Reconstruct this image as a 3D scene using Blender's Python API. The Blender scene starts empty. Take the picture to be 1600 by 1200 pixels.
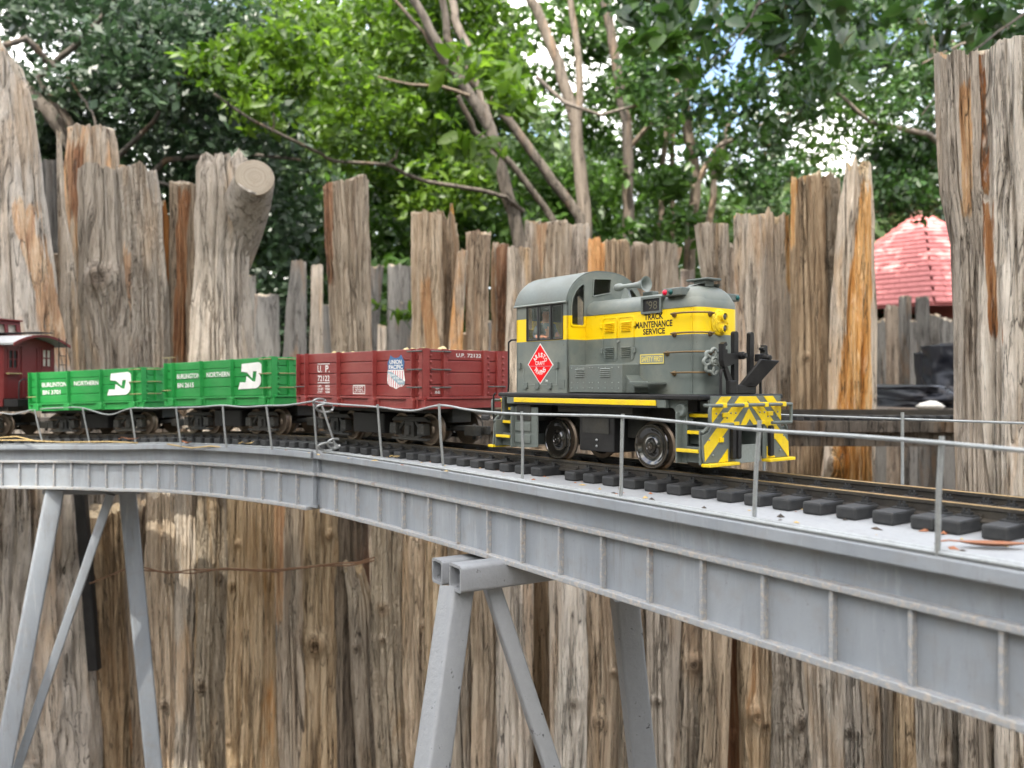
import bpy, bmesh, math, random
import numpy as np
from mathutils import Vector, Matrix
from mathutils.geometry import tessellate_polygon

random.seed(4)
rng = np.random.default_rng(7)
R = math.radians

# ------------------------------------------------------------------ camera, world, sun
RT = 1.10                      # rail-top height of the raised line above the ground (m)
CH = RT + 0.0595               # camera height
FPX = 1320.0
scene = bpy.context.scene
cam_d = bpy.data.cameras.new('camera')
cam_d.sensor_width = 36.0
cam_d.lens = 29.7
cam_d.clip_start = 0.01
cam_d.clip_end = 400
cam_d.dof.use_dof = True
cam_d.dof.focus_distance = 0.63
cam_d.dof.aperture_fstop = 12.0
cam = bpy.data.objects.new('camera', cam_d)
scene.collection.objects.link(cam)
cam.location = (0, 0, CH)
cam.rotation_euler = (R(90), 0, 0)
scene.camera = cam

SUN_EL, SUN_AZ = 58.0, 205.0   # azimuth clockwise from +Y: the sun stands behind the camera, to the left
world = bpy.data.worlds.new('World')
scene.world = world
world.use_nodes = True
wn = world.node_tree
wn.nodes.clear()
wo = wn.nodes.new('ShaderNodeOutputWorld')
wb = wn.nodes.new('ShaderNodeBackground')
sky = wn.nodes.new('ShaderNodeTexSky')
sky.sky_type = 'NISHITA'
sky.sun_disc = False
sky.sun_elevation = R(SUN_EL)
sky.sun_rotation = R(SUN_AZ)
sky.air_density = 1.0
sky.dust_density = 3.5
sky.ozone_density = 1.0
# broken white cloud over the blue
wtc = wn.nodes.new('ShaderNodeTexCoord')
wno = wn.nodes.new('ShaderNodeTexNoise')
wno.inputs['Scale'].default_value = 3.2
wno.inputs['Detail'].default_value = 7
wra = wn.nodes.new('ShaderNodeValToRGB')
wra.color_ramp.elements[0].position = 0.43
wra.color_ramp.elements[1].position = 0.62
wmix = wn.nodes.new('ShaderNodeMix')
wmix.data_type = 'RGBA'
wn.links.new(wtc.outputs['Generated'], wno.inputs['Vector'])
wn.links.new(wno.outputs['Fac'], wra.inputs['Fac'])
wn.links.new(wra.outputs['Color'], wmix.inputs[0])
wn.links.new(sky.outputs['Color'], wmix.inputs[6])
wmix.inputs[7].default_value = (10.4, 10.0, 9.3, 1)
wn.links.new(wmix.outputs[2], wb.inputs['Color'])
wb.inputs['Strength'].default_value = 0.095
wn.links.new(wb.outputs['Background'], wo.inputs['Surface'])

sun_d = bpy.data.lights.new('sun', 'SUN')
sun_d.energy = 2.1
sun_d.angle = R(0.6)
sun_d.color = (1.0, 0.95, 0.86)
sun = bpy.data.objects.new('sun', sun_d)
scene.collection.objects.link(sun)
_sd = Vector((math.sin(R(SUN_AZ)) * math.cos(R(SUN_EL)), math.cos(R(SUN_AZ)) * math.cos(R(SUN_EL)), math.sin(R(SUN_EL))))
sun.rotation_euler = (-_sd).to_track_quat('-Z', 'Y').to_euler()
sun.location = _sd * 20

scene.view_settings.view_transform = 'Standard'
scene.view_settings.look = 'None'
scene.view_settings.exposure = 2.58
scene.view_settings.gamma = 1
scene.cycles.max_bounces = 8
scene.cycles.transparent_max_bounces = 12

COL = scene.collection

# ------------------------------------------------------------------ materials
MATS = {}

def new_mat(name):
    m = bpy.data.materials.new(name)
    m.use_nodes = True
    MATS[name] = m
    nt = m.node_tree
    return m, nt, nt.nodes['Principled BSDF']

def nd(nt, t, **kw):
    n = nt.nodes.new(t)
    for k, v in kw.items():
        if k.startswith('_'):
            setattr(n, k[1:], v)
        else:
            n.inputs[k.replace('__', ' ')].default_value = v
    return n

def ramp(nt, src, stops):
    r = nt.nodes.new('ShaderNodeValToRGB')
    e = r.color_ramp.elements
    while len(e) < len(stops):
        e.new(0.5)
    for i, (p, c) in enumerate(stops):
        e[i].position = p
        e[i].color = c if len(c) == 4 else (*c, 1)
    nt.links.new(src, r.inputs['Fac'])
    return r.outputs['Color']

def mix(nt, fac, a, b, mode='MIX'):
    n = nt.nodes.new('ShaderNodeMix')
    n.data_type = 'RGBA'
    n.blend_type = mode
    for i, v in ((0, fac), (6, a), (7, b)):
        if hasattr(v, 'is_output'):
            nt.links.new(v, n.inputs[i])
        elif i == 0:
            n.inputs[0].default_value = v
        else:
            n.inputs[i].default_value = (*v, 1) if len(v) == 3 else v
    return n.outputs[2]

def coords(nt, scale=(1, 1, 1), kind='Object', rand=False, flow=None):
    tc = nt.nodes.new('ShaderNodeTexCoord')
    mp = nt.nodes.new('ShaderNodeMapping')
    mp.inputs['Scale'].default_value = scale
    if flow is not None:
        ad = nt.nodes.new('ShaderNodeVectorMath'); ad.operation = 'ADD'
        nt.links.new(tc.outputs[kind], ad.inputs[0]); nt.links.new(flow.outputs['Vector'], ad.inputs[1])
        nt.links.new(ad.outputs[0], mp.inputs['Vector'])
    else:
        nt.links.new(tc.outputs[kind], mp.inputs['Vector'])
    if rand:
        oi = nt.nodes.new('ShaderNodeObjectInfo')
        mu = nt.nodes.new('ShaderNodeVectorMath')
        mu.operation = 'SCALE'
        mu.inputs[0].default_value = (31, 17, 23)
        nt.links.new(oi.outputs['Random'], mu.inputs['Scale'])
        nt.links.new(mu.outputs[0], mp.inputs['Location'])
    return mp.outputs['Vector']

def noise(nt, vec, scale, detail=4, rough=0.55, dist=0.0):
    n = nt.nodes.new('ShaderNodeTexNoise')
    n.inputs['Scale'].default_value = scale
    n.inputs['Detail'].default_value = detail
    n.inputs['Roughness'].default_value = rough
    n.inputs['Distortion'].default_value = dist
    nt.links.new(vec, n.inputs['Vector'])
    return n.outputs['Fac']

def bump(nt, h, strength, distance, bsdf, prev=None):
    b = nt.nodes.new('ShaderNodeBump')
    b.inputs['Strength'].default_value = strength
    b.inputs['Distance'].default_value = distance
    nt.links.new(h, b.inputs['Height'])
    if prev is not None:
        nt.links.new(prev, b.inputs['Normal'])
    nt.links.new(b.outputs['Normal'], bsdf.inputs['Normal'])
    return b.outputs['Normal']

def paint(name, col, rough=0.45, grime=0.25, gscale=60, metal=0.0, dirt=(0.16, 0.14, 0.11), b=0.0002, spec=0.32, chips=None):
    """painted or moulded surface with uneven tone, dust and fine speckle"""
    m, nt, p = new_mat(name)
    v = coords(nt)
    n1 = noise(nt, v, gscale, 6, 0.6)
    c = mix(nt, ramp(nt, n1, [(0.35, (0, 0, 0)), (0.75, (grime,) * 3)]), col, dirt)
    n2 = noise(nt, v, gscale * 9, 3, 0.6)
    c = mix(nt, ramp(nt, n2, [(0.45, (0, 0, 0)), (0.8, (grime * 0.8,) * 3)]), c, tuple(min(1, x * 1.5 + 0.03) for x in col))
    if chips:
        n3 = noise(nt, v, chips[1], 5, 0.7)
        c = mix(nt, ramp(nt, n3, [(chips[2], (0, 0, 0)), (chips[2] + 0.012, (1, 1, 1))]), c, chips[0])
    nt.links.new(c, p.inputs['Base Color'])
    nt.links.new(ramp(nt, n1, [(0.3, (rough * 0.85,) * 3), (0.8, (min(1, rough * 1.35),) * 3)]), p.inputs['Roughness'])
    p.inputs['Metallic'].default_value = metal
    p.inputs['Specular IOR Level'].default_value = spec
    if b:
        bump(nt, n2, 0.25, b, p)
    return m

YEL = (0.86, 0.60, 0.004)
GRY = (0.135, 0.160, 0.146)

def loco_paint():
    m, nt, p = new_mat('loco_paint')
    tc = nt.nodes.new('ShaderNodeTexCoord')
    sx = nt.nodes.new('ShaderNodeSeparateXYZ')
    nt.links.new(tc.outputs['Object'], sx.inputs[0])
    def cmp(op, val):
        n = nt.nodes.new('ShaderNodeMath'); n.operation = op
        nt.links.new(sx.outputs['Z'], n.inputs[0]); n.inputs[1].default_value = val
        return n.outputs[0]
    mu = nt.nodes.new('ShaderNodeMath'); mu.operation = 'MULTIPLY'
    nt.links.new(cmp('GREATER_THAN', 0.0933), mu.inputs[0])
    nt.links.new(cmp('LESS_THAN', 0.1115), mu.inputs[1])
    n1 = noise(nt, tc.outputs['Object'], 32, 6, 0.62, 0.4)
    n2 = noise(nt, tc.outputs['Object'], 420, 3, 0.6)
    g = mix(nt, ramp(nt, n1, [(0.40, (0, 0, 0)), (0.64, (0.8,) * 3)]), GRY, (0.225, 0.235, 0.195))
    g = mix(nt, ramp(nt, noise(nt, tc.outputs['Object'], 19, 5, 0.6), [(0.52, (0, 0, 0)), (0.75, (0.55,) * 3)]), g, (0.085, 0.088, 0.075))
    y = mix(nt, ramp(nt, n1, [(0.5, (0, 0, 0)), (0.8, (0.22,) * 3)]), YEL, (0.62, 0.50, 0.10))
    c = mix(nt, mu.outputs[0], g, y)
    c = mix(nt, ramp(nt, n2, [(0.66, (0, 0, 0)), (0.74, (0.5,) * 3)]), c, (0.09, 0.08, 0.06))
    nt.links.new(c, p.inputs['Base Color'])
    nt.links.new(ramp(nt, n1, [(0.3, (0.32,) * 3), (0.75, (0.55,) * 3)]), p.inputs['Roughness'])
    p.inputs['Specular IOR Level'].default_value = 0.35
    bump(nt, n2, 0.12, 0.0002, p)
    return m

loco_paint()
paint('grey_plastic', (0.122, 0.146, 0.134), 0.42, 0.3)
paint('light_grey_plastic', (0.24, 0.27, 0.25), 0.4, 0.3)
paint('yellow_paint', YEL, 0.42, 0.3, 90, chips=((0.25, 0.2, 0.08), 160, 0.72))
paint('black_plastic', (0.011, 0.011, 0.012), 0.40, 0.22, 60, dirt=(0.07, 0.065, 0.055))
paint('dark_underframe', (0.02, 0.021, 0.02), 0.6, 0.6, 50, dirt=(0.09, 0.08, 0.06))
paint('cream_letters', (0.72, 0.70, 0.55), 0.5, 0.2)
paint('yellow_letters', (0.75, 0.62, 0.12), 0.5, 0.1)
paint('black_letters', (0.012, 0.011, 0.01), 0.5, 0.05)
paint('white_letters', (0.80, 0.80, 0.77), 0.5, 0.15, 120)
paint('decal_red', (0.80, 0.003, 0.008), 0.45, 0.05, 140, spec=0.15)
paint('decal_crimson', (0.55, 0.02, 0.06), 0.4, 0.1)
paint('decal_blue', (0.04, 0.14, 0.32), 0.4, 0.3)
paint('decal_faded', (0.30, 0.42, 0.48), 0.5, 0.4, 400)
paint('number_grey', (0.11, 0.10, 0.065), 0.5, 0.1)
paint('brass_wire', (0.20, 0.13, 0.06), 0.4, 0.4, metal=0.6)
paint('grab_dark', (0.05, 0.06, 0.055), 0.45, 0.5, 90, dirt=(0.18, 0.18, 0.16))
paint('grab_tan', (0.25, 0.21, 0.09), 0.5, 0.4, 90)
paint('wheel_metal', (0.012, 0.011, 0.009), 0.10, 0.10, 30, metal=0.0, b=0, spec=1.0)
paint('worn_wheel', (0.20, 0.15, 0.11), 0.38, 0.6, 50, metal=0.7)
paint('rail_metal', (0.05, 0.046, 0.042), 0.38, 0.6, 70, metal=0.3, dirt=(0.10, 0.085, 0.06))
paint('rail_brass', (0.30, 0.21, 0.10), 0.3, 0.5, 90, metal=0.8, dirt=(0.04, 0.035, 0.03))
paint('sleeper_plastic', (0.020, 0.021, 0.022), 0.5, 0.45, 130, dirt=(0.10, 0.10, 0.095))
paint('galvanised', (0.36, 0.38, 0.38), 0.42, 0.5, 150, metal=0.55, dirt=(0.18, 0.18, 0.17))
paint('rusty', (0.16, 0.075, 0.035), 0.8, 0.5, 300)
paint('skin', (0.75, 0.34, 0.20), 0.5, 0.15)
paint('shirt', (0.20, 0.25, 0.26), 0.45, 0.3, 200)
paint('hat', (0.10, 0.10, 0.06), 0.6, 0.3)
paint('roof_grey', (0.30, 0.31, 0.32), 0.6, 0.4)
paint('white_stone', (0.62, 0.60, 0.55), 0.7, 0.4, 20)
paint('stone', (0.62, 0.52, 0.27), 0.8, 0.5, 120)
paint('lens_red', (0.75, 0.01, 0.05), 0.15, 0.05)
paint('lens_green', (0.006, 0.075, 0.07), 0.1, 0.05)
paint('lens_clear', (0.10, 0.10, 0.09), 0.08, 0.1, metal=0.4)
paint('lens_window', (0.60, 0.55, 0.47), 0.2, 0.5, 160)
paint('black_liner', (0.012, 0.013, 0.018), 0.35, 0.3, 8, dirt=(0.04, 0.045, 0.055))
paint('dry_leaf', (0.30, 0.11, 0.045), 0.6, 0.5, 300)
paint('straw', (0.50, 0.36, 0.15), 0.7, 0.4, 300)
paint('pink_shingle', (0.60, 0.235, 0.225), 1.0, 0.5, 9, dirt=(0.30, 0.11, 0.10), spec=0.05)
paint('pink_finial', (0.55, 0.33, 0.28), 0.7, 0.3, 6)
paint('cream_wall', (0.35, 0.31, 0.25), 0.7, 0.3, 6)

def car_paint(name, col, dust):
    m, nt, p = new_mat(name)
    v = coords(nt, (1, 6, 6))
    v2 = coords(nt)
    g = noise(nt, v, 70, 5, 0.65, 0.5)
    n1 = noise(nt, v2, 26, 6, 0.65)
    n2 = noise(nt, v2, 500, 3, 0.6)
    c = mix(nt, ramp(nt, g, [(0.35, (0, 0, 0)), (0.8, (0.5,) * 3)]), col, tuple(x * 0.6 for x in col))
    c = mix(nt, ramp(nt, n1, [(0.45, (0, 0, 0)), (0.85, (0.45,) * 3)]), c, dust)
    c = mix(nt, ramp(nt, n2, [(0.62, (0, 0, 0)), (0.72, (0.4,) * 3)]), c, dust)
    nt.links.new(c, p.inputs['Base Color'])
    p.inputs['Roughness'].default_value = 0.5
    bump(nt, g, 0.35, 0.0005, p)
    return m
car_paint('oxide_paint', (0.235, 0.032, 0.028), (0.36, 0.13, 0.10))
car_paint('green_paint', (0.016, 0.26, 0.052), (0.10, 0.36, 0.12))
car_paint('caboose_paint', (0.135, 0.012, 0.012), (0.17, 0.035, 0.03))

def girder_paint():
    m, nt, p = new_mat('girder_paint')
    v = coords(nt)
    v2 = coords(nt, (1, 1, 0.25))
    n1 = noise(nt, v2, 22, 6, 0.6, 0.3)
    n2 = noise(nt, v, 300, 4, 0.65)
    n3 = noise(nt, v, 75, 5, 0.6)
    c = mix(nt, ramp(nt, n1, [(0.3, (0, 0, 0)), (0.7, (1,) * 3)]), (0.235, 0.262, 0.292), (0.325, 0.352, 0.38))
    c = mix(nt, ramp(nt, n3, [(0.50, (0, 0, 0)), (0.85, (0.55,) * 3)]), c, (0.25, 0.23, 0.20))
    stk = noise(nt, coords(nt, (1, 1, 0.12)), 110, 6, 0.7, 0.2)
    c = mix(nt, ramp(nt, stk, [(0.56, (0, 0, 0)), (0.72, (0.5,) * 3)]), c, (0.17, 0.165, 0.16))
    c = mix(nt, ramp(nt, stk, [(0.28, (0.55,) * 3), (0.42, (0, 0, 0))]), c, (0.42, 0.44, 0.46))
    c = mix(nt, ramp(nt, n2, [(0.64, (0, 0, 0)), (0.78, (0.5,) * 3)]), c, (0.13, 0.12, 0.11))
    nt.links.new(c, p.inputs['Base Color'])
    p.inputs['Roughness'].default_value = 0.5
    bump(nt, n2, 0.22, 0.0006, p)
    return m
girder_paint()

def edge_paint():
    m, nt, p = new_mat('edge_paint')
    v = coords(nt)
    n2 = noise(nt, v, 330, 5, 0.7); n3 = noise(nt, v, 90, 5, 0.6)
    c = mix(nt, n3, (0.27, 0.29, 0.31), (0.37, 0.385, 0.395))
    c = mix(nt, ramp(nt, n2, [(0.50, (0, 0, 0)), (0.60, (0.8,) * 3)]), c, (0.47, 0.42, 0.36))
    c = mix(nt, ramp(nt, n3, [(0.60, (0, 0, 0)), (0.70, (0.6,) * 3)]), c, (0.20, 0.155, 0.12))
    nt.links.new(c, p.inputs['Base Color']); p.inputs['Roughness'].default_value = 0.6
    bump(nt, n2, 0.6, 0.0012, p)
edge_paint()
def leg_paint():
    m, nt, p = new_mat('leg_paint')
    v = coords(nt)
    n2 = noise(nt, v, 260, 4, 0.7)
    n3 = noise(nt, v, 120, 6, 0.75)
    c = mix(nt, n3, (0.22, 0.235, 0.25), (0.31, 0.325, 0.34))
    c = mix(nt, ramp(nt, n3, [(0.635, (0, 0, 0)), (0.65, (1,) * 3)]), c, (0.03, 0.032, 0.04))
    nt.links.new(c, p.inputs['Base Color'])
    p.inputs['Roughness'].default_value = 0.42
    bump(nt, n2, 0.5, 0.0012, p)
    return m
leg_paint()

def deck_board():
    m, nt, p = new_mat('deck_board')
    v = coords(nt)
    n1 = noise(nt, v, 40, 6, 0.6)
    n2 = noise(nt, v, 260, 4, 0.65)
    c = mix(nt, n1, (0.22, 0.235, 0.245), (0.35, 0.36, 0.365))
    c = mix(nt, ramp(nt, n2, [(0.55, (0, 0, 0)), (0.8, (0.5,) * 3)]), c, (0.16, 0.155, 0.14))
    nt.links.new(c, p.inputs['Base Color'])
    p.inputs['Roughness'].default_value = 0.75
    bump(nt, n2, 0.4, 0.0008, p)
    return m
deck_board()

def wood(name, base, light, dark, orange, oamt=0.62, sc=1.0, wavy=0.0):
    """weathered cedar: long grain, checks, bleached, rotten and split patches; base colours only"""
    m, nt, p = new_mat(name)
    fl_ = nt.nodes.new('ShaderNodeAttribute'); fl_.attribute_name = 'flow'
    v = coords(nt, (sc, sc, sc * 0.055), rand=True, flow=fl_)
    vw = coords(nt, (sc, sc, sc * 0.30), rand=True, flow=fl_)
    vb = coords(nt, (sc, sc, sc * 0.13), rand=True, flow=fl_)
    gr = noise(nt, v, 80, 9, 0.70, 0.5 + wavy * 0.5)
    fine = noise(nt, v, 300, 7, 0.72, 0.3)
    ck = noise(nt, v, 34, 5, 0.55, 0.8)
    ck2 = noise(nt, v, 120, 3, 0.5, 0.5)
    big = noise(nt, vb, 12, 5, 0.62, 0.4)
    blotch = noise(nt, vw, 24, 7, 0.68, 1.0 + wavy)
    c = ramp(nt, gr, [(0.30, dark), (0.41, base), (0.55, light), (0.70, base)])
    c = mix(nt, ramp(nt, big, [(0.38, (0.0,) * 3), (0.62, (0.6,) * 3)]), c, light)
    c = mix(nt, ramp(nt, blotch, [(0.52, (0.0,) * 3), (0.70, (0.6,) * 3)]), c, tuple(0.75 * x + 0.25 * y for x, y in zip(dark, base)))
    c = mix(nt, ramp(nt, noise(nt, vb, 10, 5, 0.6, 0.5), [(oamt, (0.0,) * 3), (oamt + 0.08, (0.85,) * 3)]), c, orange)
    c = mix(nt, ramp(nt, noise(nt, vb, 17, 4, 0.55, 0.8), [(0.54, (0.0,) * 3), (0.70, (0.7,) * 3)]), c, (0.50, 0.335, 0.185) if base[0] > 0.25 else (0.27, 0.165, 0.09))
    kn_ = nt.nodes.new('ShaderNodeAttribute'); kn_.attribute_name = 'knot'
    c = mix(nt, ramp(nt, kn_.outputs['Fac'], [(0.25, (0, 0, 0)), (0.6, (0.65,) * 3)]), c, tuple(0.5 * x + 0.5 * y for x, y in zip(dark, base)))
    c = mix(nt, ramp(nt, kn_.outputs['Fac'], [(0.80, (0, 0, 0)), (0.88, (0.85,) * 3), (0.93, (0.3,) * 3), (0.97, (0.85,) * 3)]), c, tuple(x * 0.45 for x in dark))
    # split and rotten faces follow painted-in bounds stored on the mesh
    for an, cl, cd, cd2 in (('scar', (0.50, 0.30, 0.15), (0.32, 0.15, 0.065), (0.58, 0.43, 0.27)), ('rot', (0.30, 0.13, 0.05), (0.10, 0.04, 0.018), (0.42, 0.24, 0.12))):
        at_ = nt.nodes.new('ShaderNodeAttribute'); at_.attribute_name = an
        ad = nt.nodes.new('ShaderNodeMath'); ad.operation = 'MULTIPLY_ADD'
        ns = noise(nt, v, 110, 6, 0.7, 0.4)
        nt.links.new(ns, ad.inputs[0]); ad.inputs[1].default_value = 2.2; nt.links.new(at_.outputs['Fac'], ad.inputs[2])
        sc_ = ramp(nt, gr, [(0.35, cd), (0.5, cl), (0.62, cd2)])
        sb_ = nt.nodes.new('ShaderNodeMath'); sb_.operation = 'SUBTRACT'; nt.links.new(ad.outputs[0], sb_.inputs[0]); sb_.inputs[1].default_value = 1.0
        c = mix(nt, ramp(nt, sb_.outputs[0], [(0.80, (0, 0, 0)), (0.98, (1, 1, 1))]), c, sc_)
    c = mix(nt, ramp(nt, fine, [(0.27, (0.7,) * 3), (0.38, (0.0,) * 3)]), c, tuple(x * 0.4 for x in dark))
    c = mix(nt, ramp(nt, fine, [(0.56, (0.0,) * 3), (0.70, (0.6,) * 3)]), c, tuple(min(0.75, x * 1.35) for x in light))
    for src, w_, am in ((ck, 0.006, 0.85), (ck2, 0.008, 0.4)):
        c = mix(nt, ramp(nt, src, [(0.5 - w_ * 1.6, (0, 0, 0)), (0.5 - w_ * 0.4, (am,) * 3), (0.5 + w_ * 0.4, (am,) * 3), (0.5 + w_ * 1.6, (0, 0, 0))]), c, tuple(x * 0.22 for x in dark))
    oi = nt.nodes.new('ShaderNodeObjectInfo')
    hv = nt.nodes.new('ShaderNodeHueSaturation')
    mr = nt.nodes.new('ShaderNodeMapRange')
    mr.inputs[3].default_value = 0.78
    mr.inputs[4].default_value = 1.5
    m2_ = nt.nodes.new('ShaderNodeMath'); m2_.operation = 'MULTIPLY'; nt.links.new(oi.outputs['Random'], m2_.inputs[0]); m2_.inputs[1].default_value = 7.31
    m3_ = nt.nodes.new('ShaderNodeMath'); m3_.operation = 'FRACT'; nt.links.new(m2_.outputs[0], m3_.inputs[0])
    m4_ = nt.nodes.new('ShaderNodeMapRange'); m4_.inputs[3].default_value = 0.8; m4_.inputs[4].default_value = 1.22; nt.links.new(m3_.outputs[0], m4_.inputs[0]); nt.links.new(m4_.outputs[0], hv.inputs['Saturation'])
    nt.links.new(oi.outputs['Random'], mr.inputs[0])
    nt.links.new(mr.outputs[0], hv.inputs['Value'])
    nt.links.new(c, hv.inputs['Color'])
    nt.links.new(hv.outputs[0], p.inputs['Base Color'])
    p.inputs['Roughness'].default_value = 0.8
    p.inputs['Specular IOR Level'].default_value = 0.3
    b0 = bump(nt, ramp(nt, ck, [(0.475, (1, 1, 1)), (0.495, (0, 0, 0)), (0.505, (0, 0, 0)), (0.525, (1, 1, 1))]), 0.9, 0.004, p)
    b1 = bump(nt, gr, 1.0, 0.010, p, b0)
    b2 = bump(nt, fine, 0.9, 0.0035, p, b1)
    vl = coords(nt, (sc, sc, sc * 0.5), rand=True)
    wv = noise(nt, vl, 60, 3, 0.5, 2.6)
    bump(nt, wv, 0.3 + 0.6 * min(1, wavy), 0.006, p, b2)
    return m
wood('wood_silver', (0.315, 0.262, 0.205), (0.53, 0.465, 0.385), (0.14, 0.10, 0.068), (0.36, 0.17, 0.055), 0.64)
wood('wood_tan', (0.34, 0.245, 0.155), (0.55, 0.445, 0.32), (0.15, 0.085, 0.043), (0.38, 0.17, 0.05), 0.60)
wood('wood_brown', (0.215, 0.145, 0.088), (0.38, 0.295, 0.205), (0.075, 0.05, 0.032), (0.27, 0.10, 0.03), 0.60)
wood('wood_carved', (0.32, 0.255, 0.185), (0.48, 0.42, 0.34), (0.15, 0.10, 0.065), (0.34, 0.17, 0.06), 0.66, 1.0, 2.5)
wood('wood_orange', (0.33, 0.235, 0.155), (0.50, 0.42, 0.32), (0.15, 0.09, 0.05), (0.62, 0.29, 0.07), 0.50)
wood('wood_white', (0.44, 0.385, 0.315), (0.66, 0.60, 0.515), (0.20, 0.145, 0.10), (0.40, 0.18, 0.06), 0.66)
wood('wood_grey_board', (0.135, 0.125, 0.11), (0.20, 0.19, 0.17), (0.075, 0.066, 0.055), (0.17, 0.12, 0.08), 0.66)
wood('wood_split', (0.66, 0.34, 0.09), (0.72, 0.46, 0.18), (0.38, 0.14, 0.035), (0.50, 0.20, 0.04), 0.62)
wood('wood_rot', (0.25, 0.11, 0.045), (0.36, 0.19, 0.09), (0.09, 0.035, 0.015), (0.34, 0.13, 0.04), 0.5)
wood('wood_end', (0.42, 0.33, 0.22), (0.52, 0.44, 0.33), (0.22, 0.14, 0.08), (0.46, 0.26, 0.11), 0.56, 1.0, 1.5)
def rings():
    m, nt, p = new_mat('wood_rings')
    v = coords(nt)
    ln = nt.nodes.new('ShaderNodeVectorMath'); ln.operation = 'LENGTH'; nt.links.new(v, ln.inputs[0])
    n0 = noise(nt, v, 45, 4, 0.6)
    ad = nt.nodes.new('ShaderNodeMath'); ad.operation = 'MULTIPLY_ADD'; nt.links.new(n0, ad.inputs[0]); ad.inputs[1].default_value = 0.010; nt.links.new(ln.outputs['Value'], ad.inputs[2])
    cb = nt.nodes.new('ShaderNodeCombineXYZ'); nt.links.new(ad.outputs[0], cb.inputs[0])
    n1 = noise(nt, cb.outputs[0], 420, 3, 0.6)
    c = ramp(nt, n1, [(0.35, (0.25, 0.20, 0.15)), (0.5, (0.32, 0.27, 0.205)), (0.65, (0.40, 0.345, 0.27))])
    c = mix(nt, ramp(nt, noise(nt, v, 60, 6, 0.7, 1.0), [(0.52, (0, 0, 0)), (0.7, (0.5,) * 3)]), c, (0.22, 0.17, 0.12))
    nt.links.new(c, p.inputs['Base Color']); p.inputs['Roughness'].default_value = 0.85
    bump(nt, n1, 0.5, 0.002, p)
rings()
wood('bark_dark', (0.07, 0.058, 0.048), (0.12, 0.105, 0.09), (0.035, 0.028, 0.023), (0.09, 0.06, 0.04), 0.7, 0.5)
wood('bark', (0.085, 0.066, 0.05), (0.165, 0.135, 0.105), (0.055, 0.042, 0.032), (0.24, 0.16, 0.10), 0.7, 0.5)
wood('beam_wood', (0.10, 0.085, 0.07), (0.19, 0.165, 0.14), (0.04, 0.034, 0.028), (0.16, 0.10, 0.05), 0.7)

def leafmat(name, c1, c2, c3, rough=0.5, trans=0.45):
    m, nt, p = new_mat(name)
    at = nt.nodes.new('ShaderNodeAttribute')
    at.attribute_name = 'tone'
    c = ramp(nt, at.outputs['Fac'], [(0.0, c1), (0.5, c2), (1.0, c3)])
    nt.links.new(c, p.inputs['Base Color'])
    p.inputs['Roughness'].default_value = rough
    tr = nt.nodes.new('ShaderNodeBsdfTranslucent')
    hs = nt.nodes.new('ShaderNodeHueSaturation')
    hs.inputs['Value'].default_value = 1.5
    nt.links.new(c, hs.inputs['Color'])
    nt.links.new(hs.outputs[0], tr.inputs['Color'])
    ms = nt.nodes.new('ShaderNodeMixShader')
    ms.inputs[0].default_value = trans
    out = nt.nodes['Material Output']
    nt.links.new(p.outputs[0], ms.inputs[1])
    nt.links.new(tr.outputs[0], ms.inputs[2])
    nt.links.new(ms.outputs[0], out.inputs['Surface'])
    return m
leafmat('leaf_oak', (0.012, 0.028, 0.012), (0.026, 0.054, 0.022), (0.062, 0.105, 0.048), 0.42, 0.3)
leafmat('leaf_bright', (0.026, 0.062, 0.005), (0.064, 0.128, 0.008), (0.135, 0.225, 0.02), 0.45, 0.5)
leafmat('leaf_mid', (0.022, 0.056, 0.008), (0.046, 0.105, 0.013), (0.09, 0.18, 0.026), 0.42, 0.4)
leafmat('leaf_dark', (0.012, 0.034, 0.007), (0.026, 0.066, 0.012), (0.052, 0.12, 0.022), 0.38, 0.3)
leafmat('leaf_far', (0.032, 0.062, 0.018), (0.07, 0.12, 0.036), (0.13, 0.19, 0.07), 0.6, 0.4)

def glassmat():
    m, nt, p = new_mat('window_glass')
    tr = nt.nodes.new('ShaderNodeBsdfTransparent')
    tr.inputs['Color'].default_value = (0.93, 0.94, 0.92, 1)
    gl = nt.nodes.new('ShaderNodeBsdfGlossy')
    gl.inputs['Roughness'].default_value = 0.08
    fr = nt.nodes.new('ShaderNodeFresnel')
    fr.inputs['IOR'].default_value = 1.28
    ms = nt.nodes.new('ShaderNodeMixShader')
    n2 = noise(nt, coords(nt), 350, 4, 0.7)
    df = nt.nodes.new('ShaderNodeBsdfDiffuse')
    df.inputs['Color'].default_value = (0.35, 0.33, 0.28, 1)
    ms2 = nt.nodes.new('ShaderNodeMixShader')
    nt.links.new(ramp(nt, n2, [(0.55, (0.005,) * 3), (0.8, (0.10,) * 3)]), ms2.inputs[0])
    nt.links.new(fr.outputs[0], ms.inputs[0])
    nt.links.new(tr.outputs[0], ms.inputs[1])
    nt.links.new(gl.outputs[0], ms.inputs[2])
    nt.links.new(ms.outputs[0], ms2.inputs[1])
    nt.links.new(df.outputs[0], ms2.inputs[2])
    nt.links.new(ms2.outputs[0], nt.nodes['Material Output'].inputs['Surface'])
glassmat()

def groundmat():
    m, nt, p = new_mat('soil')
    v = coords(nt)
    n1 = noise(nt, v, 3, 8, 0.65)
    n2 = noise(nt, v, 60, 6, 0.7)
    c = mix(nt, n1, (0.055, 0.042, 0.03), (0.11, 0.085, 0.06))
    c = mix(nt, ramp(nt, n2, [(0.45, (0, 0, 0)), (0.7, (0.6,) * 3)]), c, (0.15, 0.10, 0.06))
    nt.links.new(c, p.inputs['Base Color'])
    p.inputs['Roughness'].default_value = 0.95
    bump(nt, n2, 0.6, 0.02, p)
groundmat()

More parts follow.
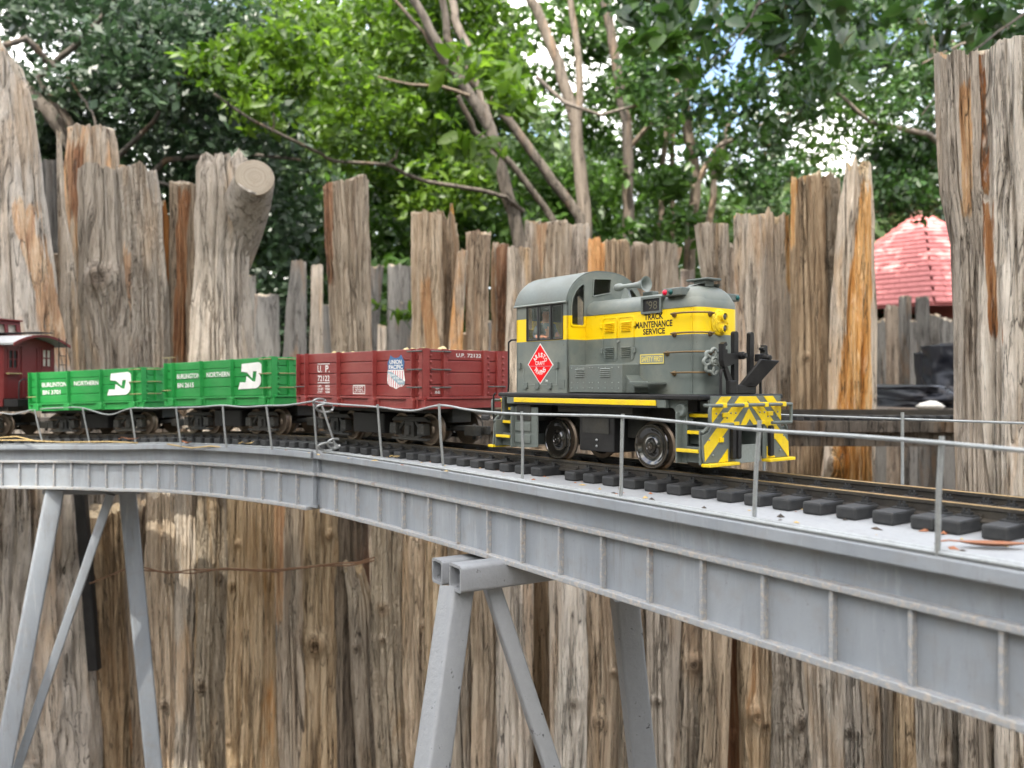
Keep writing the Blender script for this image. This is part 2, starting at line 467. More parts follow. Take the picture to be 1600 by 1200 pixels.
# ------------------------------------------------------------------ mesh helpers
def link(o, parent=None):
    COL.objects.link(o)
    if parent is not None:
        o.parent = parent
    return o

def empty(name, loc, rz=0.0, label=None, cat=None, group=None, rot=None):
    o = bpy.data.objects.new(name, None)
    o.empty_display_size = 0.02
    o.location = loc
    o.rotation_euler = rot if rot else (0, 0, rz)
    COL.objects.link(o)
    tag(o, label, cat, group)
    return o

def tag(o, label=None, cat=None, group=None, kind=None):
    if label: o['label'] = label
    if cat: o['category'] = cat
    if group: o['group'] = group
    if kind: o['kind'] = kind
    return o

class MB:
    """collects shapes (coordinates in mm by default) and links them as ONE mesh object"""
    def __init__(s, unit=0.001):
        s.v = []; s.f = []; s.m = []; s.u = unit; s.mats = []; s.cur = 0
    def mat(s, name):
        if name not in s.mats: s.mats.append(name)
        s.cur = s.mats.index(name); return s
    def add(s, vs, fs):
        n = len(s.v)
        s.v += [tuple(v) for v in vs]
        s.f += [tuple(i + n for i in f) for f in fs]
        s.m += [s.cur] * len(fs)
        return s
    def box(s, x0, x1, y0, y1, z0, z1, M=None):
        vs = [(x, y, z) for x in (x0, x1) for y in (y0, y1) for z in (z0, z1)]
        if M is not None: vs = [tuple(M @ Vector(v)) for v in vs]
        return s.add(vs, [(0, 1, 3, 2), (4, 6, 7, 5), (0, 4, 5, 1), (2, 3, 7, 6), (0, 2, 6, 4), (1, 5, 7, 3)])
    def prism(s, poly, d0, d1, mp, holes=()):
        """poly: 2-D outline; mp(u, v, d) -> 3-D point; extruded from depth d0 to d1"""
        loops = [list(poly)] + [list(h) for h in holes]
        tris = tessellate_polygon([[Vector((x, y, 0)) for x, y in l] for l in loops])
        flat = [p for l in loops for p in l]
        n = len(flat)
        vs = [mp(x, y, d0) for x, y in flat] + [mp(x, y, d1) for x, y in flat]
        fs = [tuple(t) for t in tris] + [tuple(i + n for i in reversed(t)) for t in tris]
        k = 0
        for l in loops:
            L = len(l)
            for i in range(L):
                a, b = k + i, k + (i + 1) % L
                fs.append((a, b, b + n, a + n))
            k += L
        return s.add(vs, fs)
    def tube(s, pts, r, n=8, cap=True, rr=None):
        pts = [Vector(p) for p in pts]
        rings = []
        t0 = (pts[1] - pts[0]).normalized()
        up = Vector((0, 0, 1)) if abs(t0.z) < 0.9 else Vector((1, 0, 0))
        nx = t0.cross(up).normalized()
        for i, p in enumerate(pts):
            if i == 0: t = t0
            elif i == len(pts) - 1: t = (pts[-1] - pts[-2]).normalized()
            else: t = ((pts[i + 1] - p).normalized() + (p - pts[i - 1]).normalized()).normalized()
            nx = (nx - t * nx.dot(t)).normalized()
            ny = t.cross(nx)
            q = rr[i] if rr else r
            rings.append([p + (nx * math.cos(2 * math.pi * k / n) + ny * math.sin(2 * math.pi * k / n)) * q for k in range(n)])
        vs = [v for rg in rings for v in rg]
        fs = []
        for i in range(len(rings) - 1):
            for k in range(n):
                a, b = i * n + k, i * n + (k + 1) % n
                fs.append((a, b, b + n, a + n))
        if cap:
            fs.append(tuple(reversed(range(n))))
            fs.append(tuple(range((len(rings) - 1) * n, len(rings) * n)))
        return s.add(vs, fs)
    def cyl(s, p0, p1, r, n=16): return s.tube([p0, p1], r, n)
    def lathe(s, prof, c, axis, n=32, cap=True):
        """prof: (distance along axis, radius)"""
        c = Vector(c); ax = Vector(axis).normalized()
        up = Vector((0, 0, 1)) if abs(ax.z) < 0.9 else Vector((1, 0, 0))
        nx = ax.cross(up).normalized(); ny = ax.cross(nx)
        vs = []; fs = []
        for d, r in prof:
            for k in range(n):
                an = 2 * math.pi * k / n
                vs.append(c + ax * d + (nx * math.cos(an) + ny * math.sin(an)) * r)
        for i in range(len(prof) - 1):
            for k in range(n):
                a, b = i * n + k, i * n + (k + 1) % n
                fs.append((a, a + n, b + n, b))
        if cap:
            fs.append(tuple(range(n)))
            fs.append(tuple(reversed(range((len(prof) - 1) * n, len(prof) * n))))
        return s.add(vs, fs)
    def dome(s, c, axis, r, h=None, n=8):
        h = h or r
        return s.lathe([(0, r), (h * 0.55, r * 0.83), (h * 0.9, r * 0.42), (h, r * 0.05)], c, axis, n)
    def bolts(s, pts, axis, r=0.8, n=6):
        for p in pts: s.dome(p, axis, r, r * 0.9, n)
        return s
    def text(s, txt, mp, u0, u1, v0, v1, d0, d1, weight=0.0, shear=0.0):
        vs, fs = text_mesh(txt, weight, shear)
        xs = [v[0] for v in vs]; ys = [v[1] for v in vs]
        ax, bx, ay, by = min(xs), max(xs), min(ys), max(ys)
        n = len(vs)
        P = [(u0 + (x - ax) / (bx - ax) * (u1 - u0), v0 + (y - ay) / (by - ay) * (v1 - v0)) for x, y in vs]
        return s.add([mp(x, y, d1) for x, y in P], fs)
    def build(s, name, mat=None, parent=None, smooth=None, bevel=0.0, label=None, seg=2):
        me = bpy.data.meshes.new(name)
        u = s.u
        me.from_pydata([(x * u, y * u, z * u) for x, y, z in s.v], [], s.f)
        if s.mats:
            for m in s.mats: me.materials.append(MATS[m])
            me.polygons.foreach_set('material_index', s.m)
        if mat: 
            me.materials.clear(); me.materials.append(MATS[mat])
        bm = bmesh.new(); bm.from_mesh(me)
        bmesh.ops.recalc_face_normals(bm, faces=bm.faces)
        bm.to_mesh(me); bm.free()
        o = bpy.data.objects.new(name, me)
        link(o, parent)
        if smooth is not None:
            me.polygons.foreach_set('use_smooth', [True] * len(me.polygons))
            me.set_sharp_from_angle(angle=R(smooth))
        if bevel:
            b = o.modifiers.new('bevel', 'BEVEL')
            b.width = bevel * u; b.segments = seg; b.limit_method = 'ANGLE'; b.angle_limit = R(40)
            b.harden_normals = False
        if label: o['label'] = label
        return o

_TC = {}
def text_mesh(txt, weight=0.0, shear=0.0):
    k = (txt, weight, shear)
    if k not in _TC:
        cu = bpy.data.curves.new('t', 'FONT')
        cu.body = txt; cu.offset = weight; cu.shear = shear; cu.resolution_u = 3
        ob = bpy.data.objects.new('t', cu)
        COL.objects.link(ob)
        dg = bpy.context.evaluated_depsgraph_get()
        ev = ob.evaluated_get(dg)
        me = ev.to_mesh()
        _TC[k] = ([(v.co.x, v.co.y) for v in me.vertices], [tuple(p.vertices) for p in me.polygons])
        ev.to_mesh_clear()
        bpy.data.objects.remove(ob); bpy.data.curves.remove(cu)
    return _TC[k]

# mapping helpers: outline (u, v) and depth d  ->  local x (along the vehicle), y (across), z (up)
def near_side(b):   # face looking to -y ; d grows outwards
    return lambda u, v, d: (u, b - d, v)
def front_face(a):  # face looking to +x
    return lambda u, v, d: (a + d, u, v)

def clip(poly, inside, inter):
    out = []
    for i in range(len(poly)):
        p, q = poly[i - 1], poly[i]
        if inside(q):
            if not inside(p): out.append(inter(p, q))
            out.append(q)
        elif inside(p): out.append(inter(p, q))
    return out
def clip_convex(poly, region):
    """both counter-clockwise convex-ish"""
    for i in range(len(region)):
        a, b = region[i], region[(i + 1) % len(region)]
        f = lambda p: (b[0] - a[0]) * (p[1] - a[1]) - (b[1] - a[1]) * (p[0] - a[0])
        def it(p, q):
            t = f(p) / (f(p) - f(q)); return (p[0] + (q[0] - p[0]) * t, p[1] + (q[1] - p[1]) * t)
        poly = clip(poly, lambda p: f(p) >= 0, it)
        if len(poly) < 3: return []
    return poly

def at(px, py, Z):
    """world point seen at photo pixel (px, py) standing Z metres in front of the camera plane"""
    return Vector(((px - 800) / FPX * Z, Z, CH - (py - 600) / FPX * Z))

# ------------------------------------------------------------------ the line of the track
def _path():
    tab = {}
    for sg in (1, -1):
        x, y, t, ds = 0.0884, 0.6478, 0.0, 0.002 * sg
        tab[0] = (x, y, 52.5)
        for i in range(1, 900 if sg < 0 else 300):
            u = t + ds / 2; h = R(52.5 + 10 * u - 22.5 * u * u)
            x += math.cos(h) * ds; y -= math.sin(h) * ds; t += ds
            tab[i * sg] = (x, y, 52.5 + 10 * t - 22.5 * t * t)
    return tab
PT = _path()
_DZ = [(-1.8, -34), (-1.3, -24), (-1.04, -17), (-.83, -11), (-.73, -6), (-.62, -3), (-.52, -1.3), (-.43, 0), (1, 0)]
def dz(s):
    return float(np.interp(s, [a for a, b in _DZ], [b for a, b in _DZ])) * 0.001
def trk(s, off=0.0, z=0.0):
    """point beside the track: off metres to the far side, z mm over the rail top"""
    i = s / 0.002; i0 = math.floor(i); f = i - i0
    a, b = PT[i0], PT[i0 + 1]
    x, y, h = (a[k] + (b[k] - a[k]) * f for k in range(3))
    return Vector((x + off * math.sin(R(h)), y + off * math.cos(R(h)), RT + dz(s) + z * 0.001)), h

DECK = -12.6
EC = (0.13870373, -0.08660639, -0.05892627, -0.08882345)
def edge_r(a, off=0.0, z=0.0):
    """near edge of the right-hand bridge deck, a metres along the straight through the locomotive"""
    ac = min(a, 0.33)
    b = np.polyval(EC, ac); sl = np.polyval(np.polyder(EC), ac)
    if a > 0.33: b += sl * (a - 0.33) - 0.15 * (a - 0.33) ** 2
    c, s = math.cos(R(52.5)), math.sin(R(52.5))
    nb = 1 / math.hypot(1, sl); a2 = a - sl * nb * off; b2 = b + nb * off
    return Vector((0.0884 + a2 * c + b2 * s, 0.6478 - a2 * s + b2 * c, RT + z * 0.001))
def edge_l(s, off=0.0, z=0.0):
    return trk(s, -0.070 + off, z)[0]

def sweep(fn, ts, prof, name, mat, parent=None, smooth=None, bevel=0, cap=True, mm=True):
    """prof: closed list of (offset mm towards the far side, z mm)"""
    mb = MB(1.0)
    n = len(prof); vs = []; fs = []
    for t in ts:
        for o, z in prof: vs.append(fn(t, o * 0.001, z))
    for i in range(len(ts) - 1):
        for k in range(n):
            a, b = i * n + k, i * n + (k + 1) % n
            fs.append((a, b, b + n, a + n))
    if cap:
        fs.append(tuple(range(n))); fs.append(tuple(reversed(range((len(ts) - 1) * n, len(ts) * n))))
    mb.add(vs, fs)
    o = mb.build(name, mat, parent, smooth)
    if bevel:
        b = o.modifiers.new('bevel', 'BEVEL'); b.width = bevel * 0.001; b.segments = 2; b.limit_method = 'ANGLE'; b.angle_limit = R(40)
    return o

# ------------------------------------------------------------------ ground
mb = MB(1.0)
N = 60
gx = np.concatenate([np.linspace(-60, -6, 12), np.linspace(-5, 5, 40), np.linspace(6, 60, 12)])
gy = np.concatenate([np.linspace(-40, -3, 8), np.linspace(-2, 8, 40), np.linspace(9, 120, 14)])
vs = [(x, y, 0.015 * math.sin(x * 2.1) * math.cos(y * 1.7) + 0.01 * math.sin(x * 5.3 + y * 3.1)) for y in gy for x in gx]
fs = [(j * len(gx) + i, j * len(gx) + i + 1, (j + 1) * len(gx) + i + 1, (j + 1) * len(gx) + i) for j in range(len(gy) - 1) for i in range(len(gx) - 1)]
g = mb.add(vs, fs).build('ground', 'soil', None, 60)
tag(g, 'brown bare soil with leaf litter under the raised railway', None, None, 'structure')

# ------------------------------------------------------------------ bridges (deck plate, channel, ledge, web panels, stiffeners, bottom flange)
def girder(fn, ts, ribs, root, jl, jr, near=True):
    """jl/jr: path values where the girder ends; ribs: path values of the stiffeners"""
    sweep(fn, ts, [(0, DECK), (0, DECK - 7), (30, DECK - 7), (30, DECK - 0.2)], 'deck_edge', 'girder_paint', root, None, 0.8)
    sweep(fn, ts, [(9, DECK - 7.3), (10.5, DECK - 23), (18, DECK - 23), (18, DECK - 7.3)], 'channel_web', 'girder_paint', root, 30)
    sweep(fn, ts, [(4.5, DECK - 22.5), (4.5, DECK - 26), (20, DECK - 26), (20, DECK - 22.5)], 'ledge', 'edge_paint', root, None, 0.7)
    for k in range(len(ribs) - 1):
        a, b = ribs[k], ribs[k + 1]
        pts = [a + (b - a) * i / 3 for i in range(4)]
        sweep(fn, pts, [(10, DECK - 26.2), (10, DECK - 60.5), (12, DECK - 60.5), (12, DECK - 26.2)], 'web_panel', 'girder_paint', root)
    w = 0.0011
    for k in range(1, len(ribs) - 1):
        a = ribs[k]
        sweep(fn, [a - w, a + w], [(6.2, DECK - 26.1), (6.2, DECK - 60.4), (10.4, DECK - 60.4), (10.4, DECK - 26.1)], 'stiffener', 'edge_paint', root, None, 0.5)
    tf = [t for t in ts if (jl + 0.007 < t < jr - 0.007)] if jl != jr else ts
    sweep(fn, tf, [(4.8, DECK - 60), (4.8, DECK - 64), (30, DECK - 64), (30, DECK - 60)], 'bottom_flange', 'edge_paint', root, None, 0.7)

# right-hand bridge
br = empty('girder_bridge', edge_r(0), 0, 'long curved pale grey girder bridge under the switcher, sweeping out of the picture at right', 'bridge')
def rel(fn, root):
    p = root.location.copy()
    return lambda t, o, z: fn(t, o, z) - p
def find_a(px, fn, lo, hi):
    for _ in range(40):
        m = (lo + hi) / 2; p = fn(m)
        if 800 + FPX * p.x / p.y < px: lo = m
        else: hi = m
    return lo
fr = rel(edge_r, br)
ribsR = [find_a(p, lambda t: edge_r(t, 0.006), -0.5, 0.5) for p in (493.5, 522, 555, 590, 627.5, 668, 712, 760, 813, 872, 938, 1011, 1094, 1190, 1297, 1421, 1563)]
step = ribsR[-1] - ribsR[-2]
ribsR += [ribsR[-1] + step * i for i in range(1, 5)]
a0, a1 = ribsR[0] - 0.002, ribsR[-1]
tsR = [a0 + (a1 - a0) * i / 70 for i in range(71)]
girder(fr, tsR, ribsR, br, a0, a1 + 1)
# the deck itself: spans from the near edge to beyond the far rail
mb = MB(1.0); vs = []; fs = []
for i, t in enumerate(tsR):
    p = edge_r(t, 0.0005, DECK)
    # matching station on the track centre line
    best = min(range(-260, 290, 2), key=lambda k: (PT[k][0] - p.x) ** 2 + (PT[k][1] - p.y) ** 2) if i == 0 else min(range(last - 20, min(last + 30, 296)), key=lambda k: (PT[k][0] - p.x) ** 2 + (PT[k][1] - p.y) ** 2)
    last = best
    q = trk(best * 0.002, 0.095, DECK)[0]
    o = br.location
    for z in (0, -0.0068):
        vs += [(p.x - o.x, p.y - o.y, p.z - o.z + z), (q.x - o.x, q.y - o.y, q.z - o.z + z)]
for i in range(len(tsR) - 1):
    b = i * 4
    fs += [(b, b + 1, b + 5, b + 4), (b + 2, b + 6, b + 7, b + 3), (b + 1, b + 3, b + 7, b + 5), (b, b + 4, b + 6, b + 2)]
mb.add(vs, fs).build('deck', 'deck_board', br)
sR_list = [-0.49 + 0.02 * i for i in range(52)]
ftr = lambda root: (lambda t, o, z: trk(t, 0.0 + o, z)[0] - root.location)
sweep(ftr(br), [s for s in sR_list if s < 0.55], [(80, DECK - 7.1), (80, DECK - 64), (92, DECK - 64), (92, DECK - 7.1)], 'far_girder', 'girder_paint', br)

# left-hand bridge
bl = empty('girder_bridge', edge_l(-0.9), 0, 'shorter pale grey girder bridge at left under the green wagons, dipping to the left', 'bridge')
fl = rel(edge_l, bl)
find_s = lambda px: find_a(px, lambda t: edge_l(t, 0.006), -1.5, -0.3)
ribsL = [find_s(29 + 27.05 * k) for k in range(17)] + [find_s(489.5)]
st = ribsL[1] - ribsL[0]
ribsL = [ribsL[0] - st * k for k in range(12, 0, -1)] + ribsL
tsL = [ribsL[0] + (ribsL[-1] + 0.004 - ribsL[0]) * i / 60 for i in range(61)]
girder(fl, tsL, ribsL, bl, -9, ribsL[-1])
sweep(fl, tsL, [(0.4, DECK - 0.1), (0.4, DECK - 6.8), (160, DECK - 6.8), (160, DECK - 0.1)], 'deck', 'deck_board', bl)
sweep(fl, tsL, [(148, DECK - 7.1), (148, DECK - 64), (160, DECK - 64), (160, DECK - 7.1)], 'far_girder', 'girder_paint', bl)

for fn_, t_, w_, rt_ in ((fr, ribsR[0], 0.0012, br), (fl, ribsL[-1], -0.0012, bl)):
    sweep(fn_, sorted([t_, t_ + w_]), [(5.5, DECK - 7.4), (5.5, DECK - 57), (28, DECK - 57), (28, DECK - 7.4)], 'end_plate', 'girder_paint', rt_)
# trestle bents
def bar(mb, p0, p1, w, up=(0, 0, 1), tw=0.0, hollow=False):
    """square tube between two world points; w in m; tw turns it about its axis"""
    p0, p1 = Vector(p0), Vector(p1); t = (p1 - p0).normalized()
    x = t.cross(Vector(up)).normalized(); y = x.cross(t)
    c, s = math.cos(tw), math.sin(tw)
    X, Y = x * c + y * s, y * c - x * s
    h = w / 2; r = h * 0.28
    prof = []
    for sx, sy in ((1, 1), (-1, 1), (-1, -1), (1, -1)):
        cx, cy = sx * (h - r), sy * (h - r)
        a0 = math.atan2(sy, sx) - math.pi / 4
        for k in range(4):
            a = a0 + (math.pi / 2) * k / 3
            prof.append((cx + r * math.cos(a), cy + r * math.sin(a)))
    n = len(prof)
    ring = lambda p, sc: [p + X * u * sc + Y * v * sc for u, v in prof]
    if hollow:
        vs = ring(p0, 0.78); vs += ring(p0, 1); vs += ring(p1, 1); vs2 = ring(p0 + t * w * 1.6, 0.76)
        allv = vs2 + vs; m = 4
    else:
        allv = ring(p0, 1) + ring(p1, 1); m = 2
    fs = [(i * n + k, i * n + (k + 1) % n, (i + 1) * n + (k + 1) % n, (i + 1) * n + k) for i in range(m - 1) for k in range(n)]
    fs.append(tuple(range(n))); fs.append(tuple(reversed(range((m - 1) * n, m * n))))
    mb.add(allv, fs)
    return mb
def strut(name, root, p0, p1, w, tw=0.0, hollow=False, mat='leg_paint', label=None):
    mb = MB(1.0); o = root.location
    bar(mb, Vector(p0) - o, Vector(p1) - o, w, (0, 0, 1) if abs((Vector(p1) - Vector(p0)).normalized().z) < 0.7 else (0, 1, 0), tw, hollow)
    return mb.build(name, mat, root, 40, label=label)
def down(p, q, zend=-0.02):
    """carry the line p->q on to the ground"""
    p, q = Vector(p), Vector(q); k = (p.z - zend) / (p.z - q.z); return p + (q - p) * k

t1 = empty('trestle_support', (0.03, 0.66, 0.0), 0, 'grey square-tube bent with a chipped hollow cross tube, under the middle of the long bridge', 'bridge support')
d = Vector((0.86, 0.50, 0)).normalized()
c0 = at(711, 903, 0.625); c1 = c0 + d * 0.235
strut('cross_tube', t1, c0, c1, 0.0200, 0, True)
e0 = at(683, 893, 0.675); strut('cross_tube', t1, e0 + Vector((0, 0, 0.0)), e0 + d * 0.20, 0.0195, 0, True)
p = at(714, 918, 0.640); q = at(675, 1200, 0.60); strut('leg', t1, p, down(p, q, 0.0), 0.0205, R(38), label='thick near leg with flaking pale grey paint')
p = at(768, 916, 0.655); q = at(862, 1200, 0.64); strut('brace', t1, p, down(p, q, 0.0), 0.0125, R(20))
p = at(975, 930, 0.76); q = at(1004, 1200, 0.79); strut('leg', t1, p, down(p, q, 0.0), 0.0225, R(10))
t2 = empty('trestle_support', (-0.65, 1.30, 0.0), 0, 'smooth grey steel bent of two legs and a thin brace at the far left', 'bridge support')
p = at(86, 765, 1.235); q = at(10, 1166, 1.20); strut('leg', t2, p, down(p, q, 0), 0.0245, R(30), mat='girder_paint')
p = at(173, 772, 1.25); q = at(27, 1200, 1.23); strut('brace', t2, p, down(p, q, 0), 0.0125, R(20), mat='girder_paint')
p = at(199, 768, 1.33); q = at(240, 1195, 1.36); strut('leg', t2, p, down(p, q, 0), 0.0255, R(25), mat='girder_paint')
strut('cross_tube', t2, at(70, 764, 1.235) , at(215, 764, 1.34), 0.016, 0, mat='girder_paint')

# ------------------------------------------------------------------ track
tr = empty('railway_track', trk(0)[0], 0, 'dark sectional model track with black moulded sleepers, curving along the grey bridges', 'railway track')
o3 = tr.location.copy()
ftk = lambda t, o, z: trk(t, o, z)[0] - o3
ss = [-1.55 + 0.02 * i for i in range(105)]
for off in (-24, 24):
    prof = [(off - 3.9, -8.3), (off - 3.9, -7.5), (off - 0.8, -6.4), (off - 0.8, -2.6), (off - 1.75, -2.1), (off - 1.75, -0.3), (off - 1.3, 0), (off + 1.3, 0), (off + 1.75, -0.3), (off + 1.75, -2.1), (off + 0.8, -2.6), (off + 0.8, -6.4), (off + 3.9, -7.5), (off + 3.9, -8.3)]
    r_ = sweep(ftk, ss, prof, 'rail', 'rail_metal', tr, 25)
    r_.data.materials.append(MATS['rail_brass'])
    for p_ in r_.data.polygons:
        if p_.center.z > -0.00045 + dz(0) and p_.index % 14 in (5, 6, 7) or p_.index % 14 in (5, 6, 7): p_.material_index = 1
# one sleeper, then copies
def sleeper_mesh():
    mb = MB()
    for x0, x1 in ((-5.9, 5.9),):
        for (y0, y1, z1) in ((-48, -16, -5.6), (16, 48, -5.6), (-16, 16, -8.2)):
            mb.box(x0, x1, y0, y1, -12.6, z1)
    o = mb.build('sleeper', 'sleeper_plastic', tr, None, 1.3)
    return o
def chair_mesh():
    mb = MB()
    mb.box(-4.4, 4.4, -8, 8, -5.7, -5.0)
    for sy in (-1, 1):
        mb.box(-2.2, 2.2, sy * 4.2 - 1.6, sy * 4.2 + 1.6, -6.2, -3.6)
        for dx in (-1.2, 1.2): mb.box(dx - 0.55, dx + 0.55, sy * 5 - 0.55, sy * 5 + 0.55, -3.8, -2.0)
    o = mb.build('rail_chair', 'sleeper_plastic', None, None); me = o.data; bpy.data.objects.remove(o); return me
sl0 = sleeper_mesh(); ch_me = chair_mesh()
svals = []
sv = find_a(1480, lambda t: trk(t, -0.048, -8)[0], 0.0, 0.4) + 0.0
joint = find_a(1440, lambda t: trk(t, -0.048, -8)[0], 0.0, 0.4)
k = joint
svals = [joint, joint + 0.0128]
x = joint
while x > -1.5:
    x -= 0.0205
    if abs(x - find_a(853, lambda t: trk(t, -0.048, -8)[0], -0.2, 0.2)) < 0.0103: continue
    svals.append(x)
x = joint + 0.0128
while x < 0.5:
    x += 0.0205; svals.append(x)
for i, s_ in enumerate(svals):
    if i == 0: o = sl0
    else:
        o = sl0.copy(); COL.objects.link(o); o.parent = tr
    for off in (-24, 24):
        c = bpy.data.objects.new('rail_chair', ch_me); COL.objects.link(c); c.parent = o; c.location = (0, off * 0.001, 0)
    p, h = trk(s_)
    p2 = trk(s_ + 0.004)[0]
    o.location = p - o3
    o.rotation_euler = (0, -math.atan2(p2.z - p.z, 0.004), -R(h) + random.uniform(-0.01, 0.01))
# rail joiners at the track joints
for s_ in (joint + 0.0064, find_a(853, lambda t: trk(t, -0.048, -8)[0], -0.2, 0.2)):
    for off in (-24, 24):
        sweep(ftk, [s_ - 0.012, s_, s_ + 0.012], [(off - 4.4, -8.6), (off - 4.4, -6.6), (off - 1.6, -5.6), (off - 1.6, -4.4), (off + 1.6, -4.4), (off + 1.6, -5.6), (off + 4.4, -6.6), (off + 4.4, -8.6)], 'rail_joiner', 'rail_metal', tr)

# ------------------------------------------------------------------ wire railings
def invz(tab, x):
    return 1.0 / float(np.interp(x, [a for a, b in tab], [1 / b for a, b in tab]))
zR = [(x, 0.0721 * FPX / (y - 600)) for x, y in ((498, 706.5), (597, 719), (693, 733), (816, 752), (970, 780), (1178, 814), (1466, 869), (1600, 896))]
zL = [(x, max(0.8, (0.0721 - dz(find_s(x)) ) * FPX / (y - 600))) for x, y in ((-60, 696), (58, 693.5), (140, 694), (215, 696), (285, 698), (355, 700), (424, 703), (492, 707))]
def railing(root, posts, wire, tab, r=0.00118, wr=0.00098):
    o = root.location
    for (fx, fy, tx, ty) in posts:
        Z = invz(tab, fx); mb = MB(1.0)
        a, b = at(fx, fy, Z) - o, at(tx, ty, Z * 0.998) - o
        m_ = (a + b) / 2 + Vector((random.uniform(-1, 1), 0, 0)) * 0.0006
        mb.tube([a - Vector((0, 0, .002)), m_, b], r, 10).mat('galvanised')
        mb.build('post', 'galvanised', root, 50)
    mb = MB(1.0)
    pts = [at(x, y, invz(tab, x) - 0.002) - o for x, y in wire]
    P = []
    for i in range(len(pts) - 1):
        p0, p1, p2, p3 = pts[max(i - 1, 0)], pts[i], pts[i + 1], pts[min(i + 2, len(pts) - 1)]
        for k in range(5):
            t = k / 5
            P.append(0.5 * ((2 * p1) + (p2 - p0) * t + (2 * p0 - 5 * p1 + 4 * p2 - p3) * t * t + (3 * p1 - p0 - 3 * p2 + p3) * t ** 3))
    P.append(pts[-1])
    mb.tube(P, wr, 10).build('top_wire', 'galvanised', root, 50)
rl1 = empty('wire_railing', edge_r(0.1), 0, 'straight galvanised wire railing with upright rods along the near edge of the long bridge', 'railing')
railing(rl1, [(524, 694, 503, 634), (597, 717, 590, 632), (693, 732, 686, 631), (816, 751, 815, 643), (970, 780, 973, 647), (1178, 813, 1187, 657), (1465, 867, 1472, 682)],
        [(493, 628), (520, 631), (590, 636), (620, 640), (648, 641.5), (688, 633.5), (730, 640), (765, 644), (815, 647), (890, 648.5), (972, 651), (1080, 661), (1186, 672), (1330, 681), (1470, 692), (1600, 704), (1700, 712)], zR)
rl2 = empty('wire_railing', edge_l(-0.9), 0, 'bent wavy galvanised wire railing with leaning rods in front of the green wagons', 'railing')
railing(rl2, [(66, 688, 54, 640), (140, 690, 129, 638), (212, 692, 204, 637), (283, 695, 275, 637), (354, 697, 348, 634), (425, 700, 416, 634), (496, 708, 490, 628)],
        [(-60, 640), (0, 645), (22, 647), (54, 640), (100, 637), (129, 637.5), (170, 648), (204, 638), (240, 638), (275, 637), (312, 636), (348, 633.5), (380, 636), (416, 634), (450, 633), (490, 627)], zL)
for off in (2.2, 6.0):
    sweep(rel(edge_r, rl1), [t for t in tsR if t > -0.37], [(off + 1.1 * math.cos(k * math.pi / 4), DECK + 1.3 + 1.1 * math.sin(k * math.pi / 4) + (0.3 if off > 3 else 0)) for k in range(8)], 'bottom_wire', 'galvanised', rl1, 60)
    if off < 3: sweep(rel(edge_l, rl2), tsL, [(off + 0.9 * math.cos(k * math.pi / 4), DECK + 1.2 + 0.9 * math.sin(k * math.pi / 4)) for k in range(8)], 'bottom_wire', 'galvanised', rl2, 60)
# twisted ties where the two railings meet
mb = MB(1.0); o_ = rl1.location
for (cx, cy, rx, ry, tw) in ((497, 630, 9, 4, 2.6), (506, 640, 13, 5, 2.2), (510, 700, 14, 5, 2.4), (520, 696, 10, 6, 1.7)):
    Z = invz(zR, cx); P = []
    for k in range(28):
        a_ = k / 27 * tw * math.pi
        P.append(at(cx + rx * math.cos(a_) + k * 0.12, cy + ry * math.sin(a_) - k * 0.18, Z - 0.004 + 0.004 * math.sin(a_ * 1.3)) - o_)
    mb.tube(P, 0.0012, 8)
mb.build('twisted_tie', 'galvanised', rl1, 60)
# far railing
rl3 = empty('wire_railing', trk(0.1, 0.09)[0], 0, 'thin galvanised wire railing beyond the rails, seen between the switcher and the giant post', 'railing')
o_ = rl3.location
s1410 = find_a(1410, lambda t: trk(t, 0.09)[0], 0.0, 0.35)
for s_ in (s1410 - 0.215, s1410 - 0.11, s1410, s1410 + 0.11):
    mb = MB(1.0); p = trk(s_, 0.090, DECK - 30)[0] - o_; q = trk(s_, 0.090, DECK + 53)[0] - o_
    mb.tube([p, (p + q) / 2, q], 0.0011, 10).build('post', 'galvanised', rl3, 50)
ssf = [s1410 - 0.3 + 0.02 * i for i in range(28)]
sweep(lambda t, o, z: trk(t, 0.0915 + o, z)[0] - o_, ssf, [(0.75 * math.cos(k * math.pi / 4), DECK + 48.5 + 0.75 * math.sin(k * math.pi / 4)) for k in range(8)], 'top_wire', 'galvanised', rl3, 60)

# ------------------------------------------------------------------ locomotive (local mm: x forward, y away from the camera side, z over the rail)
loco_p, loco_h = trk(0)
L = empty('locomotive', loco_p, -R(52.0), 'weathered grey model diesel switcher with yellow band, red cab diamond and striped front', 'toy locomotive')
def rrect(x0, x1, y0, y1, r, n=5):
    P = []
    for cx, cy, a in ((x1 - r, y0 + r, -90), (x1 - r, y1 - r, 0), (x0 + r, y1 - r, 90), (x0 + r, y0 + r, 180)):
        for k in range(n + 1): 
            t = R(a + 90 * k / n); P.append((cx + r * math.cos(t), cy + r * math.sin(t)))
    return P

# deck and sills
mb = MB(); mb.box(-105, 107, -45, 45, 49.2, 52.5); mb.build('deck', 'black_plastic', L, None, 0.8)
for s in (-1, 1):
    mb = MB(); mb.box(-94, 78, s * 44.2, s * 40, 43.5, 49.1); mb.build('side_sill', 'grey_plastic', L, None, 0.5)
    mb = MB(); mb.box(-83.5, 70, s * 45.4, s * 44.3, 44.9, 48.6); mb.build('yellow_strip', 'yellow_paint', L, None, 0.3)
    mb = MB(); mb.box(-83, 70.6, s * 45.0, s * 41, 43.3, 44.8); mb.build('drip_strip', 'black_plastic', L, None, 0.2)
mb = MB()
mb.box(-84, 84, -19, 19, 20, 49); mb.box(-84, -66, -42, 42, 30, 43); mb.box(-40, 40, -36, 36, 38, 49)
mb.build('frame', 'dark_underframe', L, None, 0.6)
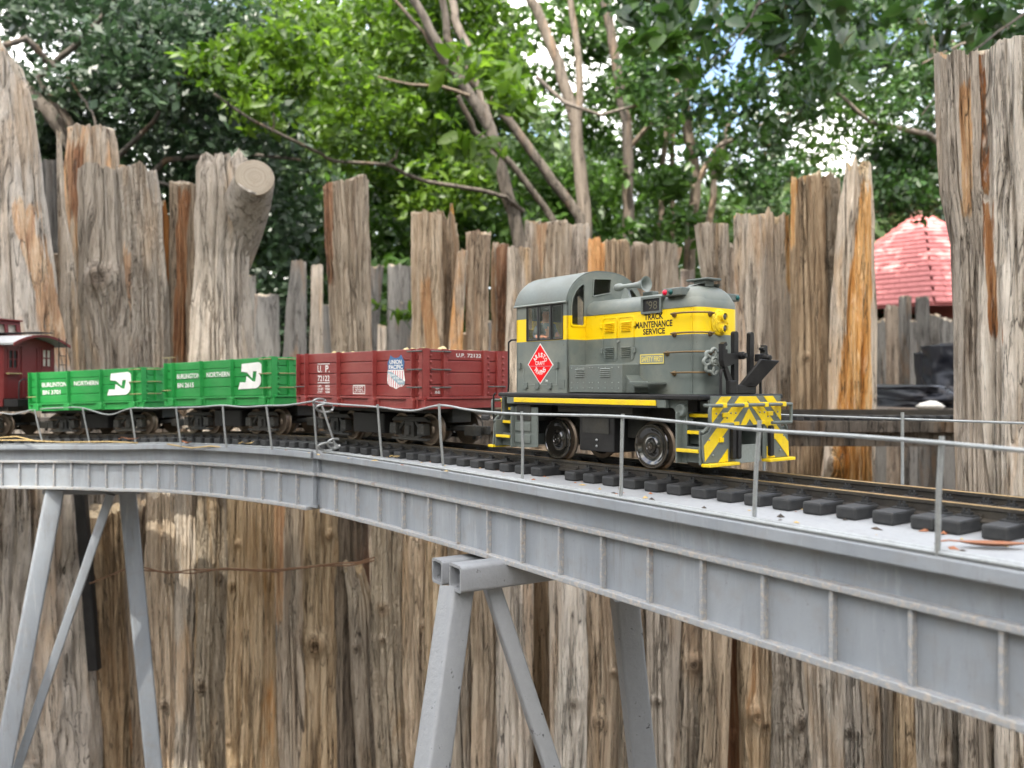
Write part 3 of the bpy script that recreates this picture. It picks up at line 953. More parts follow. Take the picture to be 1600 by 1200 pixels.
# box between the wheels
mb = MB(); mb.box(-18, 19, -33, 33, 9.5, 35); mb.build('equipment_box', 'black_plastic', L, None, 0.8)
mb = MB().mat('dark_underframe'); mb.box(-14, 14, -33.6, -33.1, 23, 34); mb.mat('galvanised')
for z in (13.5, 18): mb.dome((1, -33.1, z), (0, -1, 0), 1.1)
mb.build('box_cover', None, L, 40)

# wheels
for wx in (-50, 50):
    for sy in (-1, 1):
        y = sy * 28
        mb = MB().mat('wheel_metal')
        ax = (0, sy, 0)
        mb.lathe([(-7.2, 14), (-7.2, 17.6), (-5.6, 17.9), (-4.6, 16.2), (-0.5, 15.75), (0, 15.3), (0, 14.4), (-0.5, 14.0), (-0.5, 13.4), (0.0, 13.1), (-0.2, 12.4), (-1.6, 11.0), (-2.2, 8.6), (-1.8, 6.2), (-0.8, 5.0), (0.5, 4.7), (0.6, 4.0), (0.1, 3.6), (0.2, 2.6), (0.9, 2.2), (0.9, 1.1), (0.4, 0.6)], (wx, y, 15.9), ax, 56)
        w = mb.build('wheel', None, L, 35)
        m2 = MB().mat('worn_wheel'); m2.lathe([(-7.25, 14.2), (-7.25, 17.65), (-5.55, 17.95), (-4.5, 16.25), (-1.2, 15.95)], (wx, y, 15.9), ax, 56, False)
        m2.build('tyre', None, w, 35)
    MB().cyl((wx, -24, 15.9), (wx, 24, 15.9), 3, 12).build('axle', 'dark_underframe', L, 40)
    for sy in (-1, 1):
        mb = MB(); mb.box(wx - 17, wx + 17, sy * 19, sy * 18, 12, 44); mb.build('frame_plate', 'dark_underframe', L, None, 0.5)

# rear inner skirts (grey panels beside the rear wheels)
for s in (-1, 1):
    mb = MB(); mb.prism([(-88, 41), (-58, 41), (-58, 9.5), (-80, 8), (-88, 9)], 0, 1.2, lambda u, v, d: (u, s * (40 + d), v))
    pn = mb.build('rear_skirt', 'grey_plastic', L, None, 0.4)
    mb = MB()
    for z in (12, 21.5): mb.box(-86, -66, s * 41.2, s * 42.4, z, z + 7)
    mb.build('skirt_rib', 'grey_plastic', pn, None, 1.2)
    mb = MB(); mb.lathe([(0, 2.2), (0.4, 2.0), (0.4, 1.2)], (-70, s * 41.2, 14), (0, s, 0), 14)
    mb.build('lug_hole', 'black_plastic', pn, 30)
    # front skirt with bearing cap
    mb = MB(); mb.prism([(70, 49), (92, 49), (92, 8), (86, 8), (86, 34), (84, 39), (80, 43.6), (70, 43.8)], 0, 1.4, lambda u, v, d: (u, s * (38 + d), v))
    pn = mb.build('front_skirt', 'grey_plastic', L, None, 0.4)
    mb = MB(); mb.lathe([(0, 4.4), (2.2, 4.4), (3.2, 3.6), (3.0, 2.6), (2.2, 1.6), (2.0, 0.3)], (88.5, s * 39.4, 42.2), (0, s, 0), 24)
    mb.build('bearing_cap', 'grey_plastic', pn, 50)
    mb = MB(); mb.bolts([(88 + 2.1 * k, s * 39.4, 36) for k in range(5)], (0, s, 0), 0.45); mb.build('rivet', 'light_grey_plastic', pn, 40)

# step wells at the four corners
for e in (1, -1):
    for s in (-1, 1):
        X = lambda x: e * x
        root_m = MB()
        def bx(mb, x0, x1, y0, y1, z0, z1): mb.box(min(X(x0), X(x1)), max(X(x0), X(x1)), min(s * y0, s * y1), max(s * y0, s * y1), z0, z1)
        mb = root_m
        bx(mb, 87, 88.3, 20, 45, 8, 41)                      # inner cheek
        bx(mb, 88, 107, 20, 21.2, 18, 48)                    # back plate
        bx(mb, 107, 108.2, 20, 45.8, 8, 30)                  # outer cheek, low
        bx(mb, 107, 108.2, 20, 37, 30, 49)
        bx(mb, 88, 107, 25, 26, 30, 40); bx(mb, 88, 107, 31, 32, 20, 30)
        bx(mb, 88, 107, 38, 39, 8.5, 19)
        st_ = mb.build('step_well', 'grey_plastic', L, None, 0.5)
        for (y0, y1, z) in ((26, 33, 39.4), (31, 39, 28.6), (37.5, 46, 17.2)):
            mb = MB(); bx(mb, 88.4, 106.8, y0, y1 - 1.3, z - 1.2, z + 0.3); 
            t_ = mb.build('step', 'grey_plastic', L, None, 0.2)
            mb = MB(); bx(mb, 88.5, 106.7, y1 - 1.3, y1, z - 1.7, z + 0.6); mb.build('step_edge', 'yellow_paint', t_, None, 0.35)
        mb = MB()
        mb.tube([(X(110.4), s * 40, 33), (X(110.4), s * 42.5, 31), (X(109.5), s * 45.5, 28.5)], 1.0, 8).build('step_bracket', 'grey_plastic', L, 40)

# pilots (end plates) with chevrons
def pilot(e):
    F = (lambda u, v, d: (109 + d, u, v)) if e > 0 else (lambda u, v, d: (-109 - d, -u, v))
    outline = [(-37.2, 51.6), (37.2, 51.6), (37.2, 32), (39, 29), (45.5, 27), (46.5, 14), (47, 9), (17.5, 9), (17.5, 31.6), (-13, 31.6), (-13, 9), (-44, 9), (-45.5, 14), (-45.8, 27), (-39, 29), (-37.2, 32)]
    mb = MB(); mb.prism(list(reversed(outline)), 0, 1.4, F)
    pl = mb.build('pilot_plate', 'grey_plastic', L, None, 0.45)
    mb = MB(); mb.prism([(-13.5, 7), (18, 7), (18, 19), (-13.5, 19)], -3.0, -1.0, F); mb.build('pilot_sill', 'light_grey_plastic', pl, None, 0.4)
    mb = MB(); mb.prism([(-13.5, 19), (18, 19), (18, 32), (-13.5, 32)], -22.0, -20.0, F); mb.build('coupler_pocket', 'black_plastic', pl, None, 0.4)
    for sx in (-1, 1):
        regs = [[(-37.0, 31.2), (37.0, 31.2), (37.0, 51.4), (-37.0, 51.4)], [(sx * 13.6 if sx < 0 else 18, 9.2), (46.3 if sx > 0 else -44, 9.2), (45.2 if sx > 0 else -45.2, 26.8), (38.8 if sx > 0 else -38.8, 29), (37, 31), (17.6, 31) ] if sx > 0 else [(-43.8, 9.2), (-13.3, 9.2), (-13.3, 31.0), (-37, 31.0), (-38.8, 29), (-45.2, 26.8)]]
        if sx > 0: regs[1] = [(17.8, 9.2), (46.3, 9.2), (45.2, 26.8), (38.8, 29), (37, 31.0), (17.8, 31.0)]
        bands = [((-8.5, 3.8), (51.6, 9)), ((-27.5, -17), (51.6, 9))]
        for (tp, (z1, z0)) in bands:
            k = 1.16 * (z1 - z0)
            q = [(tp[0] - k, z0), (tp[1] - k, z0), (tp[1], z1), (tp[0], z1)]
            if sx > 0: q = [(-a, z) for a, z in q][::-1]
            for rg in regs:
                c = clip_convex(q, rg)
                if len(c) > 2:
                    if tp[1] > 0:   # inner band stops on the centre line
                        c = clip(c, (lambda p: p[0] <= 0.02) if sx < 0 else (lambda p: p[0] >= -0.02), lambda p, q_: (0, p[1] + (q_[1] - p[1]) * (0 - p[0]) / (q_[0] - p[0])))
                    if len(c) > 2:
                        mb = MB(); mb.prism(c, 1.45, 1.75, F); mb.build('chevron_stripe', 'yellow_paint', pl)
        q = [(-30.5, 9.3), (-21, 9.3), (-21, 17.5)] if sx < 0 else [(21, 17.5), (21, 9.3), (30.5, 9.3)]
        mb = MB(); mb.prism(q, 1.45, 1.75, F); mb.build('chevron_stripe', 'yellow_paint', pl)
        # bottom yellow foot ledge
        a, b = (-44.5, -14) if sx < 0 else (18.5, 48)
        mb = MB(); mb.prism([(a, 6.9), (b, 6.9), (b, 8.9), (a, 8.9)], -1, 6.0, F); mb.build('foot_ledge', 'yellow_paint', pl, None, 0.35)
        # hinge fittings and rivets
        mb = MB()
        for (u, v, w_, h_) in ((-27, 38, 6, 3), (-18, 32.5, 8, 2.4), (-30, 22, 4, 3)):
            u = u if sx < 0 else -u - w_
            mb.prism([(u, v), (u + w_, v), (u + w_, v + h_), (u, v + h_)], 1.5, 2.6, F)
        mb.build('pilot_bracket', 'yellow_paint', pl, None, 0.3)
        mb = MB()
        for (u, v) in [(sx * x, z) for x in (13, 18, 23, 28, 33) for z in (40.5,)] + [(sx * 32, 37.5), (sx * 22, 37.5), (sx * 40, 24), (sx * 36, 14)]:
            mb.dome(F(u, v, 1.6), (e, 0, 0), 0.75)
        mb.build('rivet', 'light_grey_plastic', pl, 40)
        # black lift levers hanging beside the pocket
        for dx in (0, 5.5):
            u = (-19.5 + dx) if sx < 0 else (21.5 + dx)
            if sx > 0 and dx: continue
            mb = MB(); mb.prism([(u, 10.5), (u + 3.6, 10.5), (u + 3.6, 31.5), (u, 31.5)], 1.8, 4.6, F); mb.build('lift_lever', 'black_plastic', pl, None, 1.0)
    mb = MB(); mb.prism([(-7.8, 32.4), (-2.0, 32.4), (2.0, 36.5), (5.8, 32.4), (11.0, 32.4), (1.6, 43.0), (0.8, 43.0)], 1.45, 1.75, F); mb.build('chevron_stripe', 'yellow_paint', pl)
    # wrap-around grab bar
    P = [(-40, 45.8, -2), (-42.5, 45.8, 2), (-42.0, 45.8, 6.2), (-38, 45.8, 7.0), (40, 45.8, 7.0), (43.5, 45.8, 5.5), (44, 44, 5), (44, 35, 5), (43.0, 33.2, 5.5), (38, 33.4, 6.4), (20, 33.4, 6.4)]
    P2 = [(-42.5, 45.0, 5.0), (-43.3, 43, 5), (-43.3, 35.5, 5), (-42, 34, 5.5), (-37, 33.6, 6.4), (-22, 33.6, 6.4)]
    for q in (P, P2): MB().tube([F(a, b, c) for a, b, c in q], 1.15, 8).build('grab_bar', 'grey_plastic', pl, 50)
    for u in (-34, -12, 10, 30): 
        mb = MB(); mb.prism([(u, 44.2), (u + 4, 44.2), (u + 4, 47.4), (u, 47.4)], 1.6, 8.4, F); mb.build('bar_clamp', 'yellow_paint', pl, None, 0.6)
    return pl
pilot(1); pilot(-1)

# couplers
def coupler(root, x0, e, z=16, mat='dark_underframe', ln=34):
    mb = MB()
    mb.box(min(x0, x0 + e * ln), max(x0, x0 + e * ln), -5, 5, z - 1, z + 4)
    x1 = x0 + e * ln
    mb.box(min(x1 - e * 9, x1 + e * 7), max(x1 - e * 9, x1 + e * 7), -9, -1, z - 5, z + 5)
    mb.box(min(x1, x1 + e * 4), max(x1, x1 + e * 4), -9, 9, z - 4, z + 4)
    mb.box(min(x1 + e * 4, x1 + e * 10), max(x1 + e * 4, x1 + e * 10), 4, 9, z - 4, z + 4)
    mb.cyl((x1 - e * 4, 0, z - 9), (x1 - e * 4, 0, z + 6), 2.2, 8)
    c = mb.build('coupler', mat, root, None, 0.8)
    return c
coupler(L, -100, -1, 18, ln=26)

# hood
def loft_hood(a0, a1, w, zb, zs, Rr, rc, name, rear_round=0.0, mat='loco_paint', nphi=8, top=None):
    """plan outline with rounded front corners, shoulders turned in over radius Rr"""
    mb = MB(); rings = []
    lev = [(zb, 0)] + [(zs + Rr * math.sin(R(90 * k / nphi)), Rr * (1 - math.cos(R(90 * k / nphi)))) for k in range(nphi + 1)]
    for z, d in lev:
        P = []
        ww = w - d; aa = a1 - d; r = max(0.6, rc - d * 0.4); r = min(r, ww - 0.2)
        ra = a0 + (d if rear_round else 0)
        rr = rear_round if rear_round else 0.01
        def arc(cx, cy, t0, rad, n):
            for k in range(n + 1):
                t = R(t0 + 90 * k / n); P.append((cx + rad * math.cos(t), cy + rad * math.sin(t), z))
        arc(aa - r, -ww + r, -90, r, 8); arc(aa - r, ww - r, 0, r, 8)
        arc(ra + rr, ww - rr, 90, rr, 5); arc(ra + rr, -ww + rr, 180, rr, 5)
        rings.append(P)
    n = len(rings[0]); vs = [v for r_ in rings for v in r_]; fs = []
    for i in range(len(rings) - 1):
        for k in range(n):
            a, b = i * n + k, i * n + (k + 1) % n; fs.append((a, b, b + n, a + n))
    # crowned lid
    cx = sum(v[0] for v in rings[-1]) / n
    vs.append((cx, 0, rings[-1][0][2] + (top or 0.3))); c = len(vs) - 1
    for k in range(n): fs.append(((len(rings) - 1) * n + k, (len(rings) - 1) * n + (k + 1) % n, c))
    mb.add(vs, fs)
    return mb.build(name, mat, L, 50)
hood = loft_hood(-22, 87.5, 23.2, 52.6, 112.3, 11.5, 9, 'hood')
dome = loft_hood(55, 87.0, 22.6, 112.0, 113.2, 15.5, 10, 'hood_dome', 12.0, top=0.8)
mb = MB(); mb.box(-20, 86.9, -23.6, -23.1, 111.6, 112.2); mb.build('hood_seam', 'grey_plastic', L, None, 0.2)
# panel seam down the nose and side
for a in (82.5,): 
    mb = MB(); mb.box(a, a + 0.5, -23.45, -22.6, 53, 111.3); mb.build('hood_seam', 'loco_paint', L)
# hood doors
for (x0, x1) in ((-3, 12.9), (13.8, 29.6)):
    mb = MB()
    o_, i_ = rrect(x0, x1, 76.5, 108.8, 3), rrect(x0 + 0.7, x1 - 0.7, 77.2, 108.1, 2.4)
    mb.prism(o_, 0, 0.55, near_side(-23.2), [i_])
    mb.prism(rrect(x0 + 1.1, x1 - 1.1, 77.6, 107.7, 2.2), 0, 0.35, near_side(-23.2))
    dr = mb.build('hood_door', 'loco_paint', L, None)
    for (z0, z1) in ((98.2, 104.6), (79.4, 86.3)):
        mb = MB(); q = x0 + 3.2
        for k in range(6):
            z = z0 + (z1 - z0) * k / 5
            mb.add([(q, -23.5, z - 0.5), (q + 9.4, -23.5, z - 0.5), (q + 9.4, -24.7, z - 0.15), (q, -24.7, z - 0.15), (q, -23.5, z + 0.45), (q + 9.4, -23.5, z + 0.45)], [(0, 1, 2, 3), (3, 2, 5, 4), (0, 3, 4), (1, 5, 2)])
        mb.build('louver', 'loco_paint', dr)
    mb = MB()
    for z in (82, 101): 
        hx = x0 - 1.6 if x0 < 5 else x1 - 0.2
        mb.box(hx, hx + 2.2, -25.0, -23.3, z, z + 4)
    mb.build('hinge', 'loco_paint', dr, None, 0.5)
MB().cyl((14.6, -23.2, 91), (14.6, -25.2, 91), 1.1, 10).build('door_latch', 'light_grey_plastic', L, 40)
# second louvred doors, far side mirrored simply
# letters on the hood
for txt, u0, u1, v0, v1 in (('TRACK', 39.5, 57.3, 104.9, 109.3), ('MAINTENANCE', 30.8, 65.6, 99.3, 104.0), ('SERVICE', 38.2, 59.0, 94.5, 98.8)):
    MB().text(txt, near_side(-23.2), u0, u1, v0, v1, 0, 0.12, 0.03).build('lettering', 'black_letters', L)
# safety plate
mb = MB(); mb.prism(rrect(35.6, 58.3, 73.6, 80.8, 0.4, 2), 0, 0.5, near_side(-23.2)); sp = mb.build('safety_plate', 'light_grey_plastic', L)
mb = MB(); mb.prism(rrect(35.8, 58.1, 73.8, 80.6, 0.4, 2), 0.5, 0.62, near_side(-23.2), [rrect(36.5, 57.4, 74.5, 79.9, 0.3, 2)]); mb.build('plate_border', 'yellow_letters', sp)
MB().text('SAFETY FIRST', near_side(-23.2), 37.1, 56.8, 75.3, 79.1, 0, 0.6, 0.02).build('lettering', 'yellow_letters', sp)
# number board
mb = MB(); mb.prism(rrect(37.3, 56.5, 109.2, 121.2, 0.8, 3), -6, 1.6, near_side(-23.2), [rrect(38.9, 54.9, 110.8, 119.6, 0.4, 2)])
nb = mb.build('number_board', 'grey_plastic', L, None, 0.4)
mb = MB(); mb.prism(rrect(38.8, 55, 110.7, 119.7, 0.4, 2), -1, 0.6, near_side(-23.2)); mb.build('number_panel', 'black_plastic', nb)
MB().text("'98", near_side(-23.2), 42.4, 52.2, 112.2, 118.2, 0, 0.75, 0.0).build('lettering', 'number_grey', nb)
# curved brass grab irons round the near nose corner
for (x0, z, ye) in ((67.5, 107.0, -10.5), (67.5, 93.6, -10.5), (61.0, 80.6, -10.5), (67.5, 66.7, -10.5)):
    P = [(x0, -23.2, z), (x0 + 0.3, -27.2, z + 0.4), (x0 + 3, -28.2, z + 0.5), (80, -28.0, z + 0.6), (86.5, -25.4, z + 0.6), (90.8, -20.5, z + 0.6), (92.0, -15, z + 0.5), (91.8, ye - 0.6, z + 0.4), (87.5, ye, z)]
    gb = MB().tube(P, 0.62, 8).build('grab_iron', 'brass_wire', L, 50)
    mb = MB(); mb.lathe([(0, 2.0), (1.2, 1.7), (1.6, 1.1)], (x0, -23.2, z), (0, -1, 0), 12); mb.lathe([(0, 2.0), (1.2, 1.7), (1.6, 1.1)], (87.5, ye, z), (1, 0, 0), 12)
    mb.build('grab_socket', 'brass_wire', gb, 40)
# headlight
hl = MB().lathe([(0, 9.0), (1.0, 9.0), (1.6, 8.4), (1.8, 7.2), (2.6, 6.8), (2.8, 0.2)], (87.3, -0.5, 101.4), (1, 0, 0), 40).build('headlight', 'yellow_paint', L, 40)
for z in (105.4, 97.2):
    mb = MB().mat('yellow_paint'); mb.lathe([(2.6, 3.3), (4.8, 3.2), (5.0, 2.5), (3.8, 2.4)], (87.3, 0.2, z), (1, 0, 0), 24)
    rim = mb.build('lamp_rim', None, hl, 40)
    MB().lathe([(3.0, 2.4), (4.1, 2.3), (4.7, 1.4), (4.9, 0.2)], (87.3, 0.2, z), (1, 0, 0), 20).build('lamp_lens', 'lens_clear', rim, 60)
mb = MB()
for k in range(12):
    t = R(30 * k + 15); mb.dome((89.0, -0.5 + 7.9 * math.cos(t), 101.4 + 7.9 * math.sin(t)), (1, 0, 0), 0.6)
for (y, z) in ((-5, 101.4), (5.2, 101.4), (-3.9, 106), (4.3, 104.6), (-3.4, 98), (4.0, 96.6)): mb.dome((90.0, y, z), (1, 0, 0), 1.0 if abs(y) > 4.9 else 0.6)
mb.build('headlight_bolt', 'yellow_paint', hl, 40)
# marker lights
mb = MB(); mb.box(58.5, 76, -26.2, -16, 119.8, 125.4); ml = mb.build('marker_light', 'grey_plastic', L, None, 0.8)
for a, m in ((61.4, 'lens_red'), (66.6, 'lens_green')):
    MB().lathe([(0, 1.9), (0.5, 1.8), (1.3, 1.2), (1.6, 0.2)], (a, -26.2, 122.6), (0, -1, 0), 18).build('marker_lens', m, ml, 60, label='red marker lens' if m == 'lens_red' else 'green marker lens')
mb = MB(); mb.box(67, 81, 12, 31, 118.2, 123.4); ml = mb.build('marker_light', 'grey_plastic', L, None, 0.8)
MB().lathe([(0, 1.9), (0.5, 1.8), (1.3, 1.2), (1.6, 0.2)], (81, 28.0, 120.8), (1, 0, 0), 18).build('marker_lens', 'lens_green', ml, 60, label='green marker lens')
# stack
mb = MB(); mb.box(69, 79, -5, 5, 127, 131.5); ex = mb.build('exhaust_stack', 'grey_plastic', L, None, 0.6)
mb = MB(); mb.box(64, 83.5, -7.5, 7.5, 131.3, 132.6); mb.build('stack_cap', 'grey_plastic', ex, None, 0.5)
# horn
hn = MB().lathe([(-4, 0.4), (-3.6, 2.6), (-1, 3.0), (1.5, 3.0), (2.2, 2.2), (5, 1.9), (14, 1.9), (20, 2.5), (24, 3.5), (27, 5.4), (28, 5.9), (27.6, 4.8), (24.5, 3.0), (22, 2.0), (20, 0.3)], (-2.5, -6, 133.4), (1, 0, 0), 28).build('horn', 'light_grey_plastic', L, 50)
mb = MB(); mb.prism([(0, 123), (10, 123), (7.5, 129), (6.5, 132), (4, 132), (1.5, 127)], -1.5, 1.5, lambda u, v, d: (u, -6 + d, v)); mb.build('horn_bracket', 'light_grey_plastic', hn, None, 0.4)
# hatch beside the horn
mb = MB(); mb.box(14, 24, 2, 9, 123, 129); mb.build('roof_vent', 'grey_plastic', L, None, 0.6)

# toolbox along the near side
mb = MB(); mb.box(-21, 34.8, -41, -23, 53.2, 73.6); tb = mb.build('toolbox', 'grey_plastic', L, None, 0.5)
mb = MB()
xs = [-18, -11.5, -5, 1.5, 4.5, 11, 18, 25, 31.5]
mb.bolts([(x, -41.0, z) for x in xs for z in (56.5, 60.5)] + [(x, -41, 71.3) for x in xs], (0, -1, 0), 0.55)
mb.build('rivet', 'light_grey_plastic', tb, 40)
for q in (-13.5, 13):
    mb = MB()
    for k in range(5):
        z = 65.0 + 1.35 * k
        mb.add([(q, -41, z - 0.5), (q + 10, -41, z - 0.5), (q + 10, -42, z - 0.1), (q, -42, z - 0.1), (q, -41, z + 0.45), (q + 10, -41, z + 0.45)], [(0, 1, 2, 3), (3, 2, 5, 4), (0, 3, 4), (1, 5, 2)])
    mb.build('louver', 'light_grey_plastic', tb)
mb = MB()
for k in range(30): mb.box(-20 + k * 1.85, -19.1 + k * 1.85, -24.6, -23.2, 73.6, 74.3)
mb.build('toolbox_piano_hinge', 'light_grey_plastic', tb)
mb = MB(); mb.box(-21, 50, 23, 41, 53.2, 73.6); mb.build('toolbox', 'grey_plastic', L, None, 0.5)
mb = MB(); mb.box(43, 61, -43, -24, 59.2, 60.9); bs = mb.build('foot_board', 'grey_plastic', L, None, 0.4)
mb = MB()
for k in range(14): mb.box(44 + k * 1.22, 44.6 + k * 1.22, -43.2, -42.2, 60.7, 61.3)
mb.build('tread_teeth', 'light_grey_plastic', bs)
mb = MB(); mb.prism([(34.8, 53.3), (43, 53.3), (43, 57), (34.8, 66)], 0, 14, near_side(-23.3)); mb.build('toolbox_end', 'grey_plastic', L, None, 0.4)

# brake wheel on the nose
bw = MB()
C0 = Vector((95, -15.5, 74.5)); ax = Vector((1, -0.25, 0)).normalized()
ry = Vector((0.25, 1, 0)).normalized(); rz = Vector((0, 0, 1))
P = []
for k in range(65):
    t = 2 * math.pi * k / 64; rad = 7.9 + 0.75 * math.cos(8 * t)
    P.append(C0 + ry * rad * math.cos(t) + rz * rad * math.sin(t))
bw.tube(P, 1.15, 8, cap=False)
for k in range(6):
    t = R(60 * k + 20); bw.tube([C0 + (ry * math.cos(t) + rz * math.sin(t)) * 2.5, C0 + ax * 0.8 + (ry * math.cos(t) + rz * math.sin(t)) * 5, C0 + (ry * math.cos(t) + rz * math.sin(t)) * 7.6], 0.8, 6)
bw.lathe([(-1.5, 3.2), (1, 3.4), (1.8, 2.6), (1.2, 1.5), (2.2, 1.0)], C0, ax, 20)
bw.build('brake_wheel', 'light_grey_plastic', L, 50)
MB().cyl(C0, C0 - Vector((8.5, 0, 0)), 1.5, 10).build('brake_shaft', 'grey_plastic', L, 40)

# black coupler bars and hooks standing on the front deck
def bar2(x0, x1, y0, y1, z0, z1, name='lift_bar', bev=0.8, par=L): return MB().box(x0, x1, y0, y1, z0, z1).build(name, 'black_plastic', par, None, bev)
MB().prism(rrect(-3, 1.5, 52.6, 95, 2.1, 4), 0, 3, front_face(99)).build('lift_bar', 'black_plastic', L, None, 0.5)
MB().prism(rrect(14.3, 18.6, 52.6, 95, 2.0, 4), 0, 3, front_face(99)).build('lift_bar', 'black_plastic', L, None, 0.5)
bar2(98.5, 103, -4.5, 20, 52.6, 59.0, 'bar_base'); bar2(100, 104, -10, -2, 52.6, 62)
MB().prism([(-17, 86), (-13.8, 87.4), (-12.6, 85.6), (-13.2, 84.6), (-14.6, 84.6), (-14.6, 82.6), (-12.6, 82.2), (-12.6, 79.8), (-5, 80), (-1, 80), (-1, 75), (-5, 73), (-12, 71.2), (-15.6, 71), (-17, 75)], 0, 4, front_face(100)).build('hook_plate', 'black_plastic', L, None, 0.4)
MB().prism([(-15, 73), (-11.5, 73), (-5, 62), (-5, 58), (-9, 60)], 0, 2.4, front_face(100)).build('hook_arm', 'black_plastic', L, None, 0.4)
MB().lathe([(0, 2.6), (3, 2.6), (3.2, 1.9), (5, 1.8), (5.2, 0.5)], (103, 1.5, 78.5), (1, 0, 0), 16).build('pivot_bolt', 'black_plastic', L, 30)
MB().prism([(20, 75), (20.5, 80), (26.5, 80.5), (26.6, 82.4), (25, 83), (25, 84.6), (26.8, 84.8), (27.4, 86.6), (30, 85.6), (30.6, 74)], 0, 4, front_face(101)).build('hook_plate', 'black_plastic', L, None, 0.4)
MB().lathe([(0, 2.4), (3, 2.4), (3.2, 1.8), (5, 1.7), (5.2, 0.5)], (105, 26, 77.5), (1, 0, 0), 16).build('pivot_bolt', 'black_plastic', L, 30)
# slanting blade
mb = MB()
q = [Vector((101, 3.5, 58.5)), Vector((104, 17, 57.5)), Vector((111, 34, 75.5)), Vector((107, 19, 76.5))]
nrm = (q[1] - q[0]).cross(q[3] - q[0]).normalized() * 1.2
mb.add([tuple(v - nrm) for v in q] + [tuple(v + nrm) for v in q], [(0, 1, 2, 3), (7, 6, 5, 4), (0, 4, 5, 1), (1, 5, 6, 2), (2, 6, 7, 3), (3, 7, 4, 0)])
mb.build('slanted_blade', 'black_plastic', L, None, 0.5)
for y in (-16, 27.3):
    dd = 4 if y < 0 else -4
    MB().tube([(101, y, 52.6), (101, y, 66), (101, y + dd * 0.15, 68.5), (101, y + dd * 0.6, 69.8), (101, y + dd, 69.5), (101, y + dd * 1.2, 68)], 1.0, 8).build('stanchion', 'black_plastic', L, 50)

# cab: walls as plates with real openings
CZ0, EAVE, TOP, HW = 52.6, 122.6, 147.0, 41.5
def roof_z(y, top=TOP, hw=HW, eave=EAVE):
    # flat-crowned arch that drops steeply at the eaves
    t = min(1, abs(y) / hw); return eave + (top - eave) * (1 - t ** 2.6) ** 0.62
arch = [(y, roof_z(y)) for y in [HW * math.sin(R(a)) for a in range(-90, 91, 6)]]
front_out = [(-HW, CZ0)] + arch[0:] + [(HW, CZ0)]
front_out = front_out[::-1]
def tall_window(sx):
    P = [(-37.8, 105.2), (-36.8, 104.2), (-25.6, 104.2), (-24.4, 105.4), (-24.4, 135.6), (-26.5, 136.0), (-30, 133.5), (-33.8, 129.5), (-36.6, 124.5), (-37.8, 119)]
    return P if sx < 0 else [(-x, z) for x, z in P][::-1]
small_window = [(-15.4, 128.6), (-14.6, 127.9), (2.6, 131.2), (3.4, 132.0), (4.4, 141.4), (3.8, 142.2), (-13.6, 141.0), (-14.6, 140.2)]
def inset(poly, d):
    cx = sum(p[0] for p in poly) / len(poly); cy = sum(p[1] for p in poly) / len(poly)
    w = max(p[0] for p in poly) - min(p[0] for p in poly); h = max(p[1] for p in poly) - min(p[1] for p in poly)
    return [(cx + (x - cx) * (1 - 2 * d / w), cy + (y - cy) * (1 - 2 * d / h)) for x, y in poly]
for e, a in ((1, -22.0), (-1, -84.3)):
    holes = [tall_window(-1), tall_window(1)] + ([small_window] if e > 0 else [])
    F = front_face(a) if e > 0 else (lambda u, v, d: (-84.3 - d, u, v))
    mb = MB(); mb.prism(front_out, -1.4, 0, F, holes)
    wl = mb.build('cab_end_wall', 'loco_paint', L, None)
    for h in holes:
        mb = MB(); mb.prism(inset(h, -1.0), 0.0, 0.7, F, [inset(h, 0.4)]); fr_ = mb.build('window_frame', 'loco_paint', wl, None, 0.25)
        mb = MB(); mb.prism(inset(h, 0.05), -1.0, -0.7, F); mb.build('window_glass', 'window_glass', wl)
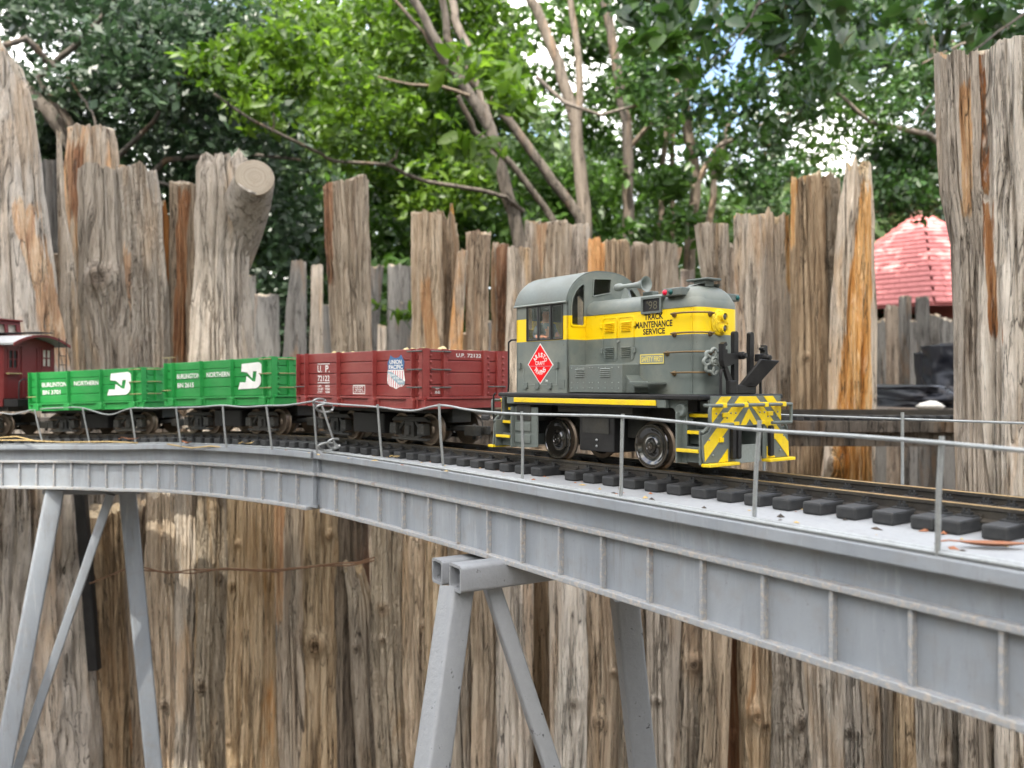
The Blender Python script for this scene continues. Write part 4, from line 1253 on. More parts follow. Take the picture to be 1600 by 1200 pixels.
for s in (-1, 1):
    F = (lambda u, v, d: (u, -41.5 - d, v)) if s < 0 else (lambda u, v, d: (u, 41.5 + d, v))
    win = [(-71.5, 93.6), (-27.2, 93.6), (-27.2, 121.2), (-71.5, 121.2)]
    mb = MB(); mb.prism([(-84.3, CZ0), (-22, CZ0), (-22, EAVE), (-84.3, EAVE)], -1.4, 0, F, [win])
    wl = mb.build('cab_side_wall', 'loco_paint', L, None)
    mb = MB(); mb.prism(win, -1.2, 0.5, F, [[(-70.6, 94.6), (-57.6, 94.6), (-57.6, 120.4), (-70.6, 120.4)], [(-55.6, 94.6), (-42.4, 94.6), (-42.4, 120.4), (-55.6, 120.4)], [(-40.4, 94.6), (-28.0, 94.6), (-28.0, 120.4), (-40.4, 120.4)]])
    wf = mb.build('window_frame', 'black_plastic', wl, None, 0.2)
    for (x0, x1, dd) in ((-70.6, -57.6, -0.9), (-55.6, -42.4, -0.5), (-40.4, -28.0, -0.9)):
        mb = MB(); mb.prism([(x0, 94.6), (x1, 94.6), (x1, 120.4), (x0, 120.4)], dd, dd + 0.25, F); mb.build('window_pane', 'window_glass', wf)
        mb = MB(); mb.prism([(x0 + 0.4, 95), (x1 - 0.4, 95), (x1 - 0.4, 120), (x0 + 0.4, 120)], dd + 0.3, dd + 0.7, F, [[(x0 + 1.2, 95.8), (x1 - 1.2, 95.8), (x1 - 1.2, 119.3), (x0 + 1.2, 119.3)]]); mb.build('pane_frame', 'grab_dark', wf)
    # hatch lines, latches, hinges
    mb = MB()
    mb.prism([(-75.5, 58.6), (-34, 58.6), (-34, 59.1), (-75.5, 59.1)], 0, 0.35, F)
    mb.prism([(-75.5, 59.1), (-75.0, 59.1), (-75.0, 72), (-75.5, 72)], 0, 0.35, F); mb.prism([(-34.5, 59.1), (-34, 59.1), (-34, 72), (-34.5, 72)], 0, 0.35, F)
    mb.build('hatch_edge', 'light_grey_plastic', wl)
    for x in (-72, -57.5, -42.5):
        mb = MB(); mb.prism(rrect(x - 2.4, x + 2.4, 56.8, 60.6, 0.6, 2), 0, 1.0, F); mb.prism(rrect(x - 2.2, x + 2.2, 55.6, 57.2, 0.5, 2), 0, 1.8, F); mb.build('hinge', 'grey_plastic', wl, None, 0.2)
    for x in (-79.5, -33.5):
        mb = MB(); mb.prism(rrect(x - 1.8, x + 1.8, 71.5, 76.5, 0.8, 2), 0, 2.0, F); mb.prism(rrect(x - 3.2, x + 0.6, 73, 75, 0.5, 2), 0, 1.2, F); mb.build('latch', 'grey_plastic', wl, None, 0.3)
    mb = MB(); mb.prism(rrect(-32, -25.2, 56, 63, 0.4, 2), 0, 0.4, F); mb.build('small_panel', 'grey_plastic', wl, None)
# cab roof shell
mb = MB(); vs = []; fs = []
ys = [(HW + 1.2) * math.sin(R(a)) for a in range(-90, 91, 5)]
for (x, k) in ((-86.0, 0), (-22.8, 0)):
    for y in ys: vs.append((x, y, roof_z(y, TOP + 0.9, HW + 1.2, EAVE - 1.4) + 0.3))
    for y in ys: vs.append((x, y * 0.965, roof_z(y * 0.965, TOP - 0.6, HW + 0.4, EAVE - 1.4) ))
n = len(ys)
for i in range(n - 1):
    fs += [(i, i + 1, 2 * n + i + 1, 2 * n + i), (n + i, 3 * n + i, 3 * n + i + 1, n + i + 1), (i, n + i, n + i + 1, i + 1), (2 * n + i, 2 * n + i + 1, 3 * n + i + 1, 3 * n + i)]
fs += [(0, 2 * n, 3 * n, n), (n - 1, 2 * n - 1, 4 * n - 1, 3 * n - 1)]
mb.add(vs, fs).build('cab_roof', 'grey_plastic', L, 45)
for s in (-1, 1):
    MB().tube([(-86.2, s * 42.6, EAVE - 0.7), (-54, s * 42.9, EAVE - 0.7), (-22.6, s * 42.6, EAVE - 0.7)], 0.8, 8).build('roof_gutter', 'light_grey_plastic', L, 50)
mb = MB(); mb.box(-83, -23.5, -39.5, 39.5, 52.7, 56); mb.box(-40, -24, -24, 24, 56, 92); mb.build('cab_floor', 'black_plastic', L)
MB().box(-66, -46, -34, -16, 56, 80).build('seat', 'black_plastic', L, None, 1.5)
# maker's diamond
D = [(-54.2, 91.6), (-69.6, 75.0), (-54.2, 59.2), (-38.3, 74.2)]
dm = MB(); dm.prism(D[::-1], 0, 0.25, near_side(-41.5)); dm = dm.build('emblem', 'white_letters', L, label='red diamond emblem edged in white')
MB().prism(inset(D, 1.1)[::-1], 0.25, 0.4, near_side(-41.5)).build('emblem_field', 'decal_red', dm)
cx_, cz_ = -54.0, 75.2
def arc_text(txt, rad, a_mid, spread, h, flip, par, w=3.0):
    mb = MB()
    for i, ch in enumerate(txt):
        t = (i - (len(txt) - 1) / 2) / (len(txt) - 1) * spread
        a = a_mid - t if not flip else a_mid + t
        rr_ = rad
        px_, pz_ = cx_ + rr_ * math.cos(R(a)), cz_ + rr_ * 0.95 * math.sin(R(a))
        rot = R(a - 90) if not flip else R(a + 90)
        ww = 1.0 if ch == 'I' else w
        vs, fs = text_mesh(ch, 0.03)
        xs = [v[0] for v in vs]; ys_ = [v[1] for v in vs]
        P = []
        for x, y in vs:
            u = (x - (min(xs) + max(xs)) / 2) / (max(xs) - min(xs)) * ww; v = (y - (min(ys_) + max(ys_)) / 2) / (max(ys_) - min(ys_)) * h
            P.append((px_ + u * math.cos(rot) - v * math.sin(rot), -41.93, pz_ + u * math.sin(rot) + v * math.cos(rot)))
        mb.add(P, fs)
    mb.build('lettering', 'white_letters', par)
arc_text('ARISTO', 7.6, 88, 122, 3.7, False, dm, 2.7)
arc_text('TRAINS', 7.0, -92, 100, 3.7, True, dm, 2.6)
MB().text('CRAFT', near_side(-41.5), -59.8, -48.3, 74.4, 77.4, 0, 0.43, 0.01).build('lettering', 'white_letters', dm)
MB().prism([(-68, 73.6), (-40, 73.2), (-40, 73.45), (-68, 73.85)], 0.4, 0.43, near_side(-41.5)).build('emblem_line', 'decal_faded', dm)
MB().text('TM', near_side(-41.5), -48.3, -45.4, 61.2, 62.9, 0, 0.12, 0.02).build('lettering', 'white_letters', L)
# rear handrails
for s in (-1, 1):
    MB().tube([(-85, s * 36, 96), (-97, s * 37, 96), (-99.5, s * 38, 94), (-99.5, s * 38, 60), (-99.5, s * 38.5, 53)], 0.8, 8).build('handrail', 'black_plastic', L, 50)
    MB().tube([(-111, s * 43, 52), (-113, s * 43.5, 50), (-113, s * 43.5, 30), (-112, s * 43, 26)], 0.8, 8).build('handrail', 'black_plastic', L, 50)
mb = MB(); mb.box(-87, -84.3, -8, 8, 60, 96); mb.box(-88, -84.3, -30, -24, 72, 90); mb.build('rear_door', 'dark_underframe', L, None, 0.6)

# ------------------------------------------------------------------ the driver
def skin_figure(name, joints, edges, radii, mats, matfn, root):
    me = bpy.data.meshes.new(name)
    me.from_pydata([tuple(c * 0.001 for c in j) for j in joints], edges, [])
    o = bpy.data.objects.new(name, me); link(o, root)
    sk = o.modifiers.new('skin', 'SKIN')
    for i, r_ in enumerate(radii):
        me.skin_vertices[0].data[i].radius = (r_[0] * 0.001, r_[1] * 0.001)
    me.skin_vertices[0].data[0].use_root = True
    sb = o.modifiers.new('sub', 'SUBSURF'); sb.levels = 2; sb.render_levels = 2
    dg = bpy.context.evaluated_depsgraph_get()
    ev = o.evaluated_get(dg)
    m2 = bpy.data.meshes.new_from_object(ev)
    o.modifiers.clear(); o.data = m2
    m2.materials.clear()
    for m in mats: m2.materials.append(MATS[m])
    for p_ in m2.polygons:
        p_.material_index = matfn(p_.center * 1000); p_.use_smooth = True
    return o
man = empty('person', L.matrix_basis @ Vector((-0.066, -0.0272, 0.0815)), -R(52.0), 'seated toy driver in dark shirt and cap, bare forearm on the cab window sill', 'person')
J = [(0, 0, 1), (0.5, 0, 8), (1, 0, 17), (1, 0, 24.5), (1.5, 0, 28.5), (2.2, 0, 33), (2.2, 0, 38),            # pelvis..crown
     (1, -7.5, 22.5), (1.5, -10.5, 16), (7, -12.2, 15.3), (12.5, -12.8, 15.2), (15.5, -12.9, 15.4),           # near arm along the sill
     (1, 7.5, 22.5), (5, 9, 15), (13, 6, 13), (16, 5, 13),                                                      # far arm
     (9, -4, 2), (15, -4.5, -8), (9, 4, 2), (15, 4.5, -8)]
E_ = [(0, 1), (1, 2), (2, 3), (3, 4), (4, 5), (5, 6), (3, 7), (7, 8), (8, 9), (9, 10), (10, 11), (3, 12), (12, 13), (13, 14), (14, 15), (0, 16), (16, 17), (0, 18), (18, 19)]
RR = [(5, 6), (5, 6.3), (5.2, 6.8), (3.5, 4.5), (2.2, 2.2), (3.6, 3.2), (3.2, 3.0), (3.6, 3.6), (3.0, 3.0), (2.3, 2.3), (1.7, 1.7), (1.6, 1.2), (3.6, 3.6), (3, 3), (2, 2), (1.6, 1.3), (3.4, 3.4), (2.6, 2.6), (3.4, 3.4), (2.6, 2.6)]
def mf(c):
    if c.z > 27: return 1
    if c.x > 5.5 and c.z > 9: return 1
    return 0
skin_figure('body', J, E_, RR, ['shirt', 'skin'], mf, man)
mb = MB(); mb.lathe([(0, 4.0), (0.5, 4.4), (1.5, 4.1), (3.5, 3.9), (4.8, 3.2), (5.2, 0.3)], (2.2, 0, 36.5), (0, 0, 1), 20); mb.box(4, 9.0, -2.8, 2.8, 36.4, 37.2); mb.build('cap', 'hat', man, 50)
for k in range(5):
    y = -15.2 + 1.0 * k
    MB().tube([(15.6, y, 15.2), (17.8 + (0.5 if k in (1, 2, 3) else 0), y, 14.9), (19.2 + (0.6 if k in (1, 2) else 0), y, 14.2)] if k < 4 else [(14.6, -11.2, 15.2), (15.8, -10.2, 15.0), (17.2, -9.8, 14.6)], 0.48, 6).build('finger', 'skin', man, 60)
mb = MB(); mb.dome((5.6, 0, 33.2), (1, 0, -0.2), 0.7, 1.2, 8); mb.build('nose', 'skin', man, 60)
for y in (-3.4, 3.4): MB().lathe([(-0.3, 1.1), (0.3, 0.9)], (2.0, y, 33.5), (0, 1 if y > 0 else -1, 0), 10).build('ear', 'skin', man, 60)
for y in (-1.3, 1.3): MB().dome((5.35, y, 34.4), (1, 0, 0), 0.45, 0.4, 8).build('eye', 'black_letters', man, 60)

# ------------------------------------------------------------------ gondola wagons
def truck(root, cx, mat='dark_underframe'):
    tk = None
    mb = MB()
    for s in (-1, 1):
        Y = lambda a, b: (min(s * a, s * b), max(s * a, s * b))
        y0, y1 = Y(31, 36)
        mb.box(cx - 28, cx + 28, y0, y1, 4.5, 7.0)                 # tie bar
        mb.prism([(cx - 30, 23), (cx + 30, 23), (cx + 24, 27.5), (cx - 24, 27.5)], 0, 4, lambda u, v, d: (u, s * (31 + d), v))
        for q in (-6, 6): mb.prism([(cx + q - 2.2, 7), (cx + q + 2.2, 7), (cx + q * 0.8 + 2, 23), (cx + q * 0.8 - 2, 23)], 0, 4.6, lambda u, v, d: (u, s * (31 + d), v))
        y0, y1 = Y(31, 35.4); mb.box(cx - 5, cx + 5, y0, y1, 7, 23)
        y0, y1 = Y(35, 38); mb.box(cx - 3, cx + 3, y0, y1, 10, 19)
        for q in (-1, 1):
            x0 = cx + q * 22
            mb.prism([(x0 - 5.5, 10), (x0 + 5.5, 10), (x0 + 4.6, 21), (x0 - 4.6, 21)], 0, 8, lambda u, v, d: (u, s * (31 + d), v))
            mb.prism([(cx + q * 8, 22), (x0 - q * 4, 12), (x0 - q * 2, 14), (cx + q * 10, 24)], 0, 3, lambda u, v, d: (u, s * (32 + d), v))
            mb.prism([(cx + q * 6, 5), (x0 + q * 2, 10), (x0 + q * 2, 12), (cx + q * 6, 8)], 0, 3, lambda u, v, d: (u, s * (32 + d), v))
    mb.box(cx - 6, cx + 6, -33, 33, 12, 30)
    tk = mb.build('truck_frame', mat, root, None, 0.7)
    mb = MB()
    for s in (-1, 1):
        for q in (-1, 1):
            for z in (12.5, 18.5): mb.dome((cx + q * 22 - 3, s * 39, z), (0, s, 0), 0.8); mb.dome((cx + q * 22 + 3, s * 39, z), (0, s, 0), 0.8)
    mb.build('journal_bolt', 'grab_dark', tk, 40)
    for q in (-1, 1):
        for s in (-1, 1):
            MB().lathe([(-6.2, 13), (-6.2, 17.2), (-5.0, 17.4), (-4.2, 15.8), (0, 15.3), (0, 13.4), (-1.6, 12.4), (-1.6, 6), (0, 4), (0, 1)], (cx + q * 22, s * 27.5, 15.5), (0, s, 0), 36).build('wheel', 'worn_wheel', root, 35)
        MB().cyl((cx + q * 22, -26, 15.5), (cx + q * 22, 26, 15.5), 2.4, 10).build('axle', mat, root, 40)

RIBS = (-92, -29.5, 34.5, 96.5)
def gondola(root, pm, grab, letters):
    HWD, HL = 52.0, 109.0
    zs = [47.4, 59.0, 70.6, 82.0, 92.6]
    for s in (-1, 1):
        for k in range(4):
            mb = MB(); y0, y1 = sorted((s * (HWD - 2.6), s * (HWD + random.uniform(-0.15, 0.15))))
            mb.box(-HL, HL, y0, y1, zs[k] + 0.28, zs[k + 1] - 0.28); mb.build('plank', pm, root, None, 0.55)
        for e in (-1, 1) if s > 0 else ():
            for k in range(4):
                mb = MB(); x0, x1 = sorted((e * (HL + 1.5), e * (HL - 1.5)))
                mb.box(x0, x1, -HWD + 2.8, HWD - 2.8, zs[k] + 0.28, zs[k + 1] - 0.28); mb.build('plank', pm, root, None, 0.55)
        F = lambda u, v, d: (u, s * (HWD + d), v)
        sg = 1 if s < 0 else -1
        for r_ in RIBS + (-111.5,):
            mb = MB()
            mb.prism([(r_ - 6.3, 47.6), (r_ + 0.6, 47.6), (r_ + 0.6, 92.4), (r_ - 6.3, 92.4)] if r_ > -105 else [(r_ - 1.5, 47.6), (r_ + 2.6, 47.6), (r_ + 2.6, 92.4), (r_ - 1.5, 92.4)], 0.1, 1.2, F)
            mb.prism([(r_, 47.0), (r_ + 1.1, 47.0), (r_ + 1.1, 92.6), (r_, 92.6)] if r_ > -105 else [(r_ + 2.4, 47), (r_ + 3.5, 47), (r_ + 3.5, 92.6), (r_ + 2.4, 92.6)], 0.1, 5.0, F)
            zb = [50.3 + 5.95 * k for k in range(7)]
            mb.bolts([F(r_ - 3.3 if r_ > -105 else r_ + 0.5, z, 1.2) for z in zb], (0, s, 0), 1.75, 8)
            mb.build('side_post', pm, root, 30)
        # corner angle
        mb = MB()
        mb.prism([(106.3, 44.6), (111.6, 44.6), (111.6, 92.8), (106.3, 92.8)], 0.1, 3.0, F)
        mb.bolts([F(104.4, 50.3 + 5.95 * k, 1.0) for k in range(7)], (0, s, 0), 1.75, 8)
        mb.prism([(102.5, 47.6), (106.3, 47.6), (106.3, 92.4), (102.5, 92.4)], 0.1, 1.1, F)
        mb.build('corner_post', pm, root, 30)
        # ledge between posts, sill, pockets
        cuts = [-110] + list(RIBS) + [110]
        for k in range(len(cuts) - 1):
            a, b = cuts[k] + (4 if k else 0), cuts[k + 1] - (7.5 if k < len(cuts) - 2 else 0)
            mb = MB(); mb.prism([(a, 44.9), (b, 44.9), (b, 47.2), (a, 47.2)], -2, 3.4, F); mb.build('ledge', pm, root, None, 0.4)
        mb = MB(); mb.prism([(-HL - 2, 36.6), (HL + 2, 36.6), (HL + 2, 44.8), (-HL - 2, 44.8)], -3, 1.2, F)
        mb.prism([(-HL - 2, 35.8), (HL + 2, 35.8), (HL + 2, 37.2), (-HL - 2, 37.2)], -3, 2.6, F); mb.build('side_sill', pm, root, None, 0.4)
        for r_ in RIBS:
            mb = MB(); mb.prism([(r_ - 7.5, 36.2), (r_ + 3, 36.2), (r_ + 3, 44.0), (r_ + 1.2, 46.9), (r_ - 5.7, 46.9), (r_ - 7.5, 44)], 1.0, 5.2, F); mb.build('post_pocket', pm, root, None, 0.5)
            MB().prism([(r_ + 5.5, 37), (r_ + 7.5, 37), (r_ + 7.5, 44.6), (r_ + 5.5, 44.6)], 1, 2.4, F).build('sill_rib', pm, root, None, 0.3)
    for e in (-1, 1):
        F = lambda u, v, d: (e * (HL + 1.5 + d), u, v)
        for (b0, b1, w0) in ((-31.5, -24, -28.5), (22.5, 30, 23.2), (41, 50, 41.5)) if e > 0 else ((-31.5, -24, -28.5), (22.5, 30, 23.2)):
            mb = MB(); mb.prism([(b0 - 0.0, 47.6), (b1, 47.6), (b1, 92.4), (b0, 92.4)], 0.1, 1.2, F)
            mb.prism([(w0 - 2.4, 47.2), (w0 + 2.4, 47.2), (w0 + 2.4, 92.6), (w0 - 2.4, 92.6)], 0.1, 2.6, F)
            mb.bolts([F(b1 - 2.3 + (0.8 if b0 > 40 else 0), 50.3 + 5.95 * k, 1.2) for k in range(7)], (e, 0, 0), 1.75, 8); mb.build('end_post', pm, root, 30)
        for s in (-1, 1):
            mb = MB(); mb.prism([(s * 47.0, 44.6), (s * 55, 44.6), (s * 55, 92.8), (s * 47.0, 92.8)], 0.1, 1.5, F)
            mb.bolts([F(s * 44.8, 50.3 + 5.95 * k, 0.4) for k in range(7)], (e, 0, 0), 1.75, 8); mb.build('corner_post', pm, root, 30)
        mb = MB(); mb.prism([(-52, 45.0), (52, 45.0), (52, 47.3), (-52, 47.3)], -2, 4.5, F); mb.build('end_shelf', pm, root, None, 0.4)
        mb = MB(); mb.prism([(-54, 36), (54, 36), (54, 44.8), (-54, 44.8)], -3, 3.0, F); mb.build('end_sill', pm, root, None, 0.5)
    MB().box(-HL + 1, HL - 1, -49, 49, 45, 48.5).build('floor', pm, root)
    mb = MB()
    for s in (-1, 1): mb.box(-HL + 1.6, HL - 1.6, min(s * 48.6, s * 49.3), max(s * 48.6, s * 49.3), 48.6, 92)
    for e in (-1, 1): mb.box(min(e * 106.6, e * 107.4), max(e * 106.6, e * 107.4), -48.5, 48.5, 48.6, 92)
    mb.build('inner_lining', pm, root)
    # grab irons
    def iron(p, q, n_):
        p, q, n_ = Vector(p), Vector(q), Vector(n_)
        d_ = (q - p).normalized()
        MB().tube([p, p + n_ * 2.6, p + n_ * 3.6 + d_ * 0.8, q + n_ * 3.6 - d_ * 0.8, q + n_ * 2.6, q], 0.72, 8).build('grab_iron', grab, root, 50)
    for z in (90.0, 73.0, 56.3):
        iron((89.5, -HWD - 1, z), (110, -HWD - 1, z), (0, -1, 0)); iron((HL + 2, -44.6, z), (HL + 2, -22.5, z), (1, 0, 0))
        iron((89.5, HWD + 1, z), (110, HWD + 1, z), (0, 1, 0)); iron((-HL - 2, 44.6, z), (-HL - 2, 22.5, z), (-1, 0, 0))
    iron((-113, -HWD - 1, 56.5), (-96, -HWD - 1, 56.5), (0, -1, 0)); iron((HL + 2, 27.5, 56.8), (HL + 2, 50, 56.8), (1, 0, 0))
    # underframe
    mb = MB(); mb.box(-104, 104, -12, 12, 22, 36); mb.box(-100, 100, -44, 44, 32, 36); mb.build('underframe', 'dark_underframe', root, None, 0.6)
    mb = MB(); mb.box(-28, 26, -36, 36, 9.5, 30); bx_ = mb.build('battery_box', 'black_plastic', root, None, 0.6)
    mb = MB()
    for k in range(10): mb.box(-27, 25, -37.0, -36.1, 10.3 + 1.95 * k, 11.3 + 1.95 * k)
    mb.build('box_slat', 'black_plastic', bx_)
    truck(root, -66); truck(root, 66)
    coupler(root, 92, 1, 15, ln=34); coupler(root, -92, -1, 15, ln=34)
    letters(root, near_side(-HWD))

def place_car(name, s, label, group):
    p, h = trk(s); pa, pb = trk(s - 0.066)[0], trk(s + 0.066)[0]
    pitch = -math.atan2(pb.z - pa.z, 0.132)
    e = empty(name, (p.x, p.y, (pa.z + pb.z) / 2), 0, label, 'toy wagon', group)
    e.rotation_euler = (Matrix.Rotation(-R(h - 1.5), 4, 'Z') @ Matrix.Rotation(pitch, 4, 'Y')).to_euler()
    return e
GG = 'open plank wagons behind the switcher'
car1 = place_car('gondola_wagon', -0.328, 'oxide red open plank wagon numbered U.P. 72122, right behind the switcher', GG)
car2 = place_car('gondola_wagon', -0.620, 'green open plank wagon numbered BN 2615, coupled next to the red wagon', GG)
car3 = place_car('gondola_wagon', -0.912, 'green open plank wagon numbered BN 3701, coupled next to the dark red caboose', GG)
def T(mp, root, txt, u0, u1, v0, v1, mat='white_letters', d=0.22, w=0.012):
    return MB().text(txt, mp, u0, u1, v0, v1, 0, d, w).build('lettering', mat, root)
def red_letters(root, S):
    T(S, root, 'U.', -72.6, -63.8, 72.0, 79.4); T(S, root, 'P.', -57.2, -49.0, 72.0, 79.4)
    T(S, root, '72122', -72.4, -49.2, 62.4, 68.6)
    mb = MB(); mb.prism([(-72.6, 80.6), (-49, 80.6), (-49, 81.4), (-72.6, 81.4)], 0, 0.2, S); mb.prism([(-72.6, 60.4), (-49, 60.4), (-49, 61.2), (-72.6, 61.2)], 0, 0.2, S); mb.build('painted_line', 'white_letters', root)
    for k, (a, b) in enumerate((('CAPY.', '80000'), ('LD.LMT', '95700'), ('LT.WT', '40300'))):
        z = 56.0 - 3.1 * k
        T(S, root, a, -72.4, -72.4 + (8.6, 11, 9)[k], z, z + 2.3, w=0.02); T(S, root, b, -57.4, -49, z, z + 2.3, w=0.02)
    mb = MB(); mb.prism(rrect(-5.4, 15.8, 49.3, 58.5, 0.3, 2), 0, 0.2, S, [rrect(-4.6, 15.0, 50.1, 57.7, 0.3, 2)]); mb.build('painted_frame', 'white_letters', root)
    T(S, root, 'EQUIPT', -2.6, 13, 55.2, 57.2, w=0.02); T(S, root, 'RETURN', -1.5, 11.5, 52.8, 54.6, w=0.02); T(S, root, 'CITY, NEB. 36', -3.0, 13.4, 50.7, 52.3, w=0.02)
    # shield
    top = [(53.8, 79.8), (58.6, 87.4), (61.0, 86.0), (63.8, 84.9), (67.2, 84.5), (70.6, 84.9), (73.4, 86.2), (75.4, 87.6), (80.6, 80.4), (80.0, 77.0), (79.4, 73.2), (54.4, 73.2), (54.2, 77.0)]
    full = [(54.4, 73.2), (79.4, 73.2), (80.2, 68), (81.4, 63.2), (80.6, 59.2), (77.4, 57.2), (72.0, 56.4), (67.6, 54.6), (63.4, 56.2), (58.0, 57.2), (54.4, 59.4), (53.4, 63.2), (53.8, 68)]
    sh = MB(); sh.prism(full[::-1], 0, 0.3, S); sh = sh.build('shield_emblem', 'white_letters', root, label='striped shield with a blue top')
    MB().prism(top[::-1], 0, 0.3, S).build('shield_top', 'decal_blue', sh)
    for k in range(7):
        x = 56.2 + k * 3.55
        lo = 57.8 if k in (0, 6) else (57.0 if k in (1, 5) else 56.2)
        MB().prism([(x - 0.42, lo), (x + 0.42, lo), (x + 0.42, 72.4), (x - 0.42, 72.4)], 0.3, 0.42, S).build('shield_stripe', 'decal_crimson', sh)
    T(S, sh, 'UNION', 57.4, 76.4, 78.7, 82.9, d=0.45, w=0.03); T(S, sh, 'PACIFIC', 56.2, 78.2, 73.9, 78.1, d=0.45, w=0.03)
    mb = MB(); mb.prism([(53.2, 71.6), (60, 71.4), (81.6, 61.8), (80.4, 59.2), (72, 58.8), (62, 64.4)][::-1], 0.42, 0.5, S); mb.build('shield_ribbon', 'decal_faded', sh)
    for k, w_ in enumerate(('Road', 'of the', 'Stream')):
        x = 57 + k * 6.6; z = 67.2 - k * 3.1
        MB().text(w_, S, x, x + 9, z, z + 2.6, 0, 0.56, 0.02).build('lettering', 'white_letters', sh)
    Fr = lambda u, v, d: (110.5 + d, u, v)
    T(Fr, root, 'U.P.', -13.0, -2.0, 85.4, 89.0); T(Fr, root, '72122', 1.2, 19.4, 85.4, 89.0)
    T(Fr, root, 'NEW', -38.5, -34.0, 54.6, 56.4, w=0.03); T(Fr, root, '10-93', -39.2, -33.2, 50.2, 53.2, w=0.03)
BNP = [(445, 235), (745, 218), (780, 232), (806, 266), (822, 310), (826, 350), (818, 400), (800, 436), (775, 460), (788, 490), (796, 530), (792, 595), (778, 636), (750, 676), (700, 705), (370, 712), (405, 580), (515, 585), (530, 470), (640, 570), (690, 578), (722, 385), (650, 385), (635, 512), (540, 400), (430, 380)]
def green_letters(num, first, sm):
    def f(root, S):
        z0 = 71.2 if num == '2615' else 70.6
        T(S, root, first, -86.0, -35.5 if num == '2615' else -36.0, z0, z0 + 6.4, w=0.02)
        T(S, root, 'NORTHERN', -20.6, 27.2, z0 + 0.3, z0 + 6.6, w=0.02)
        T(S, root, 'BN ' + num, -85, -48.6, 59.6, 66.0, w=0.02)
        P = [(44.5 + (x - 370) / 455 * 47 , 87.0 - (y - 218) / 494 * 31.6) for x, y in BNP]
        mb = MB(); mb.prism(P[::-1], 0.2, 0.9, S); mb.build('railway_logo', 'white_letters', root, None, 0.15, label='white double letter emblem, a B with an N cut into it')
    return f
gondola(car1, 'oxide_paint', 'grab_dark', red_letters)
gondola(car2, 'green_paint', 'grab_tan', green_letters('2615', 'BURLINGTON', 0))
gondola(car3, 'green_paint', 'grab_tan', green_letters('3701', 'BURLINTON', 0))
# raised underside of the load: pale stones heaped in the red wagon
M1 = car1.matrix_basis
def rock(r, seed, sq=0.75):
    bm = bmesh.new(); bmesh.ops.create_icosphere(bm, subdivisions=2, radius=1)
    rg = random.Random(seed)
    ph = [rg.uniform(0, 6.28) for _ in range(6)]
    for v in bm.verts:
        n = 1 + 0.16 * math.sin(3 * v.co.x + ph[0]) + 0.14 * math.sin(4 * v.co.y + ph[1]) + 0.12 * math.sin(5 * v.co.z + ph[2]) + rg.uniform(-.07, .07)
        v.co *= n * r
        v.co.z *= sq
    me = bpy.data.meshes.new('stone'); bm.to_mesh(me); bm.free()
    return me
stones = [rock(0.0055, i) for i in range(5)]
for me in stones: me.materials.append(MATS['stone'])
rs = random.Random(11)
for i in range(46):
    o = bpy.data.objects.new('stone', stones[i % 5]); COL.objects.link(o)
    k = i < 20
    x = rs.uniform(58, 103) if i < 24 else rs.uniform(-98, 60); y = rs.uniform(-40, 42); z = (rs.uniform(84, 92.2) if i < 24 else rs.uniform(82, 87))
    if i in (40, 41, 42): x, y, z = (-55 + 18 * (i - 40), -43, 91.0)
    o.location = M1 @ Vector((x * .001, y * .001, z * .001)); o.rotation_euler = (rs.uniform(0, 3), rs.uniform(0, 3), rs.uniform(0, 3))
    o.scale = (rs.uniform(.45, .85),) * 3
    tag(o, 'pale yellow stone heaped inside the dark red open wagon', 'stone', 'pale stones loaded in the red open wagon')
ld = MB().box(-105, 105, -47, 47, 49, 80).build('cargo_fill', 'stone', car1, None, 2.0)
for i, (c, x, y, z) in enumerate(((car2, -70, -50.5, 93.4), )):
    mb = MB(); mb.tube([(0, 0, 0), (0, 0, 7)], 0.5, 6); mb.tube([(-8, 0, 7), (8, 2, 8)], 0.6, 6)
    o = mb.build('twig', 'grab_tan', None, 40); o.location = c.matrix_basis @ Vector((-.108, -.05, .0925)); tag(o, 'tiny bent twig caught on the rim of green wagon BN 2615', 'twig')

